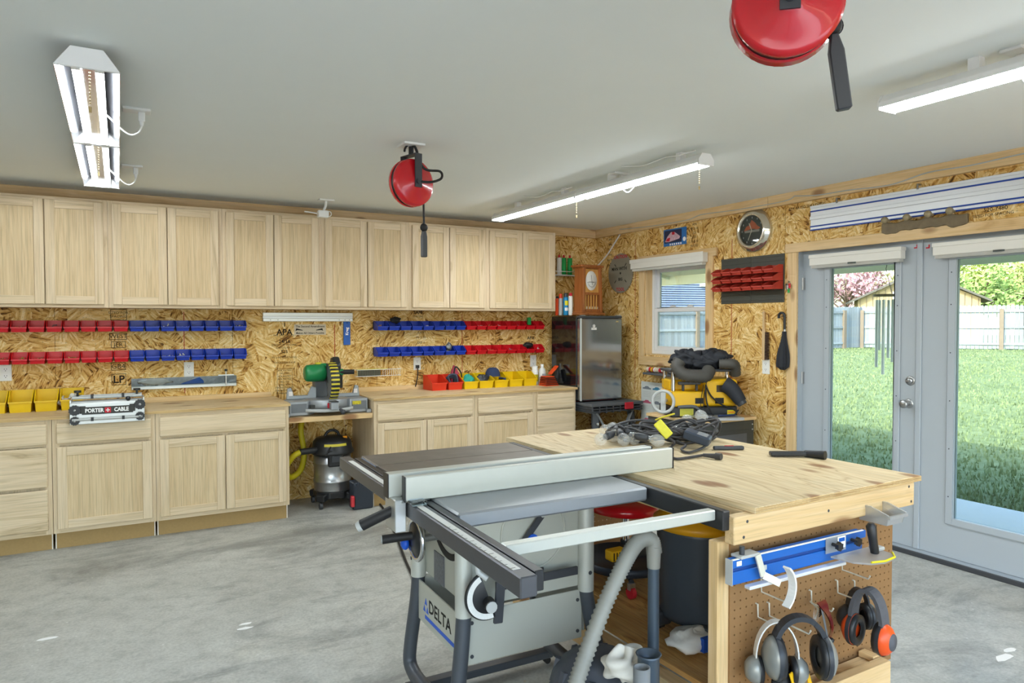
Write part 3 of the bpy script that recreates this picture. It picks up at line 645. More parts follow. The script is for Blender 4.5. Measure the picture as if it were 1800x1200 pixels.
def reel(c, heading, label, arm=True, drop=.17, hand=(0,0,0), R=.13):
    c = Vector(c); n = Vector((sin(heading), cos(heading), 0)); side = Vector((-n.y, n.x, 0)); up = Vector((0,0,1))
    t = thing('cord_reel', label, 'cord reel', (c.x, c.y, c.z), group='red ceiling cord reels')
    M = FR(c, side, z=n)
    MB().lathe([(0, .058), (.035, .058), (.04, .05), (.085, .05), (.09, .044), (.112, .043), (.126, .034), (R, .018), (R, .012), (0, .012)], 40, 0, M).build('front_cover', 'red_paint', t)
    MB().lathe([(0, -.058), (.09, -.05), (.126, -.034), (R, -.018), (R, -.012), (0, -.012)], 40, 0, M).build('back_cover', 'red_paint', t)
    MB().lathe([(0, .012), (R-.004, .012), (R-.004, -.012), (0, -.012)], 40, 0, M).build('drum_band', 'black_plastic', t)
    b = MB()
    for s in (1, -1):
        o = n*(.066*s); b.bar(c+o+Vector((0,0,-.03)), c+o*1+Vector((0,0,.15)), .045, .006, up=n)
    b.bar(c+n*.069+up*.15, c-n*.069+up*.15, .045, .006, up=(0,0,1)); b.build('hanger_bracket', 'dark_grey', t)
    MB().cyl(c+n*.055, c+n*.08, .016, n=10).build('hub_bolt', 'dark_grey', t)
    MB().tube(arc(c+up*.165, .045, 0, pi, 8, side, up), .006, 6).cyl(c+up*.15, c+up*.2, .014, n=10).build('swivel', 'black_plastic', t)
    MB().tube([c+up*.2, Vector((c.x, c.y, HC-.02))], .008, 6).build('hook_rod', 'black_plastic', t)
    MB().bc((c.x, c.y, HC-.006), (.12, .12, .012)).build('ceiling_plate', 'white_plastic', t, .002)
    MB().tube(spline([c+n*.07, c+n*.1+side*.06-up*.0, c+n*.1+side*.13+up*.03, c+n*.09+side*.13+up*.07, c+n*.06+side*.04+up*.08, c+n*.03+up*.2, Vector((c.x, c.y, HC-.05))], 6), .007, 7).build('lead_in_cord', 'black_rubber', t)
    h = c+side*hand[0]+up*hand[1]+n*hand[2]
    if drop > .02: MB().cyl(c+side*hand[0]*.98-up*.08, h+up*.02, .006, n=7).build('drop_cord', 'black_rubber', t)
    MB().ball(h, .022, 12, 8).tube(arc(h, .0235, 0, 2*pi, 18, side, up), .0016, 5).build('cord_stop', 'black_rubber', t)
    return t, h, n, side
c = U(723, 322, 1, -2.463); t, h, n, sd_ = reel((c.x, c.y, c.z), radians(165), 'red cord reel hanging mid ceiling before the wall cabinets', hand=(.085, -.235, 0))
MB().prism([(-.013, -.165), (.013, -.165), (.015, -.16), (.015, -.05), (.007, -.018), (-.007, -.018), (-.015, -.05), (-.015, -.16)], -.014, .014, 0, FR(h, sd_, z=n)).build('socket_end', 'dark_grey', t, .003)
c = U(1381, 14, 1, -4.97); t, h, n, sd_ = reel((c.x, c.y, c.z), radians(222), 'red cord reel cut off by the top picture edge', drop=0, hand=(.108, -.045, -.02), R=.122)
MB().prism([(-.015, -.20), (.015, -.20), (.017, -.195), (.017, -.06), (.008, -.02), (-.008, -.02), (-.017, -.06), (-.017, -.195)], -.012, .012, 0, FR(h, (sd_+Vector((0,0,.14))), z=n)).build('socket_end', 'dark_grey', t, .003)
# ------------------------------------------------------------------ cabinets
def panel_door(m0, x0, x1, z0, z1, y, parent, rail=.058, name='door'):
    t = .019
    d = MB().box(x0+rail-.004, y-.011, z0+rail-.004, x1-rail+.004, y-.005, z1-rail+.004).build(name, 'oak_panel', parent)
    for a in (x0, x1-rail): MB().box(a, y-t, z0, a+rail, y, z1).build('stile', 'oak_vertical', d, .003)
    for (a, b) in ((z0, z0+rail), (z1-rail, z1)): MB().box(x0+rail, y-t+.0005, a, x1-rail, y, b).build('rail', 'oak_horizontal', d, .0025)
    return d
ZB, HU = 1.622, .767; XE = -.716; UD = .305
ordn = ['first', 'second', 'third', 'fourth', 'fifth', 'sixth', 'seventh', 'eighth']
def upper(x0, w, label):
    t = thing('wall_cabinet', label, 'cabinet', (x0, 0, ZB), group='oak wall cabinets along the back wall')
    x1 = x0+w-.0015; MB().box(x0, -UD+.019, ZB, x1, -.002, ZB+HU).build('body', 'oak_vertical', t)
    for a in (x0, x1-.036): MB().box(a, -UD, ZB, a+.036, -UD+.019, ZB+HU).build('frame_stile', 'oak_vertical', t)
    for a, b in ((ZB, ZB+.04), (ZB+HU-.04, ZB+HU)): MB().box(x0+.036, -UD, a, x1-.036, -UD+.019, b).build('frame_rail', 'oak_horizontal', t)
    MB().box(x0+w/2-.02, -UD+.004, ZB+.04, x0+w/2+.02, -UD+.019, ZB+HU-.04).build('mullion', 'oak_vertical', t)
    panel_door(None, x0+.026, x0+w/2-.003, ZB+.022, ZB+HU-.022, -UD-.001, t); panel_door(None, x0+w/2+.003, x1-.026, ZB+.022, ZB+HU-.022, -UD-.001, t)
for k in range(6):
    upper(XE-.762*(6-k), .762, '%s oak wall cabinet from the left, %s' % (ordn[k], ('cut by the picture edge', 'above the red bins\' right end', 'above the blue bins\' right end', 'above the mitre saw', 'above the blue bins on the right', 'next to the wooden clock')[k]))
BD = .61
def drawer(x0, x1, z0, z1, t, y=-BD-.001):
    MB().box(x0, y-.019, z0, x1, y, z1).build('drawer', 'oak_horizontal', t, .006, 1)
def base(x0, w, kind, label):
    x1 = x0+w-.002; t = thing('base_cabinet', label, 'cabinet', (x0, 0, 0), group='oak base cabinets along the back wall')
    MB().box(x0, -BD+.019, .114, x1, -.002, .875).build('body', 'oak_vertical', t)
    for a in (x0, x1-.04): MB().box(a, -BD, .114, a+.04, -BD+.019, .875).build('frame_stile', 'oak_vertical', t)
    for a, b in ((.114, .15), (.70, .735), (.84, .875)): MB().box(x0+.04, -BD, a, x1-.04, -BD+.019, b).build('frame_rail', 'oak_horizontal', t)
    MB().box(x0+.004, -BD+.055, 0, x1-.004, -BD+.067, .114).build('toe_kick', 'toe_kick', t)
    for a in (x0+.006, x1-.012): MB().box(a, -BD+.053, 0, a+.006, -BD+.055, .114).build('edge_strip', 'white_edge', t)
    MB().box(x0+.006, -.5, 0, x1-.006, -.02, .113).build('plinth', 'toe_kick', t)
    a, b = x0+.024, x1-.024
    if kind == 'drawers':
        drawer(a, b, .712, .848, t); drawer(a, b, .432, .694, t); drawer(a, b, .145, .414, t)
    else:
        drawer(a, b, .712, .848, t)
        if kind == 1: panel_door(None, a, b, .145, .69, -BD-.001, t)
        else:
            mid = (a+b)/2; MB().box(mid-.02, -BD+.002, .15, mid+.02, -BD+.019, .70).build('mullion', 'oak_vertical', t)
            panel_door(None, a, mid-.003, .145, .69, -BD-.001, t); panel_door(None, mid+.003, b, .145, .69, -BD-.001, t)
XB = -.685; XL = XB-1.981-.6726
base(XB-1.981, .914, 2, 'oak base cabinet with one wide drawer over two doors, behind the table saw')
base(XB-1.067, .610, 1, 'oak base cabinet with one drawer over a single door, right of the mitre saw')
base(XB-.457, .457, 'drawers', 'oak drawer cabinet next to the fridge')
base(XL-.914, .914, 2, 'oak base cabinet with two doors, left of the mitre saw')
base(XL-1.524, .610, 1, 'oak base cabinet with a drawer and a single door under the dovetail jig')
base(XL-1.982, .457, 'drawers', 'oak three-drawer cabinet at the left picture edge')
def counter(x0, x1, label):
    t = thing('countertop', label, 'countertop', ((x0+x1)/2, -.3, .876))
    MB().box(x0, -BD-.022, .8765, x1, -.002, .8955).build('slab', 'plywood_x', t, .001)
    MB().box(x0, -BD-.0235, .8770, x1, -BD-.0223, .895).build('front_edge', 'ply_edge', t)
    MB().box(x0+.02, -.021, .8957, x1-.03, -.002, .934).build('back_strip', 'pine_x', t, .002)
counter(XL-1.99, XL+.008, 'light plywood countertop on the left cabinet run')
counter(XB-1.99, XB+.008, 'light plywood countertop on the right cabinet run')
t = thing('saw_shelf', 'thick pine shelf between the cabinet runs carrying the mitre saw', 'shelf', ((XL+XB-1.981)/2, -.3, .735))
for k in range(4): MB().box(XL+.002, -.595+.148*k, .737, XB-1.985, -.595+.148*k+.145, .7765).build('plank', 'pine_x', t, .003)
# ------------------------------------------------------------------ outlets and wall pieces
def outlet(M, label, plug=False):
    o = M.to_translation(); t = thing('wall_outlet', label, 'outlet', o)
    MB().bc((0, 0, .003), (.072, .117, .006), 0, M).build('plate', 'white_plastic', t, .002)
    for s in (-1, 1):
        r = MB().bc((0, s*.024, .0065), (.034, .03, .002), 0, M).build('receptacle', 'white_paint', t)
        MB().bc((-.007, s*.024+.003, .0078), (.0025, .009, .0008), 0, M).bc((.007, s*.024+.003, .0078), (.0025, .009, .0008), 0, M).bc((0, s*.024-.009, .0078), (.005, .005, .0008), 0, M).build('slots', 'print_black', r)
    return t
def bw(u, v, off=0.0): p = U(u, v, 1, -off); return FRONT((p.x, -off, p.z))
def rw(u, v, off=0.0): p = U(u, v, 0, -off); return RIGHT((-off, p.y, p.z))
outlet(bw(10, 655), 'white wall outlet at the left picture edge above the yellow bins'); outlet(bw(332, 649), 'white wall outlet under the left blue bins')
t = outlet(bw(733, 639), 'white wall outlet with a black plug right of the mitre saw')
p = U(733, 644, 1, -.008); MB().bc((p.x, -.02, p.z), (.028, .024, .028)).tube(spline([(p.x, -.03, p.z-.01), (p.x-.004, -.03, p.z-.09), (p.x-.02, -.022, p.z-.18), (p.x-.02, -.03, .94)], 5), .005, 7).build('plugged_cord', 'black_rubber', t)
outlet(bw(937, 634), 'white wall outlet behind the spray bottles'); outlet(rw(1347, 644), 'white wall outlet below the bench brush')
# ------------------------------------------------------------------ hanging bins
def bin_mb(w, d, h, hf, t=.0025, slope=.5):
    """hopper bin: open top, low lipped front, body narrowing downwards and forwards"""
    m = MB(); q = .86                                                     # narrower at the bottom front
    def side(s):
        P = [(0, 0), (-d, 0), (-d-.008, hf), (-d*slope-.012, h*.9), (-d*slope+.008, h), (0, h)]
        X = lambda y, z: s*(w/2)*(q+(1-q)*min(1, z/h) if y < -.02 else .97)
        A = [(X(y, z), y, z) for y, z in P]; B = [(x-s*t, y, z) for x, y, z in A]; n = 6
        f = [tuple(range(n)), tuple(reversed(range(n, 2*n)))]+[(i, n+i, n+(i+1) % n, (i+1) % n) for i in range(n)]
        if s < 0: f = [tuple(reversed(x)) for x in f]
        m.add(A+B, f)
    side(1); side(-1)
    m.box(-w/2*.97+t, -t, 0, w/2*.97-t, 0, h).box(-w/2*q, -d+.001, 0, w/2*q, -t, t)
    z1 = q+(1-q)*hf/h; a = w/2*q; b_ = w/2*z1
    m.add([(-a, -d, 0), (a, -d, 0), (b_, -d-.008, hf), (-b_, -d-.008, hf), (-a, -d+t, 0), (a, -d+t, 0), (b_, -d-.008+t, hf), (-b_, -d-.008+t, hf)],
          [(0,1,2,3), (4,7,6,5), (3,2,6,7)])
    m.box(-b_-.002, -d-.016, hf-.010, b_+.002, -d-.006, hf)               # front lip
    for s in (-1, 1): m.bar((s*(b_), -d-.008, hf), (s*(w/2-.002), -d*slope-.012, h*.9), .006, .006).bar((s*(w/2-.002), -d*slope-.012, h*.9), (s*(w/2-.002), -d*slope+.008, h), .006, .006).bar((s*(w/2-.002), -d*slope+.006, h), (s*(w/2-.002), -.002, h), .006, .006)
    m.box(-w/2, -.006, h-.006, w/2, 0, h+.002)
    return m
BINM = {}
def put_bin(mat, x, y, z, w, d, h, hf, label, group, rz=0, cat='bin'):
    k = (mat, round(w, 3), d, h)
    if k not in BINM:
        o = bin_mb(w, d, h, hf).build('storage_bin', mat); BINM[k] = o
    else: o = BINM[k].copy(); COL.objects.link(o)
    o.location = (x, y, z); o.rotation_euler = (0, 0, rz); return tag(o, label, cat, group)
plain('brass_bits', 'b89a58', .4, .5, var=.4, vs=200); plain('steel_bits', '7c7e80', .4, .6, var=.4, vs=200); plain('white_bits', 'dad8d0', .6, var=.1); plain('tan_bits', 'b98a5c', .7, var=.2)
def heap(x, y, z, w, d, h, mat, label, n=26, L=.022, r=.0028):
    m = MB()
    for k in range(n):
        c = Vector((x+rnd.uniform(-.5, .5)*w, y+rnd.uniform(-.5, .5)*d, 0)); q = 1-max(abs(c.x-x)/w, abs(c.y-y)/d)*1.2; c.z = z+h*q*rnd.random()+r
        a = Vector((rnd.gauss(0,1), rnd.gauss(0,1), rnd.gauss(0,.35))).normalized()*L/2; m.cyl(c-a, c+a, r, n=5)
        m.cyl(c+a, c+a*1.15, r*1.9, n=6)
    return tag(m.build('hardware', mat), label, 'hardware', kind='stuff')
def nth(i, n): return ordn[i]+' from the left'
def row(x0, pitch, cols, z, where, grp, fills):
    rl = thing('bin_rail', 'dark wall rail holding the '+where, 'rail', (x0, 0, z)); L = pitch*sum(c[1] for c in cols)
    MB().box(x0+.003, -.011, z+.012, x0+L-.003, -.0005, z+.074).build('back_plate', 'black_plastic', rl); MB().box(x0+.003, -.016, z+.062, x0+L-.003, -.011, z+.074).build('hook_strip', 'black_plastic', rl)
    i = 0
    for mat, n, cn in cols:
        for k in range(n):
            x = x0+pitch*(i+.5)
            put_bin(mat, x, -.0165, z, pitch-.006, .105, .08, .036, '%s %s bin %s in the %s%s' % (ordn[k], cn, 'from the left', where, ', holding '+fills[i][1] if i in fills else ''), grp)
            if i in fills: heap(x, -.075, z+.003, pitch*.75, .07, .045, fills[i][0], '%s in the %s %s bin of the %s' % (fills[i][1], ordn[k], cn, where))
            i += 1
LX = -3.562-16*.1048
row(LX, .1048, [('red_bin', 8, 'red'), ('blue_bin', 8, 'blue')], 1.449, 'upper left row', 'small hanging bins on the back wall',
    {1: ('tan_bits', 'pale bits'), 3: ('steel_bits', 'dark grey screws'), 10: ('white_bits', 'mixed white fittings'), 11: ('white_bits', 'white plastic parts'), 14: ('tan_bits', 'brown and black bits'), 15: ('white_bits', 'white knobs')})
row(LX, .1048, [('red_bin', 8, 'red'), ('blue_bin', 8, 'blue')], 1.222, 'lower left row', 'small hanging bins on the back wall',
    {0: ('tan_bits', 'wood plugs'), 1: ('brass_bits', 'brass screws'), 2: ('tan_bits', 'copper screws'), 4: ('brass_bits', 'yellow screws'), 10: ('white_bits', 'white caps'), 11: ('white_bits', 'white bag of parts')})
RX = -2.476; RPI = (2.476-.728)/16
row(RX, RPI, [('blue_bin', 8, 'blue'), ('red_bin', 8, 'red')], 1.444, 'upper right row', 'small hanging bins on the back wall',
    {0: ('tan_bits', 'orange pieces'), 4: ('white_bits', 'white parts'), 6: ('steel_bits', 'grey screws'), 9: ('white_bits', 'white fittings'), 10: ('brass_bits', 'brass fittings'), 11: ('white_bits', 'pale fittings'), 13: ('steel_bits', 'steel hooks')})
row(RX, RPI, [('blue_bin', 8, 'blue'), ('red_bin', 8, 'red')], 1.210, 'lower right row', 'small hanging bins on the back wall',
    {5: ('steel_bits', 'steel bits'), 6: ('white_bits', 'white and grey parts'), 10: ('tan_bits', 'tan bits'), 12: ('steel_bits', 'dark bits'), 14: ('steel_bits', 'black bits'), 15: ('white_bits', 'white washers')})
# larger bins standing on the countertops
CT = .8958
ue = [(-34, 11), (13, 57), (59, 102), (104, 147)]
YW = (U(147, 700, 1, -.26).x-U(-34, 700, 1, -.26).x)/4-.006
for k, (a, b) in enumerate(ue):
    xa, xb = U(a, 700, 1, -.26).x, U(b, 700, 1, -.26).x
    put_bin('yellow_bin', (xa+xb)/2, -.06, CT, YW, .2, .14, .075, 'yellow open-front bin on the left countertop, %s' % ('cut by the picture edge', 'second from the left', 'third from the left', 'behind the dovetail jig')[k], 'large yellow and orange bins on the countertops')
xa = U(-12, 700, 1, -.26).x; heap(xa, -.16, CT+.004, .13, .1, .09, 'steel_bits', 'dark hardware in the yellow bin at the left picture edge', 40, .03, .004)
xa = U(122, 690, 1, -.26).x; heap(xa, -.16, CT+.004, .13, .1, .11, 'white_bits', 'white tape rolls and parts in the bin behind the jig', 30, .04, .008)
xs = [U(u, 670, 1, -.25).x for u in (757, 801, 825.5, 849, 874, 897, 920, 943.5)]
xs = [xs[0]+(xs[-1]-xs[0])*k/7 for k in range(8)]
nm = ['leftmost orange', 'right-hand orange', 'first yellow', 'second yellow', 'third yellow', 'fourth yellow', 'fifth yellow']
for k in range(7):
    put_bin('orange_bin' if k < 2 else 'yellow_bin', (xs[k]+xs[k+1])/2, -.06, CT, xs[k+1]-xs[k]-.004, .2, .13, .07, '%s open-front bin in the row on the right countertop' % nm[k], 'large yellow and orange bins on the countertops')
bx = lambda k: (xs[k]+xs[k+1])/2
heap(bx(0), -.16, CT+.004, .11, .1, .06, 'white_bits', 'white parts in the leftmost orange bin', 24, .03, .006)
heap(bx(5), -.17, CT+.004, .11, .1, .05, 'steel_bits', 'thin steel hooks in the fourth yellow bin', 24, .03, .002)
heap(bx(6), -.17, CT+.004, .11, .1, .05, 'white_bits', 'pale parts in the fifth yellow bin', 24, .03, .004)
m = MB()
for k in range(4): m.tube(spline([(bx(1)-.045+.01*k, -.12-.03*k, CT+.03), (bx(1)-.04, -.13-.02*k, CT+.09+.01*k), (bx(1)+.03, -.15-.02*k, CT+.1+.01*k), (bx(1)+.045, -.16-.02*k, CT+.03)], 5), .009, 7)
tag(m.build('tool_straps', plain('slate_strap', '3c4658', .6)), 'dark blue looped straps in the right-hand orange bin', 'strap')
plain('maroon_cloth', 'b4455a', .8, bump=.3); plain('teal_cloth', '2fa08c', .8, bump=.3); plain('navy_cloth', '2c3a5c', .85, bump=.3); plain('orange_strap', 'e04a14', .7); plain('green_plastic', '1f9a4a', .4)
def lump(c, r, sc, mat, name, label, cat, seed=0, amp=.25, n=18, m_=12, sharp=3.0):
    R = random.Random(seed); mb = MB(); ph = [(R.uniform(1.5, sharp*2), R.uniform(0, 6), R.uniform(1.5, sharp*2), R.uniform(0, 6)) for _ in range(5)]
    vs = []
    for j in range(m_+1):
        t_ = pi*j/m_
        for i in range(n):
            a = 2*pi*i/n; q = 1+amp*sum(sin(x*a*1.0*round(x)/x+y)*sin(z*t_+w_) for x, y, z, w_ in ph)/2.2
            vs.append((c[0]+r*sc[0]*q*sin(t_)*cos(a), c[1]+r*sc[1]*q*sin(t_)*sin(a), c[2]+r*sc[2]*q*cos(t_)))
    mb.add(vs, [(j*n+i, (j+1)*n+i, (j+1)*n+(i+1) % n, j*n+(i+1) % n) for j in range(m_) for i in range(n)], 0, True)
    o = mb.build(name, mat); 
    return tag(o, label, cat) if label else o
t = thing('leather_pouch', 'red tool pouch with a dark strap standing in the orange bin', 'pouch', (bx(1)+.07, -.14, CT+.03))
MB().prism([(-.05, 0), (.05, 0), (.045, .1), (-.01, .19), (-.04, .12)], -.02, .02, 0, FR((bx(1)+.06, -.12, CT+.03), (1,0,0), (0,0,1))).build('pouch_body', 'maroon_cloth', t, .008, 2)
MB().tube(spline([(bx(1)+.03, -.15, CT+.05), (bx(1)+.05, -.15, CT+.2), (bx(1)+.11, -.15, CT+.14), (bx(1)+.11, -.15, CT+.05)], 6), .007, 6).build('strap', 'black_rubber', t)
lump((bx(2)+.01, -.18, CT+.065), .055, (1, .9, 1.05), 'teal_cloth', 'work_glove', 'teal glove bundled in the first yellow bin', 'glove', 3, .35)
lump((bx(3), -.17, CT+.07), .05, (1.1, .9, .9), 'dark_grey', 'cord_bundle', 'black cord bundle in the second yellow bin', 'cord', 5, .4)
t = thing('cap', 'navy blue cap lying over the third yellow bin', 'cap', (bx(4)-.02, -.13, CT+.1))
MB().lathe([(0, .085), (.03, .082), (.055, .066), (.07, .035), (.075, 0)], 20, 0, Matrix.Translation((bx(4)-.03, -.14, CT+.1))).build('crown', 'navy_cloth', t)
MB().tube(arc((bx(4)+.01, -.17, CT+.075), .07, -.9, .9, 8, (1,0,0), (0,-1,0)), .012, 6).build('brim', 'navy_cloth', t)
t = thing('spray_can', 'white spray can with yellow label beside the fridge end of the counter', 'spray can', (0, 0, 0)); p = U(942, 655, 1, -.17); X = p.x
TM[t.name] = Matrix.Translation((X, -.15, CT)); t.location = (X, -.15, CT)
I4 = lambda x, y, z: Matrix.Translation((x, y, z))
MB().lathe([(0, 0), (.032, 0), (.033, .004), (.033, .135), (.026, .15), (0, .15)], 20, 0, I4(X, -.15, CT)).build('body', 'white_plastic', t)
MB().lathe([(.0334, .03), (.0334, .1)], 20, 0, I4(X, -.15, CT)).build('label', plain('yellow_black', 'c8b020', .5, var=.9, vs=60), t)
MB().lathe([(.028, .146), (.028, .185), (0, .187)], 18, 0, I4(X, -.15, CT)).build('cap', 'white_plastic', t)
X += .085; t = thing('spray_bottle', 'white plastic bottle with narrow cap right of the spray can', 'bottle', (X, -.15, CT))
MB().lathe([(0, 0), (.034, 0), (.036, .006), (.036, .125), (.028, .15), (.014, .165), (.014, .175), (0, .175)], 20, 0, I4(X, -.15, CT)).build('body', 'white_plastic', t)
MB().lathe([(.016, .172), (.016, .198), (0, .2)], 14, 0, I4(X, -.15, CT)).build('cap', 'white_paint', t)
MB().bc((X, -.187, CT+.08), (.045, .003, .05)).build('label', plain('grey_print', 'a8aab0', .6, var=.5, vs=90), t)
t = thing('ratchet_straps', 'bundle of folded orange ratchet straps on the counter beside the fridge', 'strap', (-.80, -.3, CT)); m = MB()
for k in range(6): m.box(-.89+.004*k, -.40+.006*k, CT+.001+.016*k, -.735-.006*k, -.27, CT+.012+.016*k)
m.build('folds', 'orange_strap', t, .004)
for k in range(5): MB().box(-.885, -.405, CT+.0125+.016*k, -.74, -.275, CT+.0165+.016*k).build('fold_gap', 'black_rubber', t)
MB().bar((-.80, -.33, CT+.11), (-.715, -.33, CT+.19), .06, .012).build('loose_end', 'orange_strap', t, .003)
MB().bar((-.725, -.32, CT+.03), (-.70, -.32, CT+.15), .05, .03).build('ratchet', 'black_plastic', t, .006)
lump((U(672, 566, 1, -.1).x+.13, -.09, 1.535), .035, (1.3, .8, .8), 'black_rubber', 'rubber_hose_piece', 'black rubber coil on the second blue bin, upper right row', 'hose', 8, .3)
lump((U(790, 605, 1, -.1).x, -.09, 1.285), .03, (.9, .8, 1.2), 'steel_bits', 'clamp_head', 'dark metal clamp sticking out of the lower right row', 'clamp', 9, .3)
lump((U(929, 606, 1, -.1).x, -.09, 1.285), .04, (1.3, .8, .7), 'black_rubber', 'sanding_pad', 'black pad on the red bins of the lower right row', 'pad', 10, .2)
p = U(930, 566, 1, -.08); tag(MB().bc((p.x, -.08, 1.525), (.035, .03, .075)).build('green_box', 'green_plastic', bevel=.004), 'small bright green box standing in a red bin', 'box')
# ------------------------------------------------------------------ things on the back wall and the left counter
def P1(u, v, y): return U(u, v, 1, y)
t = thing('straightedge', 'long aluminium straightedge hung under the wall cabinets', 'straightedge', (-3.04, -.02, 1.52))
a = P1(462, 549, -.02); b = P1(620, 566, -.02)
MB().box(a.x, -.024, 1.523, b.x, -.004, 1.55).build('lower_flange', 'brushed_x', t, .002); MB().box(a.x, -.018, 1.55, b.x, -.004, 1.567).build('groove', 'steel', t); MB().box(a.x, -.024, 1.567, b.x, -.004, 1.598).build('upper_flange', 'brushed_x', t, .002)
for xx in (a.x+.06, a.x+.12, b.x-.03, b.x-.07, b.x-.12): MB().bc((xx, -.0245, 1.536), (.008, .002, .005)).build('mark', 'print_black', t)
t = thing('blue_rule', 'short blue guide bar hanging below the straightedge', 'guide bar', (-2.71, -.01, 1.32)); a = P1(610, 606, -.01)
MB().box(a.x-.03, -.014, a.z, a.x+.03, -.001, 1.522).build('bar', plain('rule_blue', '1558ae', .4), t, .002); MB().cyl((a.x, -.0145, 1.51), (a.x, -.013, 1.51), .005, n=8).build('hole', 'print_black', t)
text('print', 'Kreg', .035, FR((a.x, -.0146, a.z+.12), (0,0,1), (-1,0,0)), 'print_white', t, .0003, .001)
t = thing('bumper_sticker', 'pale rectangular sticker with two lines of lettering and rifles', 'sticker', (-3.03, 0, 1.45))
a = P1(517, 570, 0); b = P1(573, 588, 0); cx_ = (a.x+b.x)/2; cz_ = (a.z+b.z)/2
MB().box(a.x, -.0016, b.z, b.x, -.0008, a.z).build('sheet', plain('sticker_paper', 'cbbfa8', .6), t)
text('top_line', 'The Second Amendment', .0245, FRONT((cx_, -.0018, a.z-.018)), 'print_black', t, .0002, .0004); text('bottom_line', 'Makes All Others Possible', .0225, FRONT((cx_, -.0018, b.z+.015)), 'print_black', t, .0002, .0004)
for x, s in ((a.x+.035, 1), (b.x-.05, -1)):
    M = FRONT((x, -.0018, cz_)) @ Matrix.Diagonal((s, 1, 1, 1))
    MB().prism([(-.025, -.012), (-.01, -.004), (.035, -.008), (.036, -.003), (-.005, .008), (-.018, .012)], 0, .0003, 0, M).build('rifle_print', 'print_black', t)
t = thing('wrapped_jig', 'plastic-wrapped aluminium jig rail with blue parts on the wall above the counter', 'jig', (-4.0, -.03, 1.01))
a = P1(231, 684, -.03); b = P1(416, 679, -.03); z0 = (a.z+b.z)/2
MB().box(a.x, -.032, z0, b.x, -.004, z0+.028).build('rail', 'brushed_x', t, .002)
MB().box(a.x, -.014, z0+.028, b.x, -.004, z0+.085).build('backing', plain('foil_grey', '8a8c8e', .3, .4, var=.35, vs=40), t)
MB().prism([(-.0, 0), (.17, 0), (.17, .02), (.14, .05), (.02, .01)], 0, .012, 0, FRONT((a.x+.34, -.0145, z0+.03))).build('blue_clamp', 'rule_blue', t, .002)
m = MB(); n_ = 34
vs = [(a.x+(b.x-a.x)*i/n_, -.0395-.005*rnd.random(), z0+.02+.065*j/4) for j in range(5) for i in range(n_+1)]
m.add(vs, [(j*(n_+1)+i, j*(n_+1)+i+1, (j+1)*(n_+1)+i+1, (j+1)*(n_+1)+i) for j in range(4) for i in range(n_)], 0, False); m.build('plastic_wrap', 'clear_plastic', t)
lump((a.x+.16, -.027, z0+.055), .02, (5.5, .4, 1.2), 'white_bits', 'x', None, None, 4, .3).parent = t
bpy.data.objects[-1] if False else None
for o in [o for o in t.children if o.name.startswith('x')]: o.name = 'paper_insert'; o.data.transform(TM[t.name].inverted())
p = P1(397, 665, -.03); MB().cyl((p.x, -.042, z0+.01), (p.x, -.042, z0+.125), .006, n=8).box(p.x-.06, -.047, z0+.088, p.x+.06, -.037, z0+.096).build('clamp_bar', 'aluminium', t); MB().cyl((p.x, -.042, z0+.122), (p.x, -.042, z0+.14), .012, n=10).build('clamp_knob', 'black_plastic', t)
t = thing('nail_strip_rack', 'white wire rack with a yellow-topped strip of dark collated nails', 'rack', (-2.44, -.05, 1.05))
a = P1(626, 656, -.05); b = P1(703, 656, -.05)
MB().box(a.x+.01, -.06, a.z-.03, b.x-.19, -.035, a.z+.032).build('strip_backing', plain('nail_tape', 'd8d0a0', .6), t)
for k in range(22): MB().cyl((a.x+.016+.0095*k, -.066, a.z-.03), (a.x+.016+.0095*k, -.066, a.z+.026), .003, n=6).build('nail', 'dark_grey', t)
MB().box(a.x+.005, -.07, a.z+.026, b.x-.12, -.03, a.z+.036).build('yellow_cover', plain('pale_yellow', 'd9cc50', .6), t)
m = MB()
for z in (-.028, .03):
    m.tube([(a.x, -.005, a.z+z), (a.x, -.08, a.z+z), (b.x, -.08, a.z+z), (b.x, -.005, a.z+z)], .0028, 6)
for k in range(9): m.tube([(b.x-.17+.02*k, -.08, a.z-.028), (b.x-.17+.02*k, -.08, a.z+.03)], .0018, 5)
m.build('wire_frame', 'white_paint', t)
# dovetail jig
JX0, JX1 = P1(122, 705, -.64).x, P1(254, 705, -.64).x; JC = (JX0+JX1)/2; JY = -.66
t = thing('dovetail_jig', 'grey dovetail jig clamped over the front edge of the left countertop', 'jig', (JC, -.6, CT))
MB().box(JX0+.02, -.632, CT+.0005, JX1-.02, -.45, CT+.012).build('base_plate', 'aluminium', t, .002)
MB().box(JX0, JY-.012, .838, JX1, JY+.004, .98).build('front_plate', 'brushed_x', t, .003)
for x in (JX0, JX1-.012): MB().box(x, JY+.004, CT+.013, x+.012, -.47, 1.0).build('side_bracket', 'aluminium', t, .003)
MB().prism([(-.655, .945), (-.655, .985), (-.62, .995), (-.56, .97), (-.56, .945)], JX0+.012, JX1-.012, 0, FR((0,0,0), (0,1,0), (0,0,1))).build('work_stop', 'light_grey', t, .003)
for (y, z, r) in ((-.675, .872, .010), (-.64, 1.012, .010), (-.58, 1.018, .009)): MB().cyl((JX0+.015, y-.012 if z < .9 else y, z), (JX1-.015, y-.012 if z < .9 else y, z), r, n=12).build('clamp_rod', 'light_grey', t)
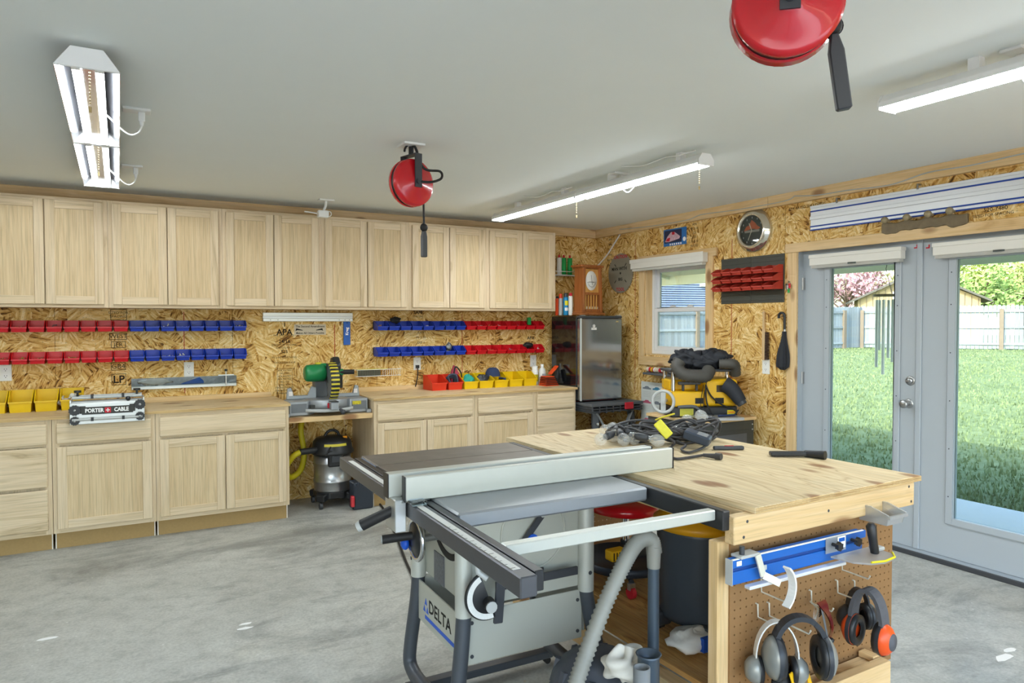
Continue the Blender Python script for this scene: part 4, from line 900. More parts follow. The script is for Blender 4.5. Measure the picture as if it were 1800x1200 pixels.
for (x, z, r) in ((JX0+.03, .935, .036), (JX1-.03, .955, .036), (JX0+.03, .865, .03), (JX1-.03, .875, .03)):
    m = MB(); M = FR((x, JY-.012, z), (1,0,0), z=(0,-1,0))
    m.prism([((r if i % 2 else r*.88)*cos(2*pi*i/24), (r if i % 2 else r*.88)*sin(2*pi*i/24)) for i in range(24)], 0, .022, 0, M)
    k = m.build('clamp_knob', 'black_plastic', t); MB().lathe([(.009, .0225), (.009, .027), (0, .027)], 10, 0, M).build('knob_bolt', 'steel', k)
for x in (JX0+.045, JX1-.045): MB().cyl((x, -.6, 1.02), (x, -.6, 1.045), .007, n=8).cyl((x, -.6, 1.045), (x, -.6, 1.06), .022, n=6).build('top_knob', 'black_plastic', t)
for x in (JX0+.13, JX1-.13): MB().bc((x, -.6875, .872), (.016, .024, .024)).bc((x, -.61, 1.018), (.016, .09, .024)).build('collar', 'black_plastic', t)
MB().ball((JX1-.1, JY-.03, 1.0), .016).build('lever_ball', 'black_plastic', t)
for x in (JX0+.075, JX1-.075): MB().bc((x, JY-.0135, .935), (.035, .003, .05)).build('warning_label', plain('dark_label', '30302c', .5, var=.5, vs=70), t)
lp = MB().box(JC-.15, JY-.016, .902, JC+.15, JY-.0125, .952).build('name_plate', 'dark_label', t)
LM = lambda x: FRONT((x, JY-.0165, .927))
text('print', 'PORTER', .036, LM(JC-.078), 'print_white', lp, .0004, .0014, .82); text('print', 'CABLE', .036, LM(JC+.08), 'print_white', lp, .0004, .0014, .82)
MB().box(JC-.018, JY-.0172, .909, JC+.018, JY-.0162, .945).build('red_square', 'print_red', lp); MB().box(JC-.012, JY-.0178, .924, JC+.012, JY-.0173, .930).box(JC-.003, JY-.0178, .915, JC+.003, JY-.0173, .939).build('white_cross', 'print_white', lp)
# mitre saw on the low shelf
MX, MY, MZ = -3.005, -.40, .7768
t = thing('mitre_saw', 'green and grey mitre saw on the pine shelf between the counters', 'mitre saw', (MX, MY, MZ))
plain('saw_green', '177a45', .35, var=.05); plain('cast_grey', '9ea2a6', .4, .5, var=.06); plain('guard_yellow', 'd2c23a', .45); plain('dark_cast', '6c7074', .45, .3)
hw = .315
for s, nm_ in ((-1, 'wing'), (1, 'wing')):
    MB().prism([(s*hw, -.13), (s*hw, .09), (s*.10, .09), (s*.10, -.05), (s*.17, -.13)], .005, .118, 0, Matrix.Translation((MX, MY, MZ))).build('table_wing', 'cast_grey', t, .006)
    MB().box(MX+s*.18, MY-.133, MZ+.03, MX+s*.30, MY-.1302, MZ+.1).build('wing_recess', 'dark_cast', t)
    MB().box(MX+s*hw-.02, MY-.16, MZ+.0005, MX+s*hw+.02*0+.02*(s > 0), MY-.1, MZ+.03).build('foot', 'cast_grey', t, .004)
    MB().prism([(s*.30, 0), (s*.06, 0), (s*.06, .09), (s*.10, .1), (s*.13, .03), (s*.24, .03), (s*.26, .095), (s*.29, .09)], -.012, .012, 0, FRONT((MX, MY+.06, MZ+.1185))).build('fence', 'cast_grey', t, .004)
    MB().bc((MX+s*.265, MY+.0465, MZ+.165), (.03, .002, .035)).build('label', plain('white_red_label', 'e0d8d4', .5, var=.15, vs=60) if 'white_red_label' not in MT else 'white_red_label', t)
MB().lathe([(.0, .125), (.165, .125), (.17, .12), (.17, .03), (0, .03)], 32, 0, I4(MX, MY-.03, MZ)).build('turntable', 'cast_grey', t)
MB().tube(arc((MX, MY-.01, MZ+.045), .215, radians(205), radians(335), 16, (1,0,0), (0,1,0)), .017, 4).build('mitre_scale', 'light_grey', t)
MB().box(MX-.03, MY-.285, MZ+.055, MX+.035, MY-.17, MZ+.115).build('turntable_arm', 'cast_grey', t, .005); MB().box(MX-.026, MY-.287, MZ+.116, MX+.031, MY-.18, MZ+.121).build('kerf_plate', 'dark_grey', t)
MB().cyl((MX+.045, MY-.285, MZ+.055), (MX+.045, MY-.35, MZ+.045), .012, .016, n=10).ball((MX+.045, MY-.355, MZ+.045), .02, 10, 8).build('lock_knob', 'dark_grey', t)
MB().bc((MX-.035, MY-.225, MZ+.085), (.012, .02, .04)).build('detent_lever', 'print_red', t, .003)
MB().bc((MX+.22, MY-.1345, MZ+.085), (.07, .002, .028)).build('caution_label', 'yellow_black', t); MB().bc((MX-.12, MY-.135, MZ+.075), (.07, .03, .025)).build('maker_plate', 'dark_label', t)
MB().box(MX-.06, MY+.10, MZ+.03, MX+.05, MY+.20, MZ+.26).build('pivot_post', 'dark_cast', t, .01)
MB().prism([(.12, .22), (.19, .22), (.19, .30), (.08, .38), (-.06, .36), (-.06, .32), (.06, .30)], -.05, .04, 0, FR((MX, MY, MZ), (0,1,0), (0,0,1))).build('arm', 'dark_cast', t, .006)
BC = Vector((MX+.03, MY-.05, MZ+.26)); RB = .15
MB().cyl(BC+Vector((-.002, 0, 0)), BC+Vector((.002, 0, 0)), RB-.012, n=40).build('blade', 'steel', t)
MB().lathe([(.0, .03), (RB-.01, .03), (RB, .022), (RB, -.022), (RB-.01, -.03), (0, -.03)], 30, 0, FR(BC, (0,-1,0), z=(-1,0,0)), True, radians(-20), radians(150)).build('upper_guard', 'dark_grey', t)
for i in range(22):
    a0 = radians(-62+i*6.2); a1 = a0+radians(5.2)
    pts = [(RB+.004, -.034), (RB+.012, -.03), (RB+.012, .03), (RB+.004, .034)]
    MB().lathe(pts, 2, 0, FR(BC, (0,-1,0), z=(-1,0,0)), True, a0, a1).build('guard_rib', 'guard_yellow' if i % 2 else 'black_plastic', t)
MB().lathe([(.05, .032), (RB+.004, .03)], 26, 0, FR(BC, (0,-1,0), z=(-1,0,0)), True, radians(-70), radians(75)).lathe([(.05, -.032), (RB+.004, -.03)], 26, 0, FR(BC, (0,-1,0), z=(-1,0,0)), True, radians(-70), radians(75)).build('lower_guard', 'dark_cast', t)
c = BC+Vector((-.035, .03, .07))
MB().lathe([(0, .165), (.05, .165), (.066, .15), (.07, .1), (.07, .02), (.05, 0)], 22, 0, FR(c, (0,1,0), z=(-1,0,0))).build('motor', 'saw_green', t)
MB().bc(c+Vector((-.01, .02, .06)), (.06, .07, .03)).build('motor_mount', 'saw_green', t, .008); MB().ball(c+Vector((-.05, .02, .075)), .02, sc=(1.5, 1, .6)).build('lock_lever', 'guard_yellow', t)
MB().prism([(-.07, 0), (.08, 0), (.09, .1), (.05, .17), (-.02, .18), (-.07, .12)], -.03, .03, 0, FR(BC+Vector((.045, .02, .02)), (0,1,0), (0,0,1))).build('head_casting', 'black_plastic', t, .014, 2)
MB().bc(BC+Vector((.0755, -.0, .13)), (.002, .03, .05)).build('head_label', 'white_red_label', t)
MB().cyl(BC+Vector((.06, -.03, .075)), BC+Vector((.18, -.05, .075)), .02, n=14).build('handle', 'black_rubber', t); MB().bc(BC+Vector((.075, -.02, .075)), (.05, .06, .05)).build('handle_root', 'saw_green', t, .01)
MB().cyl(BC+Vector((.085, .06, .06)), BC+Vector((.085, .06, -.06)), .03, n=14).build('dust_port', 'black_plastic', t)
# stainless wet vacuum below the shelf
q = U(580, 886, 2, 0); VX, VY = q.x, q.y
VY = max(-.42, min(-.27, VY)); VX = -2.93
t = thing('steel_wet_vacuum', 'stainless wet vacuum with black head under the mitre saw shelf', 'vacuum', (VX, VY, 0))
O = I4(VX, VY, 0)
MB().lathe([(0, .13), (.148, .13), (.15, .14), (.15, .2), (.155, .205), (.155, .215), (.15, .22), (.15, .35), (.155, .355), (.155, .365), (.15, .37), (.15, .44), (0, .44)], 32, 0, O).build('tank', 'brushed_steel', t)
m = MB().prism([(.16*cos(2*pi*i/8+.39), .16*sin(2*pi*i/8+.39)) for i in range(8)], .075, .132, 0, O)
for k in range(4):
    a = pi/4+k*pi/2; m.bar((VX+.08*cos(a), VY+.08*sin(a), .1), (VX+.20*cos(a), VY+.20*sin(a), .085), .075, .055)
m.build('dolly_base', 'black_plastic', t, .008)
for k in range(4):
    a = pi/4+k*pi/2; c = Vector((VX+.185*cos(a), VY+.185*sin(a), .0285)); MB().cyl(c+Vector((-.012, 0, 0)), c+Vector((.012, 0, 0)), .028, n=14).build('caster', 'dark_grey', t)
MB().lathe([(.165, .43), (.178, .44), (.178, .452), (.165, .47), (.155, .53), (.13, .56), (.06, .575), (0, .577)], 30, 0, O).build('motor_head', 'black_plastic', t)
MB().bc((VX-.01, VY-.145, .41), (.13, .03, .14)).build('front_latch', 'black_plastic', t, .01); MB().bc((VX-.01, VY-.162, .42), (.07, .004, .08)).build('latch_label', 'dark_grey', t)
MB().lathe([(.1615, .505), (.1575, .525)], 16, 0, O, True, radians(232), radians(300)).build('yellow_label', 'guard_yellow', t)
MB().tube(arc((VX, VY, .56), .06, 0, pi, 10), .012, 8).build('carry_handle', 'black_plastic', t)
MB().cyl((VX-.13, VY-.05, .475), (VX-.285, VY-.09, .475), .026, n=14).build('inlet_pipe', 'black_plastic', t)
MB().tube(spline([(VX-.28, VY-.09, .475), (VX-.34, VY-.08, .44), (VX-.38, VY-.02, .34), (VX-.335, VY+.05, .25), (VX-.24, VY+.10, .29), (VX-.20, VY+.14, .42), (VX-.22, VY+.16, .6), (VX-.2, VY+.19, .70)], 9), .024, 10).build('hose', plain('hose_yellow', 'c9b81c', .5, var=.1), t)
MB().bc((VX+.085, VY-.08, .565), (.03, .02, .02)).build('orange_switch', plain('switch_orange', 'e89a10', .4), t)
MB().tube(spline([(VX+.03, VY-.1, .56), (VX-.02, VY-.13, .54), (VX-.08, VY-.165, .47), (VX-.1, VY-.175, .44)], 6), .005, 6).build('power_cord', 'black_rubber', t)
q = Vector((-2.775, -.56, 0)); t = thing('tool_case', 'small black hard case with a red latch on the floor beside the steel vacuum', 'case', q)
MB().box(q.x-.065, q.y-.05, .001, q.x+.10, q.y+.08, .225).build('body', plain('case_black', '2b323c', .45), t, .012, 2)
MB().tube(arc((q.x+.02, q.y-.055, .2), .05, 0, pi, 8), .008, 7).box(q.x-.06, q.y-.06, .03, q.x-.045, q.y-.05, .2).build('ribs', 'case_black', t)
MB().box(q.x-.085, q.y-.06, .03, q.x-.045, q.y-.02, .12).build('red_latch', plain('latch_red', 'c4343c', .4), t, .008, 2)
# ------------------------------------------------------------------ table saw
def D(u, v, t): return CAM + (_f + _R*((u-900)/FPX) + _U*((600-v)/FPX))*t
plain('cast_iron', '6f675e', .5, .35, var=.3, vs=14); plain('cast_iron_worn', 'a89e90', .42, .45, var=.2, vs=10); plain('wing_steel', '8e9194', .4, .4, var=.05)
plain('saw_body', 'b4b5aa', .45, .1, var=.04, vs=6); plain('rail_grey', '55565a', .4, .5, var=.08); plain('leg_grey', '4a4e54', .45, .2, var=.08); plain('silver_paint', 'c2c4bc', .38, .3, var=.03)
plain('slot_dark', '1c1b1a', .7, var=0); plain('logo_blue', '1b56c4', .4, var=0); plain('white_scale', 'dcdcd8', .5, var=.1, vs=120)
TZ = .9576
sw = thing('table_saw', 'large grey table saw with long fence and black rails in the foreground', 'table saw', (-3.6166, -4.2836, 0), -.0225)
def SB(m, nm, mt, bev=0, par=None, seg=1): return m.build(nm, mt, par or sw, bev, seg, world=False)
SB(MB().box(0, 0, .912, .695, .256, TZ), 'near_wing', 'wing_steel', .006)
tb = SB(MB().box(0, .258, .918, .695, .78, .947), 'cast_table', 'cast_iron_worn', .002)
for a, b in ((.258, .40), (.419, .63), (.649, .78)): SB(MB().box(0, a, .9472, .695, b, TZ), 'table_land', 'cast_iron_worn' if b < .7 else 'cast_iron', .001, tb)
SB(MB().bc((.34, .53, TZ+.0004), (.36, .095, .0012)), 'throat_plate', 'cast_iron', 0, tb)
SB(MB().box(0, .783, .912, .695, 1.009, TZ), 'far_wing', 'cast_iron', .004)
SB(MB().box(-.004, .80, .925, -.0005, .99, .953), 'wing_label', plain('pale_blue_edge', '9aa6bc', .5))
SB(MB().box(-.078, -.52, .903, -.034, 1.056, .952), 'front_rail', 'rail_grey', .003)
SB(MB().box(-.07, -.47, .9522, -.05, .95, .953), 'rule_scale', 'white_scale')
for k in range(50): SB(MB().box(-.07, -.46+.028*k, .9531, -.064 if k % 4 else -.058, -.4585+.028*k, .9534), 'rule_mark', 'print_black') if k < 14 else None
SB(MB().box(-.030, -.50, .905, -.006, 1.0, .953), 'front_angle', 'black_plastic', .002)
SB(MB().box(.700, -.34, .896, .728, 1.02, .955), 'rear_rail', 'black_plastic', .003)
SB(MB().box(-.004, -.31, .922, .700, -.278, .953), 'rail_tie_bar', 'silver_paint', .003)
fn = SB(MB().box(-.125, .262, .960, .925, .305, 1.035), 'fence_beam', 'silver_paint', .003)
for a in (-.126, .925): SB(MB().box(a, .261, .959, a+.003, .306, 1.036), 'fence_cap', 'black_plastic', 0, fn)
ff = SB(MB().box(-.09, .198, .958, .975, .222, 1.035), 'fence_face', 'silver_paint', .003)
for a in (-.093, .975): SB(MB().box(a, .197, .957, a+.003, .223, 1.036), 'fence_cap', 'black_plastic', 0, ff)
SB(MB().box(-.08, .222, .975, .92, .262, 1.012), 'fence_spine', 'light_grey', 0, fn)
SB(MB().box(-.10, .205, .9535, -.004, .33, .9585).box(-.118, .215, .86, -.082, .315, .962), 'fence_head', 'aluminium', .003)
lv = SB(MB().cyl((-.10, .26, .925), (-.20, .30, .875), .016, .018, 14), 'lock_lever', 'black_rubber'); SB(MB().cyl((-.2, .3, .875), (-.212, .305, .868), .018, .015, 14), 'lever_tip', 'light_grey', 0, lv)
SB(MB().bc((-.06, .17, .960), (.05, .04, .012)), 'cursor', 'clear_plastic', .002)
# body
A0, A1, B0, B1 = .175, .70, .37, .82
SB(MB().box(A0+.03, B0+.012, .50, A1-.03, B1-.012, .912), 'cabinet', 'saw_body', .004)
SB(MB().box(A0+.02, B0+.006, .30, A1-.02, B0+.012, .488), 'lower_skirt', 'saw_body', .002); SB(MB().box(A0+.02, B1-.012, .30, A1-.02, B1-.006, .488), 'lower_skirt', 'saw_body', .002)
fp = SB(MB().box(A0-.002, B0+.02, .318, A0+.006, B1-.02, .478), 'front_skirt', 'saw_body', .002)
SB(MB().box(A1-.006, B0+.02, .318, A1+.002, B1-.02, .478), 'rear_skirt', 'saw_body', .002)
for a in (A0, A1-.012):
    for b in (B0, B1):
        aa = a+.006
        SB(MB().cyl((aa, b, .485), (aa, b, .915), .031, n=18), 'column', 'silver_paint')
        oa = -.03 if a == A0 else .08; ob = -.0 if b == B0 else .03
        SB(MB().tube(spline([(aa, b, .487), (aa+oa*.25, b+ob*.25, .38), (aa+oa*.85, b+ob*.9, .20), (aa+oa, b+ob*.8, .125), (aa+oa*.97, b*.86+(B0+B1)/2*.14, .096), (aa+oa*.95, (b*.55+(B0+B1)/2*.45), .093), (aa+oa*.9, (B0+B1)/2, .093)], 6), .0275, 14), 'leg', 'leg_grey')
        SB(MB().cyl((aa, b-.032, .56), (aa, b-.0305, .56), .008, n=8) if b == B0 else MB().cyl((aa-.032, b, .56), (aa-.0305, b, .56), .008, n=8), 'bolt', 'dark_grey')
for z in (.33, .45):
    for a in (A0+.04, A1-.04): SB(MB().cyl((a, B0+.003, z), (a, B0+.0062, z), .007, n=8), 'bolt', 'dark_grey')
# front: wheel, arc slot, logo
WC = Vector((A0-.085, .60, .705))
FM = lambda a, b, z: FR((a, b, z), (0,-1,0), (0,0,1))
SB(MB().prism([(r*cos(q), r*sin(q)) for r, q in [(.15, radians(x)) for x in range(-150, -35, 8)]+[(.175, radians(x)) for x in range(-42, -158, -8)]], 0, .003, 0, FM(A0+.0295, .56, .80)), 'tilt_slot', 'slot_dark')
SB(MB().lathe([(.055, .004), (.05, .006), (.04, .006)], 18, 0, FM(A0+.029, .58, .73)), 'wheel_boss', 'light_grey')
SB(MB().tube(arc(WC, .073, 0, 2*pi, 32, (0,1,0), (0,0,1))[:-1], .009, 10, closed=True), 'handwheel', 'chrome')
SB(MB().lathe([(0, .012), (.02, .012), (.066, .004), (.066, -.004), (0, -.004)], 24, 0, FM(WC.x, WC.y, WC.z)), 'wheel_disc', 'black_plastic')
SB(MB().cyl(WC, (A0+.03, WC.y, WC.z), .014, n=10), 'wheel_shaft', 'steel')
g = SB(MB().cyl(WC+Vector((-.008, .015, .012)), WC+Vector((-.115, .045, .004)), .015, .017, 14), 'wheel_grip', 'black_rubber'); SB(MB().cyl(WC+Vector((-.115, .045, .004)), WC+Vector((-.12, .046, .004)), .013, n=12), 'grip_cap', 'light_grey', 0, g)
SB(MB().ball(WC+Vector((-.02, .065, -.03)), .024, sc=(.7, 1, 1)), 'blue_knob', 'logo_blue')
SB(MB().box(A0+.026, .60, .505, A0+.0295, .70, .62), 'warning_label', plain('grey_label', '6a6c70', .6, var=.4, vs=90))
lm_ = FM(A0-.0023, .575, .405)
text('logo_word', 'DELTA', .070, FR(sw.matrix_basis @ Vector((0,0,0)) if False else (0,0,0), (1,0,0), (0,1,0)), 'print_black', None, .0004, .001, 1.05)
o = bpy.data.objects['logo_word']; o.data.transform(lm_); o.parent = fp
for (x, z) in ((.160, -.02), (.176, .01), (.192, -.02)):
    SB(MB().prism([(-.013, -.013), (.013, -.013), (0, .013)], 0, .0006, 0, FM(A0-.0023, .54+x, .405+z)), 'logo_triangle', 'logo_blue', 0, fp)
SB(MB().box(-.0, 0, 0, .0006, .37, .016).v and MB().box(A0-.0032, .355, .345, A0-.0022, .725, .36), 'logo_bar', 'logo_blue', 0, fp)
# near side: motor cover ring, crank, mitre gauge in its holder
SB(MB().tube(arc((.47, B0+.011, .735), .135, 0, 2*pi, 40, (1,0,0), (0,0,1))[:-1], .0045, 6, closed=True), 'cover_ring', 'saw_body')
w2 = SB(MB().bar((.37, B0-.002, .655), (.50, B0-.002, .80), .026, .008, up=(0,1,0)), 'blade_wrench', 'dark_grey', .003); SB(MB().cyl((.50, B0-.0075, .80), (.50, B0-.006, .80), .009, n=10), 'wrench_eye', 'light_grey', 0, w2)
SB(MB().cyl((.455, B0+.01, .715), (.455, B0-.012, .715), .022, n=14), 'blue_knob', 'logo_blue')
GM = FR((.235, B0-.075, .575), (0,0,1), z=(0,-1,0))
mg = SB(MB().lathe([(0, .012), (.08, .012), (.085, .008), (.085, 0), (0, 0)], 24, 0, GM, True, radians(20), radians(200)), 'mitre_gauge', 'black_plastic')
SB(MB().lathe([(.06, .0125), (.08, .0128)], 24, 0, GM, True, radians(25), radians(195)), 'gauge_scale', 'white_scale', 0, mg)
SB(MB().bar((.275, B0-.08, .47), (.29, B0-.08, .66), .012, .035, up=(1,0,0)), 'gauge_fence', 'dark_grey', .003)
kn = SB(MB().cyl((.235, B0-.085, .555), (.228, B0-.125, .552), .02, .023, 14), 'gauge_handle', 'black_rubber'); SB(MB().cyl((.228, B0-.125, .552), (.2275, B0-.13, .552), .02, n=12), 'handle_tip', 'light_grey', 0, kn)
br = SB(MB().box(.28, B0-.06, .575, .62, B0-.048, .605), 'gauge_bar', 'dark_grey', .002); SB(MB().box(.30, B0-.066, .575, .47, B0-.0605, .63), 'holder_plate', 'black_plastic', .003)
text('holder_print', 'DELTA', .034, FR((.385, B0-.0668, .603), (1,0,0), (0,0,1)), 'mid_grey', None, .0003, .0006); bpy.data.objects['holder_print'].parent = sw
SB(MB().tube([(.20, B0-.03, .72), (.20, B0-.07, .70), (.20, B0-.08, .66), (.225, B0-.1, .64)], .01, 8), 'push_stick_hook', 'light_grey')
for b in (B0+.03, B1-.03): SB(MB().box(A0-.06, b-.025, .03, A1+.09, b+.025, .062), 'mobile_base_rail', 'leg_grey', .004)
for a in (A0-.03, A1+.07):
    for b in (B0+.03, B1-.03): SB(MB().cyl((a, b-.012, .0155), (a, b+.012, .0155), .015, n=12), 'mobile_base_wheel', 'black_rubber')
MB().tube(spline([U(652, 876, 2, .009), U(668, 886, 2, .009), U(684, 912, 2, .009), U(698, 945, 2, .009), U(715, 990, 2, .009), U(740, 1040, 2, .009), U(775, 1080, 2, .009), U(800, 1090, 2, .03), U(805, 1075, 2, .2)], 8), .0085, 8).build('power_cable', 'black_rubber', sw)
m = MB(); plain('sawdust', 'c2b49a', .95, var=.2, vs=60)
for k in range(500):
    a = rnd.gauss(.55, .16); b = rnd.gauss(.12, .2); s = .003+.005*rnd.random(); q = rnd.random()*6; x = -3.6166+a; y = -4.2836+b
    m.add([(x+s*cos(q), y+s*sin(q), .002), (x-s*sin(q), y+s*cos(q), .0035), (x-s*cos(q), y-s*sin(q), .002), (x+s*sin(q), y-s*cos(q), .0025)], [(0,1,2,3)])
tag(m.build('sawdust', 'sawdust'), 'pale sawdust scattered on the floor under the table saw', 'sawdust', kind='stuff')
# ------------------------------------------------------------------ workbench
wbn = thing('workbench', 'plywood-topped pine workbench with pegboard end in the right foreground', 'workbench', (-2.8157, -4.6298, 0), .0171)
def WB(m, nm, mt, bev=0, par=None): return m.build(nm, mt, par or wbn, bev, world=False)
BL, BW_ = 1.47, .869
tp = WB(MB().box(0, -.032, .9385, BW_, BL, TZ), 'top', 'plywood_y', .0015)
for k in range(3): WB(MB().box(.001, -.0335, .9395+.006*k, BW_-.001, -.0322, .9435+.006*k), 'ply_layer', 'ply_edge', 0, tp)
WB(MB().box(-.085, -.028, .855, BW_-.035, .010, .938), 'near_apron', 'pine_x', .003); WB(MB().box(0, BL-.06, .855, BW_-.03, BL-.02, .938), 'far_apron', 'pine_x', .003)
WB(MB().box(.0, .012, .855, .038, BL-.062, .938), 'side_apron', 'pine_y', .003); WB(MB().box(BW_-.075, .012, .855, BW_-.037, BL-.062, .938), 'side_apron', 'pine_y', .003)
for (a, b) in ((-.10, .02), (.69, .02), (.0, BL-.10), (.745, BL-.10)): WB(MB().box(a, b, .04, a+.075, b+.04, .8545), 'leg', 'pine_z', .003)
for k in range(5): WB(MB().box(.045+.157*k, .065, .28, .045+.157*k+.154, BL-.11, .30), 'shelf_plank', 'shelf_ply', .0015)
WB(MB().box(-.02, .065, .20, .04, BL-.105, .2795), 'shelf_bearer', 'pine_y', .002); WB(MB().box(.76, .065, .20, .80, BL-.105, .2795), 'shelf_bearer', 'pine_y', .002)
for (a, b) in ((-.06, .04), (.78, .04), (.04, BL-.08), (.78, BL-.08)): WB(MB().cyl((a-.015, b, .02), (a+.015, b, .02), .0195, n=14), 'caster', 'black_rubber')
plain('hardboard', '8e6a42', .7, var=.08, vs=18)
def pegboard(nx, nz, x0, z1, y, pit=.0254, r=.0031, th=.005, ml=.024, mr=.024, mb_=.02, mt_=.012):
    m = MB(); n = 8; xs_ = [x0+pit*i for i in range(nx)]
    for i in range(nx):
        for j in range(nz):
            cx, cz = xs_[i], z1-pit*j; h = pit/2
            ring_ = [(cx+r*cos(2*pi*k/n+pi/8), cz+r*sin(2*pi*k/n+pi/8)) for k in range(n)]
            sq = [(cx+h, cz+h*.414), (cx+h*.414, cz+h), (cx-h*.414, cz+h), (cx-h, cz+h*.414), (cx-h, cz-h*.414), (cx-h*.414, cz-h), (cx+h*.414, cz-h), (cx+h, cz-h*.414)]
            vs = [(a, y, c) for a, c in ring_]+[(a, y, c) for a, c in sq]+[(a, y+th, c) for a, c in ring_]+[(cx+h, y, cz+h), (cx-h, y, cz+h), (cx-h, y, cz-h), (cx+h, y, cz-h)]
            fs = [(8+k, 8+(k+1) % 8, (k+1) % 8, k) for k in range(8)]+[(k, (k+1) % 8, 16+(k+1) % 8, 16+k) for k in range(8)]+[(8, 24, 9), (10, 25, 11), (12, 26, 13), (14, 27, 15)]
            vs += [(a, y+th, c) for a, c in sq]+[(cx+h, y+th, cz+h), (cx-h, y+th, cz+h), (cx-h, y+th, cz-h), (cx+h, y+th, cz-h)]
            fs += [(28+k, 16+k if False else 16+k, 16+(k+1) % 8, 28+(k+1) % 8) for k in range(8)]+[(28, 29, 36), (30, 31, 37), (32, 33, 38), (34, 35, 39)]
            m.add(vs, fs)
    xa, xb, zb, zt = x0-pit/2, xs_[-1]+pit/2, z1-pit*(nz-.5), z1+pit/2
    m.box(xa-ml+pit/2, y, zb-mb_, xa, y+th, zt+mt_).box(xb, y, zb-mb_, xb+mr-pit/2, y+th, zt+mt_).box(xa, y, zb-mb_, xb, y+th, zb).box(xa, y, zt, xb, y+th, zt+mt_)
    return m
def wl(x, y, z): return wbn_inv @ Vector((x, y, z))
wbn_inv = TM[wbn.name].inverted()
o = wl(-2.8513, -4.617, .8487)
WB(pegboard(32, 21, o.x, .843, o.y, ml=.02, mr=.02, mb_=.03), 'pegboard', 'hardboard')
WB(pegboard(28, 21, .06, .843, BL-.125, ml=.02, mr=.02), 'pegboard', 'hardboard')
WB(MB().box(-.10, -.092, .262, .60, -.054, .372), 'ledge_front', 'pine_x', .003); WB(MB().box(-.10, -.052, .262, .60, .006, .355), 'ledge_base', 'plywood_x', .003); WB(MB().box(.565, -.052, .356, .60, .004, .376), 'ledge_block', 'pine_y', .002)
for (a, z) in ((-.03, .92), (-.045, .875), (.80, .925), (.815, .87), (.35, .9)): WB(MB().cyl((a, -.0285, z), (a, -.0275, z), .005, n=8), 'screw', 'dark_grey')
# ------------------------------------------------------------------ under the bench
ZS = .3003
c = Vector((-2.42, -3.55, ZS)); st = thing('mechanic_stool', 'red rolling stool with black tray under the workbench', 'stool', c)
MB().lathe([(0, .385), (.1, .39), (.16, .385), (.175, .37), (.17, .345), (.14, .335), (0, .335)], 28, 0, I4(*c)).build('seat', 'red_paint', st)
MB().cyl(c+Vector((0, 0, .2)), c+Vector((0, 0, .337)), .016, n=12).build('chrome_post', 'chrome', st); MB().cyl(c+Vector((0, 0, .1)), c+Vector((0, 0, .2)), .024, n=12).build('sleeve', 'black_plastic', st)
MB().lathe([(0, .095), (.19, .095), (.20, .125), (.205, .125), (.205, .09), (0, .085)], 28, 0, I4(*c)).build('tray', 'case_black', st)
for k in range(5):
    a = 2*pi*k/5+.4; q = c+Vector((.2*cos(a), .2*sin(a), 0)); MB().cyl(c+Vector((.03*cos(a), .03*sin(a), .08)), q+Vector((0, 0, .075)), .012, n=8).build('foot_bar', 'black_plastic', st)
    MB().bc(q+Vector((0, 0, .055)), (.03, .02, .03)).build('caster_fork', 'steel', st); MB().cyl(q+Vector((-.01, 0, .0265)), q+Vector((.01, 0, .0265)), .026, n=14).build('caster_wheel', 'print_red', st)
t = thing('yellow_tool', 'yellow and black power tool lying on the stool tray', 'power tool', c+Vector((-.02, -.05, .13)))
MB().bc(c+Vector((-.1, -.06, .165)), (.09, .06, .05)).build('body', plain('tool_yellow', 'e0ae10', .4, var=.03), t, .01, 2); MB().bc(c+Vector((.03, -.05, .16)), (.17, .06, .06)).build('grip', 'black_plastic', t, .012, 2)
for k in range(5): MB().bc(c+Vector((-.135+.016*k, -.0905, .165)), (.005, .002, .035)).build('vent_slot', 'print_black', t)
c = Vector((-2.475, -4.085, ZS)); v = thing('yellow_wet_vacuum', 'dark grey wet vacuum with yellow lid rim under the workbench', 'vacuum', c)
MB().lathe([(0, .06), (.15, .06), (.155, .08), (.168, .40), (.172, .42), (0, .42)], 34, 0, I4(*c)).build('tank', plain('tank_grey', '3c434c', .4, var=.06), v)
MB().lathe([(.16, .41), (.182, .415), (.182, .44), (.165, .45), (.15, .48), (.1, .515), (0, .52)], 34, 0, I4(*c)).build('lid', plain('lid_yellow', 'd89c14', .4, var=.04), v)
MB().prism([(-.05, 0), (.06, 0), (.06, .055), (.03, .065), (-.05, .06)], -.02, .02, 0, FRONT((c.x-.01, c.y-.178, c.z+.375))).build('latch', 'lid_yellow', v, .004); MB().bc((c.x+.03, c.y-.19, c.z+.40), (.09, .05, .06)).build('drain_latch', 'black_plastic', v, .008)
MB().tube(arc((c.x, c.y-.1, c.z+.46), .03, 0, pi, 8), .005, 6).build('wire_bail', 'black_rubber', v)
for k in range(4):
    a = pi/4+.25+k*pi/2; q = c+Vector((.155*cos(a), .155*sin(a), .05)); MB().bc(q, (.07, .07, .06)).build('caster_foot', 'dark_grey', v, .012, 2); MB().cyl(q+Vector((-.01, 0, -.03)), q+Vector((.01, 0, -.03)), .0195, n=12).build('caster_wheel', 'black_rubber', v)
MB().prism([(-.11, 0), (-.08, .055), (.1, .055), (.1, 0), (.095, 0), (.095, .05), (-.077, .05), (-.104, 0)], 0, .006, 0, FRONT((c.x+.01, c.y-.167, c.z+.15))).build('moulded_rib', 'tank_grey', v)
q = U(1218, 1142, 2, ZS); t = lump((q.x, q.y, ZS+.040), .075, (1.3, .9, .5), 'white_plastic', 'parts_bag', 'white and blue plastic bag on the bench shelf beside the post', 'bag', 21, .25)
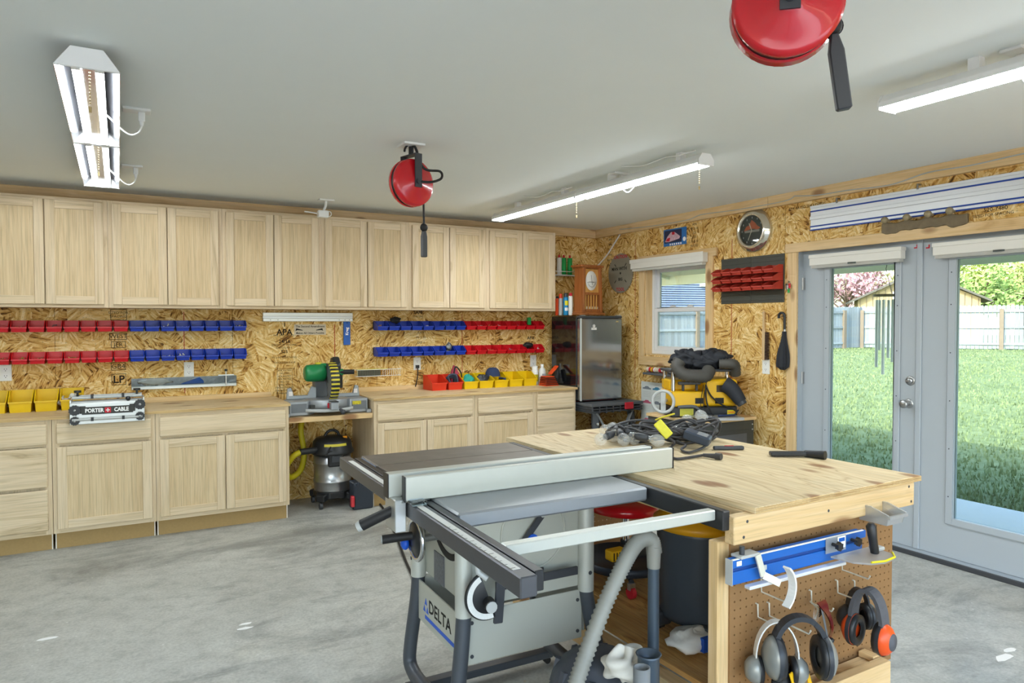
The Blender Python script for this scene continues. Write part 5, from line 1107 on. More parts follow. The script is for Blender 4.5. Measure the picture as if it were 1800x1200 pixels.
o = MB().bc((q.x+.03, q.y-.062, ZS+.045), (.09, .02, .05)).build('blue_print', 'print_blue'); o.parent = t
# small vacuum between the saw and the bench
VC = D(1052, 1160, 2.25); VC.z = 0; v = thing('shop_vacuum', 'dusty black shop vacuum with grey hose between table saw and bench', 'vacuum', VC)
plain('dusty_black', '4a4e56', .6, var=.25, vs=20, bump=.2); plain('hose_grey', '8d8c84', .5, var=.08)
O = I4(*VC)
MB().lathe([(0, .05), (.135, .05), (.145, .07), (.15, .30), (0, .30)], 28, 0, O).build('drum', 'dusty_black', v)
MB().lathe([(.155, .295), (.165, .305), (.165, .33), (.155, .34), (.15, .385), (.125, .42), (.105, .425), (.10, .44), (.055, .455), (0, .458)], 28, 0, O).build('motor_head', 'dusty_black', v)
for k in range(8): a = 2*pi*k/8; MB().bar(VC+Vector((.150*cos(a), .150*sin(a), .345)), VC+Vector((.128*cos(a), .128*sin(a), .422)), .02, .02).build('head_rib', 'dusty_black', v)
for s in (-1, 1): MB().bc(VC+Vector((s*.155, -.04*s, .31)), (.05, .07, .07)).build('latch', 'dusty_black', v, .008)
for k in range(4): a = pi/4+k*pi/2; q = VC+Vector((.13*cos(a), .13*sin(a), .026)); MB().cyl(q+Vector((-.01, 0, 0)), q+Vector((.01, 0, 0)), .0255, n=12).build('caster', 'black_rubber', v)
path = [D(1008, 1215, 2.05), D(1030, 1150, 2.1), D(1062, 1065, 2.15), D(1092, 1000, 2.2), D(1113, 962, 2.25), D(1130, 947, 2.27), D(1146, 951, 2.28), D(1150, 972, 2.28)]
pp = spline(path, 18); MB().tube(pp, [.0265 if i % 2 else .0215 for i in range(len(pp))], 14).build('hose', 'hose_grey', v)
e = D(1149, 965, 2.28); MB().cyl((e.x, e.y, e.z+.01), (e.x, e.y, e.z-.06), .024, .021, 16).build('hose_cuff', 'hose_grey', v)
MB().cyl((e.x, e.y, e.z-.06), (e.x, e.y, .02), .0185, n=16).build('wand', plain('wand_blue', '4c5864', .3, .3), v)
q = D(1140, 1148, 2.06); MB().lathe([(.032, -.3), (.032, -.01), (.038, 0), (.033, 0), (.027, -.04), (.027, -.3)], 20, 0, I4(*q)).build('tool_holder', 'wand_blue', v)
q2 = D(1128, 1172, 1.98); MB().lathe([(.024, -.3), (.024, 0), (.020, 0), (.020, -.3)], 18, 0, I4(*q2)).build('tool_holder', 'mid_grey', v)
plain('rag_white', 'd6d2c8', .9, var=.12, vs=25, bump=.3)
q = D(1098, 1160, 2.12); lump((q.x, q.y, q.z-.012), .06, (1.15, 1.0, .7), 'rag_white', 'rag', 'crumpled off-white rag on top of the dusty shop vacuum', 'rag', 31, .32, 44, 30, 3.2)
# ------------------------------------------------------------------ on the bench top
BT = TZ+.0004
sl = thing('string_lights', 'tangled heap of black string lights with clear bulbs on the workbench', 'string lights', (-2.2, -3.65, BT)); plain('cord_black', '39383a', .5, var=.1)
R = random.Random(5)
a = U(1080, 775, 2, BT); b = U(1262, 772, 2, BT); mid = (a+b)/2; ax = (b-a)/2; ay = Vector((-ax.y, ax.x, 0)).normalized()*.17
for k in range(17):
    n_ = 9; ph = R.random()*6; pts = []
    ex, ey = R.uniform(.5, .95), R.uniform(.45, 1.0); ox, oy = R.uniform(-.25, .25), R.uniform(-.3, .3)
    for i in range(n_):
        q = 2*pi*i/n_+ph; w_ = 1+R.uniform(-.22, .22)
        p = mid+ax*(ox*.7+ex*cos(q)*w_)+ay*(oy+ey*sin(q)*w_); pts.append((p.x, p.y, BT+.006+.095*R.random()*(.3+.7*k/16)))
    MB().tube(spline(pts, 7, True), .0058, 7, closed=True).build('cord_loop', 'cord_black', sl)
def bulb(u, v, z, dirv, par):
    c = U(u, v, 2, BT+z); d = Vector(dirv).normalized(); M = FR(c, d.orthogonal(), z=d)
    g = MB().lathe([(0, -.031), (.014, -.028), (.026, -.016), (.029, 0), (.026, .014), (.017, .028), (.0125, .036)], 18, 0, M).build('bulb', 'bulb_glass', par)
    MB().lathe([(.0125, .034), (.0125, .05), (0, .05)], 12, 0, M).build('bulb_base', 'steel', g); MB().tube([M @ Vector((-.006, 0, .03)), M @ Vector((-.008, 0, .0)), M @ Vector((.008, 0, .0)), M @ Vector((.006, 0, .03))], .0012, 5).build('filament', 'brass_chain', g)
    MB().lathe([(.0, .05), (.0165, .046), (.018, .06), (.017, .09), (.010, .105), (0, .106)], 12, 0, M).build('socket', 'dark_grey', g)
for (u, v, z, d) in ((1056, 772, .031, (1, .35, .15)), (1077, 752, .045, (1, .2, .1)), (1080, 765, .033, (.8, .8, .25)), (1096, 772, .032, (.5, 1, .25)), (1114, 770, .033, (.3, 1, .3)), (1156, 774, .034, (-1, .6, .25)),
                     (1190, 758, .04, (-.5, -1, .1)), (1208, 738, .06, (-.2, -1, -.1)), (1232, 730, .075, (.4, -1, -.3)), (1217, 747, .04, (.9, .2, .1)), (1064, 756, .034, (1, .5, .1))): bulb(u, v, z, d, sl)
c = U(1226, 768, 2, BT+.05); M = FR(c, (.5, -.75, -.25), (.7, .45, .1)); MB().bc((0, 0, 0), (.115, .06, .04), 0, M).build('transformer', plain('slate_box', '39414e', .45), sl, .006); MB().bc((.02, 0, .0207), (.045, .045, .001), 0, M).build('rating_label', 'mid_grey', sl)
MB().bc((-.085, 0, 0), (.06, .022, .018), 0, M).build('strain_relief', 'cord_black', sl, .006)
c = U(1166, 754, 2, BT+.085); M = FR(c, _R*.65-_U*.75, _R*.75+_U*.65); MB().bc((0, 0, 0), (.085, .042, .008), 0, M).build('tag', plain('tag_yellow', 'd8d23c', .5, var=.12, vs=60), sl, .004)
MB().tube(spline([U(1250, 768, 2, BT+.03), U(1238, 785, 2, BT+.01), U(1212, 795, 2, BT+.008), U(1198, 790, 2, BT+.008), U(1205, 782, 2, BT+.02), U(1190, 775, 2, BT+.03)], 7), .0058, 7).build('tail_cord', 'cord_black', sl)
MB().tube(spline([U(1168, 766, 2, BT+.05), U(1185, 777, 2, BT+.03), U(1179, 786, 2, BT+.008), U(1175, 798, 2, BT+.007), U(1188, 806, 2, BT+.007), U(1215, 803, 2, BT+.007), U(1240, 799, 2, BT+.01)], 7), .0058, 7).build('tail_cord', 'cord_black', sl)
a = U(1236, 799.5, 2, BT+.013); b = U(1258, 801.5, 2, BT+.013); e = U(1268, 802.5, 2, BT+.014); MB().cyl(a, b, .007, .011, 10).cyl(b, e, .014, .0135, 12).build('end_plug', 'cord_black', sl)
MB().tube(spline([U(1152, 738, 2, BT+.07), U(1168, 732, 2, BT+.085), U(1185, 727, 2, BT+.09)], 6), .005, 6).build('yellow_cable', 'hose_yellow', sl)
a = U(1254, 787, 2, BT+.009); b = U(1307, 786.5, 2, BT+.009); t = thing('utility_knife', 'slim dark utility knife lying right of the string lights', 'knife', ((a.x+b.x)/2, (a.y+b.y)/2, BT)); MB().bar(a, b, .024, .016).build('handle', 'dark_grey', t, .005, 2); m_ = (a+b)/2; MB().bar(m_+Vector((-.015, .008, .0085)), m_+Vector((.02, -.01, .0085)), .008, .003).build('slider', 'print_red', t)
a = U(1353, 797, 2, BT+.012); b = U(1424, 797, 2, BT+.014); e = U(1451, 800, 2, BT+.018); t = thing('crevice_nozzle', 'long black vacuum crevice nozzle near the bench corner', 'nozzle', ((a.x+b.x)/2, (a.y+b.y)/2, BT))
MB().bar(a, b, .035, .018).build('blade', 'black_plastic', t, .005, 2); MB().cyl(b-(b-a).normalized()*.02, e, .014, .0175, 16).build('cuff', 'black_plastic', t)
# ------------------------------------------------------------------ fridge corner
plain('fridge_black', '17181a', .12, coat=.6, var=0); brushed('fridge_steel', 'a8aaac', .13, 2, .85)
FX0, FX1, FY0, FY1, FZ0, FZ1 = -.670, -.165, -.66, -.16, .752, 1.572
f = thing('compact_fridge', 'compact fridge with black side and stainless door in the room corner', 'fridge', ((FX0+FX1)/2, (FY0+FY1)/2, FZ0))
MB().box(FX0, FY0+.06, FZ0+.012, FX1, FY1, FZ1).build('cabinet', 'fridge_black', f, .006)
d = MB().box(FX0+.002, FY0, FZ0+.014, FX1-.002, FY0+.055, FZ1-.022).build('door', 'fridge_steel', f, .012, 3)
MB().box(FX0+.001, FY0-.001, FZ0+.014, FX0+.022, FY0+.004, FZ1-.022).build('door_edge', 'light_grey', d, .002)
MB().box(FX0, FY0+.004, FZ1-.021, FX1, FY0+.058, FZ1+.003).build('hinge_cover', 'dark_grey', f, .006)
for x in (FX0+.04, FX1-.04): MB().bc((x, FY0+.02, FZ1+.006), (.05, .03, .008)).build('hinge', 'steel', f)
p = U(1044, 575, 1, FY0-.001); MB().ball((p.x, FY0-.003, p.z+.012), .016, sc=(1, .15, 1)).bc((p.x, FY0-.003, p.z-.014), (.06, .003, .022)).build('magnet', plain('magnet_print', 'd8ccc8', .5, var=.6, vs=120), d)
p = U(1085, 565, 1, FY0-.001); MB().bc((p.x, FY0-.0015, p.z), (.028, .002, .014)).build('badge', 'brass_chain', d)
for x in (FX0+.05, FX1-.05):
    for y in (FY0+.06, FY1-.05): MB().cyl((x, y, FZ0-.0005), (x, y, FZ0+.013), .016, n=10).build('foot', 'black_rubber', f)
t = thing('folding_work_stand', 'grey plastic folding work stand with red clamp bar under the fridge', 'work stand', (-.35, -.45, 0))
MB().box(-.655, -.83, .722, -.04, -.48, .750).build('top_plate', 'grey_plastic', t, .006); MB().box(-.655, -.475, .722, -.04, -.13, .750).build('top_plate', 'grey_plastic', t, .006)
for z in (.668, .693): MB().box(-.65, -.825, z, -.045, -.14, z+.016).build('side_band', 'dark_grey', t, .004)
for k in range(8): MB().box(-.64+.08*k, -.823, .66, -.632+.08*k, -.15, .722).build('rib', 'grey_plastic', t)
MB().box(-.655, -.56, .7502, -.2, -.535, .7515).build('red_stripe', 'print_red', t); MB().box(-.27, -.84, .685, -.17, -.826, .749).build('red_clip', 'print_red', t, .003)
for s, x in ((-1, -.56), (1, -.14)):
    MB().bar((x, -.75, .69), (x+s*.03, -.82, .02), .07, .05).build('leg', 'dark_grey', t, .008); MB().bar((x, -.2, .69), (x+s*.03, -.10, .02), .07, .05).build('leg', 'dark_grey', t, .008)
    MB().bar((x, -.77, .66), (x-s*.14, -.80, .42), .035, .02).build('brace', 'mid_grey', t, .004)
    MB().cyl((x+s*.01, -.80, .56), (x+s*.01, -.815, .56), .012, n=8).build('rivet', 'light_grey', t)
MB().box(-.6, -.79, .12, -.1, -.15, .15).build('lower_shelf', 'dark_grey', t, .006)
tag(MB().bar((-.655, -1.02, .30), (-.36, -.98, .012), .09, .02).build('scrap_board', 'pine_x'), 'short pine offcut leaning below the folding stand', 'board')
FT = FZ1+.0105
# wooden clock
p = U(1033, 500, 1, -.40); CX, CY = p.x, -.40
c = thing('mantel_clock', 'tall wooden clock with oval white dial standing on the fridge', 'clock', (CX, CY, FT), .12)
def CB(m, nm, mt, bev=0, par=None): return m.build(nm, mt, par or c, bev, world=False)
h = .50
def sidep(s): return MB().prism([(s*.105, .035), (s*.135, .035), (s*.118, h-.03), (s*.09, h-.03)], -.06, .075, 0, FRONT((0, 0, 0)))
CB(MB().box(-.16, -.085, .0, .16, .09, .022), 'plinth', 'cherry', .004); CB(MB().box(-.14, -.07, .022, .14, .08, .036), 'plinth_step', 'cherry', .003)
for s in (-1, 1): CB(sidep(s), 'side_stile', 'cherry', .002)
CB(MB().box(-.15, -.08, h-.03, .15, .085, h-.006), 'cap', 'cherry', .005); CB(MB().box(-.13, -.07, h-.04, .13, .08, h-.03), 'cap_step', 'cherry', .002)
CB(MB().box(-.11, -.03, .036, .11, .06, h-.04), 'back_box', 'cherry'); CB(MB().box(-.10, -.052, .215, .10, -.03, h-.045), 'dial_panel', 'golden_oak'); CB(MB().box(-.11, -.058, .20, .11, -.045, .225), 'cross_rail', 'cherry', .002); CB(MB().box(-.11, -.058, .038, .11, -.045, .06), 'cross_rail', 'cherry', .002)
for k in range(5): CB(MB().box(-.078+.036*k, -.054, .06, -.066+.036*k, -.044, .2), 'slat', 'golden_oak', .001)
CB(MB().box(-.1, -.0435, .062, .1, -.042, .085), 'paper_strip', plain('music_paper', 'd4cab8', .8, var=.4, vs=60))
dl = CB(MB().lathe([(0, .006), (.070, .006), (.074, 0)], 32, 0, FRONT((0, -.0525, .34)) @ Matrix.Diagonal((1, 1.3, 1, 1))), 'dial', 'white_plastic')
for k in range(12):
    a = radians(205+k*12.2); a2 = 2*pi*k/12
    tx = text('numeral', '12 1 2 3 4 5 6 7 8 9 10 11'.split()[k], .014, FRONT((0, 0, 0)), 'print_black', None, .0003, .0004); x, z = (.056*cos(a), .075*sin(a)+.012)
    tx.data.transform(Matrix.Translation((x, -.0592, .34+z))); tx.parent = dl
CB(MB().bar((0, -.0595, .34), (.01, -.0595, .30), .004, .001, up=(0,1,0)).bar((0, -.0595, .34), (-.012, -.0595, .40), .003, .001, up=(0,1,0)).prism([(.012*cos(q), .012*sin(q)) for q in [i*pi/6 for i in range(12)]], 0, .001, 0, FRONT((0, -.0593, .40))).build if False else MB().bar((0, -.0595, .34), (.01, -.0595, .30), .004, .001, up=(0,1,0)).bar((0, -.0595, .34), (-.008, -.0595, .395), .003, .001, up=(0,1,0)), 'hands', 'print_black', 0, dl)
tx = text('dial_print', 'IN PROGRESS', .013, FRONT((0, 0, 0)), 'print_black', None, .0003, .0003); tx.data.transform(Matrix.Translation((0, -.0592, .325))); tx.parent = dl
# aerosols and the wall shelf beside the clock
def can(u, y, r, h, mat, capmat, label, z=FT, cap=.05, lab=None):
    x = U(u, 520, 1, y).x; t = thing('aerosol_can', label, 'spray can', (x, y, z)); O = I4(x, y, z)
    MB().lathe([(0, 0), (r*.95, 0), (r, .004), (r, h-.015), (r*.8, h), (0, h)], 20, 0, O).build('body', mat, t); MB().lathe([(r*.78, h-.004), (r*.78, h+cap*.8), (r*.6, h+cap), (0, h+cap)], 16, 0, O).build('cap', capmat, t)
    if lab: MB().lathe([(r+.0006, h*.55), (r+.0006, h*.8)], 12, 0, O, True, radians(215), radians(325)).build('label', lab, t); MB().lathe([(r+.0006, h*.25), (r+.0006, h*.42)], 12, 0, O, True, radians(215), radians(325)).build('label', 'print_white', t)
plain('can_blue', '1c86bc', .3); plain('cap_orange', 'e0401c', .4); plain('label_yellow', 'e6d81c', .5)
can(979.5, -.20, .02, .17, 'orange_strap', 'black_plastic', 'orange and white aerosol can half hidden by the wall cabinet', cap=.02)
can(985.5, -.245, .021, .17, 'light_grey', 'cap_orange', 'grey aerosol can with an orange-red cap on the fridge', cap=.045)
can(994.5, -.30, .026, .18, 'can_blue', 'dark_grey', 'blue aerosol can with yellow label on the fridge', cap=.04, lab='label_yellow')
can(1003, -.35, .021, .19, 'white_plastic', 'print_red', 'white aerosol can with red cap beside the wooden clock', cap=.03)
a = U(979, 483, 1, -.1); zs = a.z; t = thing('wire_shelf', 'small white wire shelf on the back wall behind the clock', 'shelf', (-.5, -.07, zs)); m = MB()
for y in (-.13, -.10, -.07, -.04, -.012): m.tube([(-.70, y, zs), (-.28, y, zs)], .003, 6)
for k in range(15): m.tube([(-.69+.028*k, -.13, zs-.004), (-.69+.028*k, -.005, zs-.004)], .002, 5)
m.build('wire_deck', 'white_paint', t); MB().tube([(-.70, -.005, zs+.035), (-.70, -.135, zs+.035), (-.28, -.135, zs+.035), (-.28, -.005, zs+.035)], .003, 6).build('guard_wire', 'white_paint', t)
for k, (u, mt, lb) in enumerate(((983, 'white_bits', 'white labelled tube with red tip on the wire shelf'), (991, 'green_plastic', 'left green cartridge with red tip on the wire shelf'), (1001.5, 'green_plastic', 'right green cartridge with red tip on the wire shelf'))):
    x = U(u, 465, 1, -.07).x; t = thing('sealant_tube', lb, 'tube', (x, -.07, zs+.0035)); MB().lathe([(0, 0), (.026, 0), (.026, .175), (0, .175)], 18, 0, I4(x, -.07, zs+.0035)).build('body', mt, t); MB().lathe([(.01, .174), (.009, .205), (0, .207)], 12, 0, I4(x, -.07, zs+.0035)).build('tip', 'print_red', t)
a = U(1095, 409, 0, -.045); b = U(1057, 452, 1, -.02)
tag(MB().tube(spline([(-.02, -.43, HC-.088), (-.014, -.34, HC-.16), (-.012, -.2, HC-.28), (-.03, -.04, HC-.39), (-.12, -.02, HC-.45)], 8), .008, 8).build('white_cable', 'white_plastic'), 'white cable running down the corner to the wooden clock', 'cable')
p = U(1059, 481, 1, -.03); t = thing('cable_box', 'white plug box on the wall right of the wooden clock', 'outlet', (p.x, -.03, p.z)); MB().bc((p.x, -.018, p.z), (.05, .034, .04)).build('box', 'white_plastic', t, .008); MB().tube(spline([(p.x-.02, -.03, p.z+.01), (p.x-.04, -.03, p.z+.07), (p.x-.05, -.02, p.z+.12)], 5), .005, 6).build('lead', 'white_plastic', t)
# ------------------------------------------------------------------ right wall
p = U(1088.5, 480, 0, -.03); M = RIGHT((-.012, p.y, p.z)); s = thing('saw_blade_sign', 'round saw blade painted with caution lettering on the right wall', 'sign', (-.01, p.y, p.z))
pts = []
for i in range(60):
    a = 2*pi*i/60; pts += [(.205*cos(a), .205*sin(a)), (.193*cos(a+.035), .193*sin(a+.035))]
MB().prism(pts, 0, .003, 0, M).build('blade', plain('blade_grey', '8c8778', .5, .1, var=.12, vs=12), s)
tz = .0034; TT = lambda x, y: M @ Matrix.Translation((x, y, tz))
text('lettering', 'CAUTION', .048, TT(0, .165), 'print_red', s, .0003, .001); text('lettering', 'MAN WITH', .048, TT(-.02, .045), 'print_black', s, .0003, .001); text('lettering', 'BIG', .042, TT(0, -.062), 'print_black', s, .0003, .001); text('lettering', 'TOOL', .048, TT(0, -.165), 'print_red', s, .0003, .001)
MB().lathe([(0, .0034), (.012, .0034)], 12, 0, M).build('arbor_hole', 'slot_dark', s)
for k in range(4):
    a = pi/4+k*pi/2; MB().bar(M @ Vector((.10*cos(a), .10*sin(a), .0034)), M @ Vector((.135*cos(a), .135*sin(a), .0034)), .008, .001, up=(1,0,0)).build('slot', 'slot_dark', s)
c = (U(1167, 405, 0, 0)+U(1207, 428, 0, 0))/2; M = RIGHT((-.0012, c.y, c.z)); t = thing('novelty_plate', 'small blue and dark metal plate with a race car picture above the window', 'sign', (0, c.y, c.z))
def rr(m, x0, y0, x1, y1, z0, z1, M): return m.box(x0, y0, z0, x1, y1, z1, 0, M)
rr(MB(), -.152, -.078, .152, .078, 0, .0015, M).build('plate', plain('plate_blue', '2b6fb4', .35), t, .0006); rr(MB(), -.14, -.05, .09, .066, .0016, .002, M).build('dark_field', plain('plate_navy', '232a4a', .4), t)
MB().prism([(-.13, -.035), (-.08, -.04), (.06, -.02), (.07, .0), (.0, .045), (-.05, .05), (-.10, .01)], .0021, .0026, 0, M).build('car_print', plain('print_pink', 'c8a8b4', .5, var=.5, vs=70), t)
MB().prism([(-.12, -.03), (-.07, -.035), (-.06, .0), (-.1, -.005)], .0027, .003, 0, M).bc((-.02, .035, .0028), (.035, .025, .0006), 0, M).build('red_print', 'print_red', t)
for k in range(6): MB().bc((-.06+.028*k, -.064, .0019), (.016, .016, .0008), 0, M).build('white_mark', 'print_white', t)
MB().lathe([(0, .0022), (.02, .0022)], 14, 0, M @ Matrix.Translation((.125, -.03, 0))).build('round_mark', 'print_white', t)
p = U(1321.5, 405, 0, -.03); M = RIGHT((0, p.y, p.z)); k_ = thing('wall_clock', 'round chrome-rimmed wall clock with black face and orange emblem', 'clock', (-.02, p.y, p.z))
MB().lathe([(.175, .0), (.177, .012), (.168, .022), (.166, .028), (.152, .036), (.150, .042), (.132, .052), (.122, .05), (.118, .032)], 48, 0, M).build('rim', plain('pearl_chrome', 'd8d2c2', .12, .85, var=0), k_)
fc = MB().lathe([(0, .026), (.12, .026)], 40, 0, M).build('face', plain('clock_face', '22241f', .3, var=.2, vs=40), k_)
MB().lathe([(.0, .004), (.17, .004)], 40, 0, M).build('back', 'dark_grey', k_)
MB().prism([(-.085, .0), (-.06, .035), (-.03, .045), (-.005, .085), (.03, .06), (.05, .035), (.085, .015), (.05, .0), (.02, .012), (-.02, .012)], .0265, .0275, 0, M).build('emblem', plain('emblem_orange', 'c2582c', .5, var=.3, vs=60), fc)
MB().bc((0, -.005, .028), (.15, .018, .001), 0, M).build('banner', plain('banner_grey', '9a948c', .5), fc)
for i in range(12):
    a = 2*pi*i/12; MB().bc((.103*sin(a), .103*cos(a), .0272), (.007, .014, .0008), 0, M @ Matrix.Identity(4)).build('hour_mark', 'light_grey', fc)
MB().bar(M @ Vector((0, 0, .031)), M @ Vector((-.028, .06, .031)), .007, .0015, up=(1,0,0)).bar(M @ Vector((0, 0, .032)), M @ Vector((-.035, -.075, .032)), .005, .0015, up=(1,0,0)).build('hands', 'music_paper', k_)
MB().lathe([(0, .0445), (.12, .0445)], 40, 0, M).build('glass', 'pane_glass', k_)
# louvred panels with small brick-red bins
y0, y1, z0, z1 = -2.438, -1.793, 1.665, 2.040
t = thing('louvre_panel', 'dark grey louvred wall panel carrying three rows of small red bins', 'panel', (0, (y0+y1)/2, z0)); plain('panel_grey', '45463f', .55, var=.08)
for a, b in ((y0, (y0+y1)/2-.001), ((y0+y1)/2+.001, y1)):
    pl = MB().box(-.008, a, z0, -.0005, b, z1).build('panel_plate', 'panel_grey', t, .002)
    for k in range(11): MB().box(-.013, a+.008, z0+.015+.034*k, -.008, b-.008, z0+.027+.034*k).build('louvre', 'panel_grey', pl, .001)
    for k in range(18): MB().bc((-.0132, a+.018+.0172*k, z0+.021+.034*0), (.0006, .005, .005)).build('peg_hole', 'slot_dark', pl)
w_ = (y1-y0)/6
for r, zz in enumerate((1.893, 1.830, 1.766)):
    for k in range(6):
        put_bin('brick_bin', -.0155, y1-w_*(k+.5), zz, w_-.004, .10, .058, .028, '%s brick-red bin from the window side in the %s row of the louvred panel' % (ordn[k], ('top', 'middle', 'bottom')[r]), 'small brick-red bins on the louvred panel', rz=radians(-90))
heap(-.07, y1-w_*4.5, 1.769, .05, .06, .035, 'print_blue', 'blue bits in the bottom row of the brick-red bins', 14, .02, .003); heap(-.07, y1-w_*.5, 1.769, .05, .06, .04, 'white_bits', 'white bits in the bottom row bin nearest the window', 12, .02, .004)
p = U(1388, 500, 0, -.02); t = thing('key_bunch', 'small bunch of keys hanging between the louvred panel and the door', 'keys', (0, p.y, p.z)); MB().tube([(0, p.y, p.z+.02), (-.03, p.y, p.z+.02), (-.035, p.y, p.z+.03)], .003, 6).build('hook', 'steel', t)
MB().tube(arc((-.03, p.y, p.z+.005), .014, 0, 2*pi, 14, (0,1,0), (0,0,1))[:-1], .0015, 5, closed=True).build('ring', 'steel', t)
for k, (mt, dy, dz) in enumerate((('dark_grey', .022, -.01), ('green_plastic', 0, -.045), ('print_red', -.012, -.01), ('steel', .008, -.02))): MB().bc((-.028-.004*k, p.y+dy, p.z+dz), (.004, .02, .035)).build('key', mt, t, .002)
b = thing('bench_brush', 'wooden bench brush with dark bristles hanging on the right wall', 'brush', (-.02, -2.24, 1.2)); a = U(1342, 545, 0, -.02); e = U(1349, 633, 0, -.02); y = a.y; zt = a.z; zb_ = e.z
MB().prism([(-.012, zb_-zt), (.014, zb_-zt), (.016, -.17), (.008, -.14), (.009, -.03), (.0, .0), (-.009, -.03), (-.008, -.14), (-.012, -.17)], .006, .024, 0, RIGHT((0, y, zt))).build('handle', wood('brush_wood', 'b08a5a', 'cda878', 'dcc094', 2, .5), b, .003)
m = MB()
for k in range(46):
    z = zb_+.005+(zt-.175-zb_)*k/46
    for j in range(3): yy = y-.014; m.cyl((-.010-.005*j, yy, z), (-.009-.005*j, yy-.034-.004*rnd.random(), z+rnd.uniform(-.004, .002)), .0022, .0014, 5)
tag(m.build('bristles', plain('bristle_brown', '4e3a2c', .8, var=.3, vs=200), b), kind='stuff')
MB().cyl((-.0005, y, zt-.02), (-.03, y, zt-.02), .003, n=6).build('hang_nail', 'steel', b)
a = U(1376, 548, 0, -.035); e = U(1379, 650, 0, -.035); t = thing('umbrella', 'folded black umbrella hanging by its hooked handle beside the door', 'umbrella', (-.035, a.y, e.z)); y = a.y; zt = a.z-.004; zb_ = e.z
MB().tube([(-.035, y+.042, zt-.035)]+arc((-.035, y+.014, zt-.03), .028, pi, 0, 10, (0,1,0), (0,0,1))+[(-.035, y-.016, zt-.07), (-.035, y-.02, zt-.135)] if False else arc((-.035, y+.012, zt-.03), .026, pi, 0, 10, (0,-1,0), (0,0,1))[::-1][:0]+[(-.035, y+.036, zt-.045)]+arc((-.035, y+.010, zt-.03), .027, 0, pi, 10, (0,1,0), (0,0,1))+[(-.035, y-.018, zt-.08), (-.035, y-.018, zt-.13)], .010, 10).build('handle', 'black_plastic', t)
MB().cyl((-.035, y-.018, zt-.145), (-.035, y-.018, zt-.13), .011, n=10).build('ferrule', 'steel', t)
pr_ = []
n1 = 14
for j in range(13):
    q = j/12; zz = zt-.145-(zt-.145-zb_)*q; r0 = .014+.030*sin(min(1, q*1.05)*pi*.62)**2*(1 if q < .93 else (1-q)/.07+.05)
    pr_ += [(-.037+.75*r0*(1+.28*((i % 2)*2-1))*cos(2*pi*i/n1), y-.018+.012*q+r0*(1+.28*((i % 2)*2-1))*sin(2*pi*i/n1), zz) for i in range(n1)]
MB().add(pr_, [(j*n1+i, j*n1+(i+1) % n1, (j+1)*n1+(i+1) % n1, (j+1)*n1+i) for j in range(12) for i in range(n1)]).build('canopy', plain('umbrella_black', '24272e', .7, var=.1), t)
MB().cyl((-.0005, y+.01, zt-.03), (-.045, y+.01, zt-.028), .003, n=6).build('hang_nail', 'steel', t)
# guide rail and knob rack above the doors
t = thing('saw_guide_rail', 'long white guide rail with blue stripes mounted above the french doors', 'guide rail', (-.02, -3.6, 2.18)); plain('rail_white', 'dcdee0', .35, .2, var=.02)
MB().box(-.016, -4.95, 2.183, -.004, -2.674, 2.362).build('web', 'rail_white', t, .002); MB().box(-.026, -4.95, 2.26, -.016, -2.674, 2.285).build('rib', 'rail_white', t, .002); MB().box(-.022, -4.95, 2.345, -.016, -2.674, 2.362).build('upper_lip', 'rail_white', t, .001)
for z in (2.322, 2.212, 2.186): MB().box(-.0225, -4.95, z-.005, -.0162, -2.675, z+.004).build('blue_strip', plain('strip_blue', '153f96', .5, var=0) if 'strip_blue' not in MT else 'strip_blue', t)
p = U(1613, 333, 0, -.03)
for y in (p.y, -4.6, -2.9): MB().tube([(-.001, y, 2.385), (-.03, y, 2.385), (-.032, y, 2.352)], .006, 8).build('hanger_hook', 'steel', t)
a = U(1549, 396, 0, -.03); b = U(1700, 377, 0, -.03); zr = 2.138; t = thing('knob_rack', 'dark carved coat rack with four round knobs over the door casing', 'coat rack', (-.03, (a.y+b.y)/2, zr)); plain('bronze_wood', '6f6148', .5, .2, var=.35, vs=25, bump=.5)
plain('knob_bronze', '94876a', .4, .3, var=.2, vs=40)
L = a.y-b.y; nn = 40; top_, bot = [], []
for i in range(nn+1):
    q = i/nn; s_ = .034+.016*(abs(q-.12) < .1)*cos((q-.12)*15)+.018*(abs(q-.88) < .1)*cos((q-.88)*15); top_.append((q*L, .026+.005*sin(q*25))); bot.append((q*L, -s_-.004*sin(q*40)))
MB().prism(top_+bot[::-1], .006, .028, 0, RIGHT((0, a.y, zr))).build('plaque', 'bronze_wood', t, .003)
for q, dz in ((.10, .040), (.37, .040), (.62, .042), (.86, .044)):
    c = Vector((-.028, a.y-q*L, zr+dz)); MB().cyl(c, c+Vector((-.035, 0, 0)), .009, n=10).ball(c+Vector((-.05, 0, 0)), .023, 14, 10).build('knob', 'knob_bronze', t)
tag(MB().tube(spline([(-.041, -2.55, 2.455), (-.041, -2.75, 2.43), (-.041, -3.0, 2.425), (-.041, -3.3, 2.41), (-.041, -3.55, 2.445), (-.041, -3.8, 2.44), (-.041, -4.1, 2.452), (-.041, -4.6, 2.455)], 6), .004, 6).build('thin_cable', 'light_grey'), 'thin grey cable tacked along the top board above the doors', 'cable')
tag(MB().tube(spline([(-.041, -.45, 2.45), (-.041, -.9, 2.425), (-.041, -1.4, 2.42), (-.041, -1.6, 2.445), (-.041, -2.0, 2.43), (-.041, -2.45, 2.43), (-.041, -2.545, 2.45)], 6), .0035, 6).build('thin_cable', 'light_grey'), 'thin grey cable tacked along the top board above the window', 'cable')
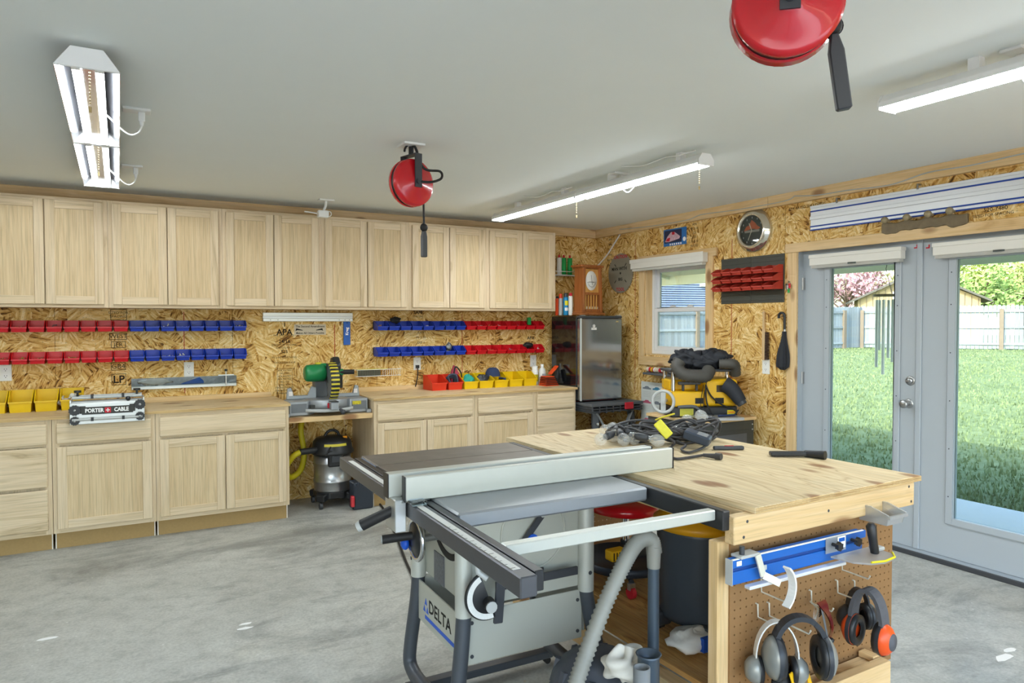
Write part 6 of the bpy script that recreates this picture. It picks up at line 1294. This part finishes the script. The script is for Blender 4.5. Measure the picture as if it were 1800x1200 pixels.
# poster, ledge and striped roll
t = thing('car_poster', 'white poster of car drawings with blue heading low on the right wall', 'poster', (0, -1.05, .55)); plain('poster_paper', 'd6dad6', .6, var=.03); y0 = -.748
MB().box(-.0016, y0-.60, .52, -.0006, y0, .936).build('sheet', 'poster_paper', t); M = RIGHT((-.0018, y0, .936))
def car(x, z, mt, s=1.0):
    MB().prism([(q[0]*s+x, q[1]*s+z) for q in ((-.06, -.008), (.06, -.008), (.062, .004), (.035, .01), (.02, .022), (-.02, .022), (-.035, .01), (-.062, .006))], 0, .0004, 0, M).build('car_print', mt, t)
plain('print_teal', '3f7fa0', .6); plain('print_rose', 'b85a72', .6); plain('print_slate', '7a8088', .6); plain('print_faint', 'b9bdba', .6)
for k, mt in enumerate(('print_slate', 'print_teal', 'print_slate', 'print_rose')): car(.085+.145*k, -.065, mt)
for k, mt in enumerate(('print_rose', 'print_slate', 'print_teal', 'print_rose')): car(.085+.145*k, -.20, mt)
for k, mt in enumerate(('print_rose', 'print_rose', 'print_slate', 'print_teal')): car(.085+.145*k, -.375, mt)
for k in range(4):
    for z in (-.1, -.115, -.13, -.145, -.235, -.25, -.265, -.28): MB().box(.03+.145*k, z, 0, .14+.145*k, z+.003, .0003, 0, M).build('text_line', 'print_faint', t)
text('heading', 'Technical Drawing', .042, M @ Matrix.Translation((.29, -.315, 0)), plain('heading_blue', '24407e', .6, var=0).name, t, .0003, .0012)
a = U(1135, 655, 0, -.09); b = U(1188, 657, 0, -.09); t = thing('wall_ledge', 'narrow grey ledge on the right wall below the window', 'shelf', (-.05, (a.y+b.y)/2, a.z)); MB().box(-.13, b.y-.25, a.z-.012, -.0005, a.y, a.z+.008).build('board', 'grey_plastic', t, .003); MB().box(-.02, b.y-.2, a.z-.05, -.0005, a.y-.05, a.z-.012).build('cleat', 'pine_y', t, .002)
zl = a.z+.0085; y = a.y-.01; t = thing('striped_mallet', 'wooden handle striped red and yellow lying on the grey ledge', 'tool', (-.07, y-.1, zl)); r = .024
for (q0, q1, mt, rr_) in ((0, .035, 'music_paper', r), (.035, .06, 'print_red', r+.001), (.06, .085, 'hose_yellow', r), (.085, .10, 'print_red', r), (.10, .115, 'white_plastic', r), (.115, .17, 'music_paper', r), (.17, .2, 'print_red', r*.9), (.2, .23, 'white_plastic', r*.6)):
    MB().cyl((-.07, y-q0, zl+r+.001), (-.07, y-q1, zl+r+.001), rr_, n=16).build('band', mt, t)
t = thing('bag_of_bits', 'clear plastic bag of bits on the grey ledge beside the striped handle', 'bag', (-.07, y-.32, zl)); o = lump((-.07, y-.33, zl+.026), .03, (.9, 2.4, .8), 'foil_grey', 'bag_body', None, None, 41, .3); o.data.transform(TM[t.name].inverted()); o.parent = t
# ------------------------------------------------------------------ grey tool chest and thickness planer
t = thing('tool_chest', 'dark grey metal tool chest with wooden top by the right wall', 'tool chest', (-.37, -1.75, 0)); plain('chest_grey', '4a4c4a', .4, .4, var=.05)
MB().box(-.64, -2.20, .05, -.055, -1.60, .735).build('body', 'chest_grey', t, .006); MB().box(-.65, -2.215, .736, -.045, -1.59, .7605).build('wood_top', 'pine_x', t, .003)
fr_ = frame(MB(), 0, .01, -.58, -.1, .15, .66, .02); fr_ = MB(); x0, x1, z0, z1 = -.59, -.115, .42, .665
MB().box(x0, -2.206, z0, x1, -2.2005, z1).build('raised_panel', 'chest_grey', t, .004); MB().box(x0+.03, -2.209, z0+.03, x1-.03, -2.2065, z1-.03).build('inset_panel', plain('inset_grey', '63666a', .4, .4), t, .002)
for z in (.70, .66, .45, .40): MB().cyl((-.075, -2.203, z), (-.075, -2.2, z), .006, n=8).build('rivet', 'light_grey', t)
for k in range(3): MB().box(-.6435, -2.15, .1+.21*k, -.6405, -1.65, .285+.21*k).build('drawer', 'inset_grey', t, .001); MB().box(-.655, -2.05, .25+.21*k, -.6436, -1.75, .268+.21*k).build('drawer_pull', 'steel', t, .003)
for x in (-.58, -.12):
    for y in (-2.13, -1.67): MB().cyl((x-.015, y, .0255), (x+.015, y, .0255), .025, n=12).build('caster', 'black_rubber', t)
PZ = .761; pl = thing('thickness_planer', 'yellow and black thickness planer with black dust bag on the tool chest', 'planer', (-.375, -1.90, PZ), -.42)
def PB_(m, nm, mt, bev=0, par=None, seg=1): return m.build(nm, mt, par or pl, bev, seg, world=False)
PB_(MB().box(-.27, -.16, .0, .27, .16, .085), 'base', 'black_plastic', .012, seg=2); PB_(MB().box(-.26, -.17, .085, .0, .16, .205), 'lower_housing', 'tool_yellow', .014, seg=2); PB_(MB().box(.0, -.175, .085, .27, .16, .30), 'motor_housing', 'tool_yellow', .03, seg=3)
PB_(MB().box(-.25, -.05, .205, .0, .16, .29), 'rear_housing', 'tool_yellow', .012, seg=2)
for x in (-.235, .03, .245): PB_(MB().cyl((x, -.10 if x < .2 else .0, .08), (x, -.10 if x < .2 else .0, .365), .016, n=14), 'column', 'chrome')
PB_(MB().cyl((-.235, .12, .08), (-.235, .12, .37), .016, n=14), 'column', 'chrome'); PB_(MB().box(-.27, -.12, .355, .27, .15, .375), 'top_frame', 'dark_grey', .008)
PB_(MB().box(-.20, -.13, .255, -.02, -.10, .28).box(-.17, -.125, .205, -.15, -.105, .255).box(-.06, -.125, .205, -.04, -.105, .255), 'carry_handle', 'dark_grey', .005)
PB_(MB().box(-.08, -.1725, .11, -.015, -.1705, .155), 'vent_grille', 'slot_dark'); PB_(MB().box(.08, -.1775, .11, .15, -.1755, .155), 'vent_grille', 'slot_dark'); PB_(MB().box(.09, -.1775, .20, .19, -.1755, .255), 'warning_label', plain('dark_amber_label', '4a3c24', .5, var=.5, vs=80))
PB_(MB().box(-.20, -.1625, .012, -.09, -.1605, .07), 'spec_label', plain('lime_label', 'b8b43c', .5, var=.2, vs=80)); lb = PB_(MB().box(.185, -.1625, .02, .25, -.1605, .055), 'maker_label', 'label_yellow'); PB_(MB().box(.19, -.1632, .03, .245, -.1626, .046), 'maker_band', 'switch_orange', 0, lb)
PB_(MB().tube(spline([(-.22, -.165, .085), (-.1, -.185, .09), (-.055, -.19, .06), (-.06, -.19, .02), (-.12, -.185, .008)], 6), .012, 8), 'depth_bar', 'grey_plastic')
WCx = Vector((-.325, -.13, .125)); PB_(MB().tube(arc(WCx, .085, 0, 2*pi, 30, (.85,-.5,0), (0,0,1))[:-1], .0125, 10, closed=True), 'crank_wheel', 'light_grey'); PB_(MB().bar(WCx+Vector((0, 0, .083)), WCx-Vector((0, 0, .083)), .04, .012, up=(.5,.85,0)), 'wheel_spoke', 'light_grey', .003); PB_(MB().cyl(WCx+Vector((-.01, -.02, 0)), WCx+Vector((.05, .085, 0)), .016, n=12), 'wheel_hub', 'light_grey')
for (x, z) in ((-.015, .16), (.01, .19)): PB_(MB().tube(spline([(x, -.18, z+.1), (x-.02, -.185, z), (x-.03, -.19, z-.12)], 5), .003, 5), 'cord_tie', 'black_rubber')
PB_(MB().tube(spline([(.0, -.18, .26), (.04, -.2, .17), (.13, -.21, .1), (.2, -.21, .075), (.24, -.21, .05)], 6), .0065, 7), 'power_cord', 'black_rubber'); PB_(MB().tube(spline([(.0, -.18, .25), (.0, -.21, .12), (.05, -.22, .02), (.1, -.22, .008), (.2, -.22, .012), (.26, -.2, .06)], 6), .0065, 7), 'power_cord', 'black_rubber')
PB_(MB().box(-.13, -.36, .014, .24, -.175, .022), 'infeed_table', 'brushed_x', .002); PB_(MB().box(-.13, -.362, .0, .24, -.355, .014), 'table_lip', 'steel', .002); PB_(MB().tube([(.05, -.32, .031), (.2, -.27, .031)], .008, 8), 'pen', 'navy_cloth')
pts = [(.15, -.185, .265), (.19, -.21, .235), (.225, -.235, .185), (.255, -.26, .13)]; PB_(MB().tube(spline(pts, 5), [.075]*3+[.072, .068, .064]+[.062]*5+[.056]*5, 18) if False else MB().tube(spline(pts, 5), [.045+.018*cos(i/15*1.6) for i in range(16)], 18), 'dust_hood', 'umbrella_black'); PB_(MB().cyl(Vector(pts[2])*.5+Vector(pts[3])*.5, Vector(pts[3])+(Vector(pts[3])-Vector(pts[2]))*.35, .042, .036, 18, caps=False), 'outlet_collar', 'dark_grey')
hp = spline([(-.20, -.15, .45), (-.225, -.16, .40), (-.18, -.185, .345), (-.09, -.19, .33), (.0, -.175, .33), (.05, -.12, .37)], 8); PB_(MB().tube(hp, [.054 if i % 2 else .043 for i in range(len(hp))], 18), 'hose', plain('bag_hose', '4c4a46', .6))
hp = spline([(.14, -.1, .42), (.22, -.13, .42), (.26, -.12, .40), (.28, -.08, .33)], 8); PB_(MB().tube(hp, [.046 if i % 2 else .036 for i in range(len(hp))], 16), 'hose', 'bag_hose')
for (c, r, sc, sd2) in (((-.09, .0, .455), .11, (1.15, .9, .62), 51), ((.12, -.02, .455), .115, (1.2, .9, .6), 52), ((.02, -.02, .43), .09, (1.6, 1, .55), 53)):
    o = lump(c, r, sc, 'umbrella_black', 'dust_bag', None, None, sd2, .32, 34, 22, 4); o.parent = pl
tag(MB().box(-.55, -1.32, .7610, -.50, -1.36, .7617).build('x', 'gap'), 'x', 'x') if False else None
# wind chime under the porch
p = U(1558, 520, 0, 1.5); t = thing('wind_chime', 'metal-tube wind chime hanging under the porch outside the left door', 'wind chime', (p.x, p.y, p.z)); top_ = Vector((1.5, p.y, U(1555, 521, 0, 1.5).z))
MB().cyl(top_, top_+Vector((0, 0, .02)), .105, n=24).build('top_disc', 'bronze_wood', t)
for k in range(6):
    a = 2*pi*k/6+.3; q = top_+Vector((.075*cos(a), .075*sin(a), 0)); L = (.52, .45, .6, .66, .55, .48)[k]; MB().tube([q, q-Vector((0, 0, .03))], .0015, 4).build('string', 'dark_grey', t); MB().cyl(q-Vector((0, 0, .03)), q-Vector((0, 0, .03+L)), .0135, n=12).build('tube', 'aluminium', t)
for k in range(3): a = 2*pi*k/3; MB().tube([top_+Vector((.09*cos(a), .09*sin(a), .02)), top_+Vector((0, 0, .22))], .0015, 4).build('string', 'dark_grey', t)
MB().tube([top_+Vector((0, 0, .22)), top_+Vector((.02, .02, .25)), top_+Vector((0, 0, .27)), (1.5, p.y, 2.25)], .003, 5).build('hook', 'dark_grey', t)
# ------------------------------------------------------------------ things hung on the bench-end pegboard
PY = -4.6195
def G(u, v, off): return U(u, v, 1, PY-off)
plain('jig_blue', '1560b4', .35, var=.05); plain('jig_blue_dark', '0e3f86', .4, var=.05); plain('wire_white', 'd2cfc0', .45, .3)
plain('frosted', 'd4dade', .35, trans=.6, alpha=.62, var=0)
def hook(u, v, L=.07, drop=.03, label='white wire peg hook', up=.012, group='wire hooks on the bench pegboard'):
    p = G(u, v, .0); o = MB().tube([(p.x, PY+.004, p.z+.02), (p.x, PY-.004, p.z+.02), (p.x, PY-.006, p.z-drop), (p.x, PY-L, p.z-drop), (p.x, PY-L-.006, p.z-drop+up)], .0028, 7).build('peg_hook', 'wire_white')
    return tag(o, label, 'hook', group)
# blue edge-guide rail
a = G(1288, 1010, .06); b = G(1517, 960, .06); XA, XBb = a.x, b.x
t = thing('edge_guide', 'blue aluminium edge guide hung across the bench pegboard', 'saw guide', ((XA+XBb)/2, PY-.05, .74))
Y0 = PY-.058; Y1 = PY-.032
MB().box(XA, Y0, .748, XBb, Y0+.012, .786).build('lower_face', 'jig_blue', t, .002); MB().box(XA, Y0+.005, .786, XBb, Y0+.015, .797).build('groove', 'jig_blue_dark', t); MB().box(XA, Y0-.002, .797, XBb+.015, Y0+.014, .822).build('upper_face', 'jig_blue', t, .002); MB().box(XA, Y0+.014, .812, XBb, Y1, .822).build('top_flange', 'jig_blue', t, .002); MB().box(XA, Y0+.012, .748, XBb, Y1, .754).build('bottom_flange', 'jig_blue', t)
MB().box(XA-.002, Y0-.003, .747, XA, Y1, .823).build('end_cap', 'light_grey', t, .001); MB().box(XA, Y0-.004, .8222, XBb, Y0+.003, .8245).build('top_edge', 'print_white', t)
MB().bc((XA+.025, Y0-.0028, .81), (.02, .001, .014)).build('corner_label', 'print_white', t)
# sled with knob and handle at its right end
c = G(1512, 976, .11); t = thing('saw_sled', 'clear circular-saw sled with black handle on the blue guide', 'saw sled', (c.x, PY-.1, .772))
pts = [(-.10, .05), (-.085, -.02), (-.05, -.055), (0, -.068), (.06, -.06), (.095, -.03), (.10, .05)]
MB().prism(pts, 0, .006, 0, I4(c.x-.005, PY-.13, .768)).build('base_plate', 'frosted', t, .001); MB().tube([(c.x-.005+x, PY-.13+y, .777) for x, y in pts[2:6]], .0035, 6).build('yellow_edge', 'label_yellow', t)
MB().box(c.x-.105, PY-.064, .775, c.x-.005, PY-.061, .825).build('side_plate', 'frosted', t, .001); MB().box(c.x-.05, PY-.066, .785, c.x-.012, PY-.0645, .822).build('label', 'print_white', t); MB().box(c.x-.045, PY-.067, .806, c.x-.017, PY-.0662, .818).build('label_print', 'rule_blue', t)
for x in (-.075, .02):
    m = MB().cyl((c.x+x, PY-.065, .803), (c.x+x, PY-.085, .803), .006, n=8); m.prism([((.015 if i % 2 else .011)*cos(pi*i/6), (.015 if i % 2 else .011)*sin(pi*i/6)) for i in range(12)], 0, .012, 0, FRONT((c.x+x, PY-.083, .803))); m.build('clamp_knob', 'black_plastic', t)
h0 = Vector((c.x+.045, PY-.13, .775)); MB().tube([h0, h0+Vector((-.012, .0, .05)), h0+Vector((-.018, .002, .088)), h0+Vector((-.018, .002, .098))], [.013, .0135, .016, .009], 14).build('handle', 'black_plastic', t)
MB().bc((c.x+.085, PY-.11, .780), (.03, .04, .012)).build('edge_block', 'light_grey', t, .003)
# metal clamp arm with curved white shoe at its left end
a = G(1312, 978, .07); t = thing('guide_clamp', 'white metal clamp with curved shoe gripping the blue guide', 'clamp', (a.x, PY-.08, .75)); x = a.x
MB().box(x-.02, Y0-.012, .823, x+.06, Y0+.03, .832).build('top_jaw', 'light_grey', t, .002); MB().cyl((x+.0, Y0+.005, .832), (x+.0, Y0+.005, .856), .008, n=10).build('screw_knob', 'dark_grey', t)
MB().bar((x+.045, Y0-.014, .828), (x+.06, Y0-.022, .765), .022, .006, up=(0,1,0)).bar((x+.06, Y0-.022, .768), (x+.10, Y0-.05, .745), .022, .006, up=(0,1,0)).build('arm', 'wire_white', t, .001); MB().bc((x+.066, Y0-.018, .788), (.022, .004, .014)).build('tab', 'light_grey', t)
sh_ = arc((x+.06, Y0-.065, .738), .075, radians(50), radians(-52), 12); m = MB()
for i in range(len(sh_)-1): m.bar(sh_[i], sh_[i+1], .026, .006, up=(sh_[i]-Vector((x+.06, Y0-.065, .738))))
m.build('curved_shoe', 'white_plastic', t)
MB().box(a.x+.0, PY-.085, .735, XBb-.12, PY-.062, .745).build('white_fence', 'rail_white', t, .002)
for (u, v) in ((1336, 1022), (1478, 985)): hook(u, v, .10, .03, 'double wire hook under the blue guide, %s' % ('left end' if u < 1400 else 'right end'))
# clear bin
p = G(1552, 918, .06); t = thing('clear_bin', 'small frosted plastic bin hooked on the pegboard corner', 'bin', (p.x, PY-.01, .83)); o = bin_mb(.10, .095, .052, .034).build('tray', 'frosted', t, world=False); t.location = (p.x, PY-.006, .838); TM[t.name] = Matrix.Translation(t.location)
for s in (-1, 1): MB().tube([(s*.035, .012, .05), (s*.035, .002, .055), (s*.035, -.003, .048)], .003, 6).build('hanger', 'wire_white', t, world=False)
# ear defenders
def muff(apex, dirv, w, h, bandmat, cupmat, label, cup=.036, bw=.03, bt=.008, pad='black_plastic', tilt=0, rimmat=None, cupsc=(.62, 1, 1.15), stem='steel', top=None):
    ap = Vector(apex); d = Vector(dirv).normalized(); up = Vector((0,0,1)); n = d.cross(up)
    t = thing('ear_defenders', label, 'ear defenders', ap)
    pts = [ap-up*(h*.72)*(1-sin(q)) + d*(w/2*cos(q)*1.0) for q in [pi*i/16 for i in range(17)]]
    m = MB()
    for i in range(16): m.bar(pts[i], pts[i+1]+(pts[i+1]-pts[i])*.12, bw, bt, up=(pts[i]-(ap-up*h*.5)))
    m.build('headband', bandmat, t, .0)
    for s in (-1, 1):
        c = ap+d*(s*w/2)-up*(h*.95); m = MB()
        MB().tube([ap+d*(s*w/2)-up*(h*.68), ap+d*(s*(w/2+.008))-up*(h*.82), c+d*(s*.022)], .004, 6).build('yoke', stem, t)
        M = FR(c, n, z=d*s); MB().lathe([(0, .03), (cup*.55, .027), (cup*.85, .015), (cup, 0), (cup*.96, -.008), (0, -.008)], 24, 0, M @ Matrix.Diagonal((1, 1.18, 1, 1))).build('ear_cup', cupmat, t)
        MB().lathe([(cup*.94, -.007), (cup*.96, -.02), (cup*.6, -.024), (cup*.45, -.015)], 24, 0, M @ Matrix.Diagonal((1, 1.18, 1, 1))).build('ear_cushion', pad, t)
        if rimmat: MB().lathe([(cup*1.01, .004), (cup*1.03, -.003), (cup*1.0, -.009)], 24, 0, M @ Matrix.Diagonal((1, 1.18, 1, 1))).build('cup_rim', rimmat, t)
        if top: MB().lathe([(0, .033), (cup*.5, .030), (cup*.55, .024)], 20, 0, M @ Matrix.Diagonal((1, 1.18, 1, 1))).build('cup_boss', top, t)
    return t
plain('muff_grey', '8e908c', .35, .3, var=.04); plain('muff_dark', '2e3136', .4); plain('muff_orange', 'e0521c', .35, var=.03); plain('muff_white', 'dcdcd8', .35); plain('padded_grey', '54565c', .6, var=.15, vs=60)
p = G(1345, 1088, .06); muff((p.x+.02, PY-.085, p.z), (.8, -.5, 0), .125, .155, 'muff_white', 'muff_grey', 'white-banded ear defenders with silver cups, leftmost on the pegboard', .036, .026, .004)
p = G(1398, 1085, .13); muff((p.x+.012, PY-.135, p.z), (.86, -.45, 0), .15, .125, 'muff_dark', 'muff_grey', 'large grey ear defenders with padded dark band, bottom centre', .056, .034, .014, rimmat='muff_dark')
p = G(1508, 1034, .055); muff((p.x, PY-.055, p.z), (.95, -.3, 0), .075, .10, 'muff_dark', 'muff_dark', 'black ear defenders hanging behind the padded grey pair', .038, .022, .006)
p = G(1527, 1036, .125); muff((p.x, PY-.125, p.z), (.10, -.99, 0), .10, .15, 'padded_grey', 'muff_orange', 'orange-cupped ear defenders with grey padded band at the board edge', .044, .044, .012, top='padded_grey', rimmat='muff_dark')
for k, (u, v) in enumerate(((1330, 1072), (1350, 1070), (1424, 1048), (1470, 1030), (1500, 1030))): hook(u, v, (.09, .15, .08, .06, .1)[k], .02, ('wire hook behind the white ear defenders', 'wire hook behind the large grey ear defenders', 'wire hook holding the safety glasses', 'wire hook above the black ear defenders', 'wire hook above the padded ear defenders')[k])
# goggles
p = G(1446, 1056, .075); t = thing('red_goggles', 'dark red wraparound safety goggles hanging by one arm', 'goggles', (p.x, PY-.07, p.z)); plain('goggle_red', '6e1420', .2, var=.05, trans=.2)
n_ = 10; vs = []
for i in range(n_+1):
    q = i/n_; wdt = .03-.012*sin(q*pi)+(.006 if q < .2 else 0); zz = p.z-.135*q; bow = .03*sin(q*pi)
    vs += [(p.x-.012+wdt*.9+.03*q, PY-.07-bow, zz), (p.x-.012-wdt*.7+.03*q, PY-.085-bow, zz+.004)]
m = MB().add(vs, [(2*i, 2*i+1, 2*i+3, 2*i+2) for i in range(n_)], 0, True); m.add([(x, y+.005, z) for x, y, z in vs], [(2*i+2, 2*i+3, 2*i+1, 2*i) for i in range(n_)], 0, True); m.build('lens', 'goggle_red', t)
for k in range(6): MB().bar((p.x-.025, PY-.082, p.z-.012-.006*k), (p.x+.01, PY-.066, p.z-.014-.006*k), .003, .002).build('side_vent', 'gap', t)
MB().bar((p.x-.022, PY-.088, p.z-.012), (p.x+.004, PY-.10, p.z-.145), .007, .004, up=(0,1,0)).build('temple_arm', 'mid_grey', t, .001); MB().ball((p.x+.03, PY-.085, p.z-.128), .009).build('hinge_cap', 'black_plastic', t)
p = G(1428, 1068, .05); t = thing('clear_glasses', 'clear safety glasses hanging beside the red goggles', 'glasses', (p.x, PY-.05, p.z)); 
vs = []
for i in range(9):
    q = i/8; wdt = .022*sin(.35+q*2.4); vs += [(p.x+wdt, PY-.05-.01*sin(q*pi), p.z-.06*q), (p.x-wdt, PY-.06-.01*sin(q*pi), p.z-.06*q)]
MB().add(vs, [(2*i, 2*i+1, 2*i+3, 2*i+2) for i in range(8)], 0, True).build('lens', 'bulb_glass', t); MB().tube(spline([(p.x-.004, PY-.045, p.z+.02), (p.x+.012, PY-.05, p.z+.005), (p.x+.02, PY-.055, p.z-.01), (p.x+.0, PY-.06, p.z-.03)], 5), .003, 6).build('temple_arm', 'wire_white', t)
# gloves
p = G(1378, 1185, .10); t = thing('work_glove', 'black glove with yellow trim hanging below the large ear defenders', 'glove', (p.x, PY-.1, p.z)); o = lump((p.x-.005, PY-.10, p.z-.04), .042, (.9, .5, 1.3), 'black_rubber', 'glove_body', None, None, 61, .25, 22, 14); o.data.transform(TM[t.name].inverted()); o.parent = t
for (x, dz) in ((0, 0), (.035, -.012), (.075, -.025)): MB().bar((p.x-.005+x, PY-.128, p.z+.018+dz), (p.x+.03+x, PY-.132, p.z-.08+dz), .014, .005, up=(0,1,0)).build('yellow_trim', 'tool_yellow', t, .001)
p = G(1561, 1148, .0); tag(MB().prism([(-.01, -.012), (.02, .004), (.018, .016), (-.006, .012)], 0, .02, 0, FRONT((p.x+.012, PY+.03, p.z+.004))).build('red_clip', 'print_red', bevel=.002), 'small red clip at the right edge of the pegboard', 'clip')
# floor litter and marks
for k, (u, v, s) in enumerate(((83, 1122, .02), (432, 1096, .016), (430, 1104, .018), (1765, 1155, .03), (1775, 1142, .02))):
    p = U(u, v, 2, 0); m = MB(); R = random.Random(k)
    pts = [(p.x+s*(1+.5*R.random())*cos(2*pi*i/9)*1.6, p.y+s*.6*(1+.5*R.random())*sin(2*pi*i/9)) for i in range(9)]; m.prism(pts, .0003, .0012, 0)
    tag(m.build('paint_fleck', 'print_white'), ('white paint fleck on the floor at lower left', 'white paint fleck on the floor left of the saw, upper of two', 'white paint fleck on the floor left of the saw, lower of two', 'larger white scuff on the floor at lower right', 'smaller white scuff on the floor at lower right')[k], 'paint fleck')
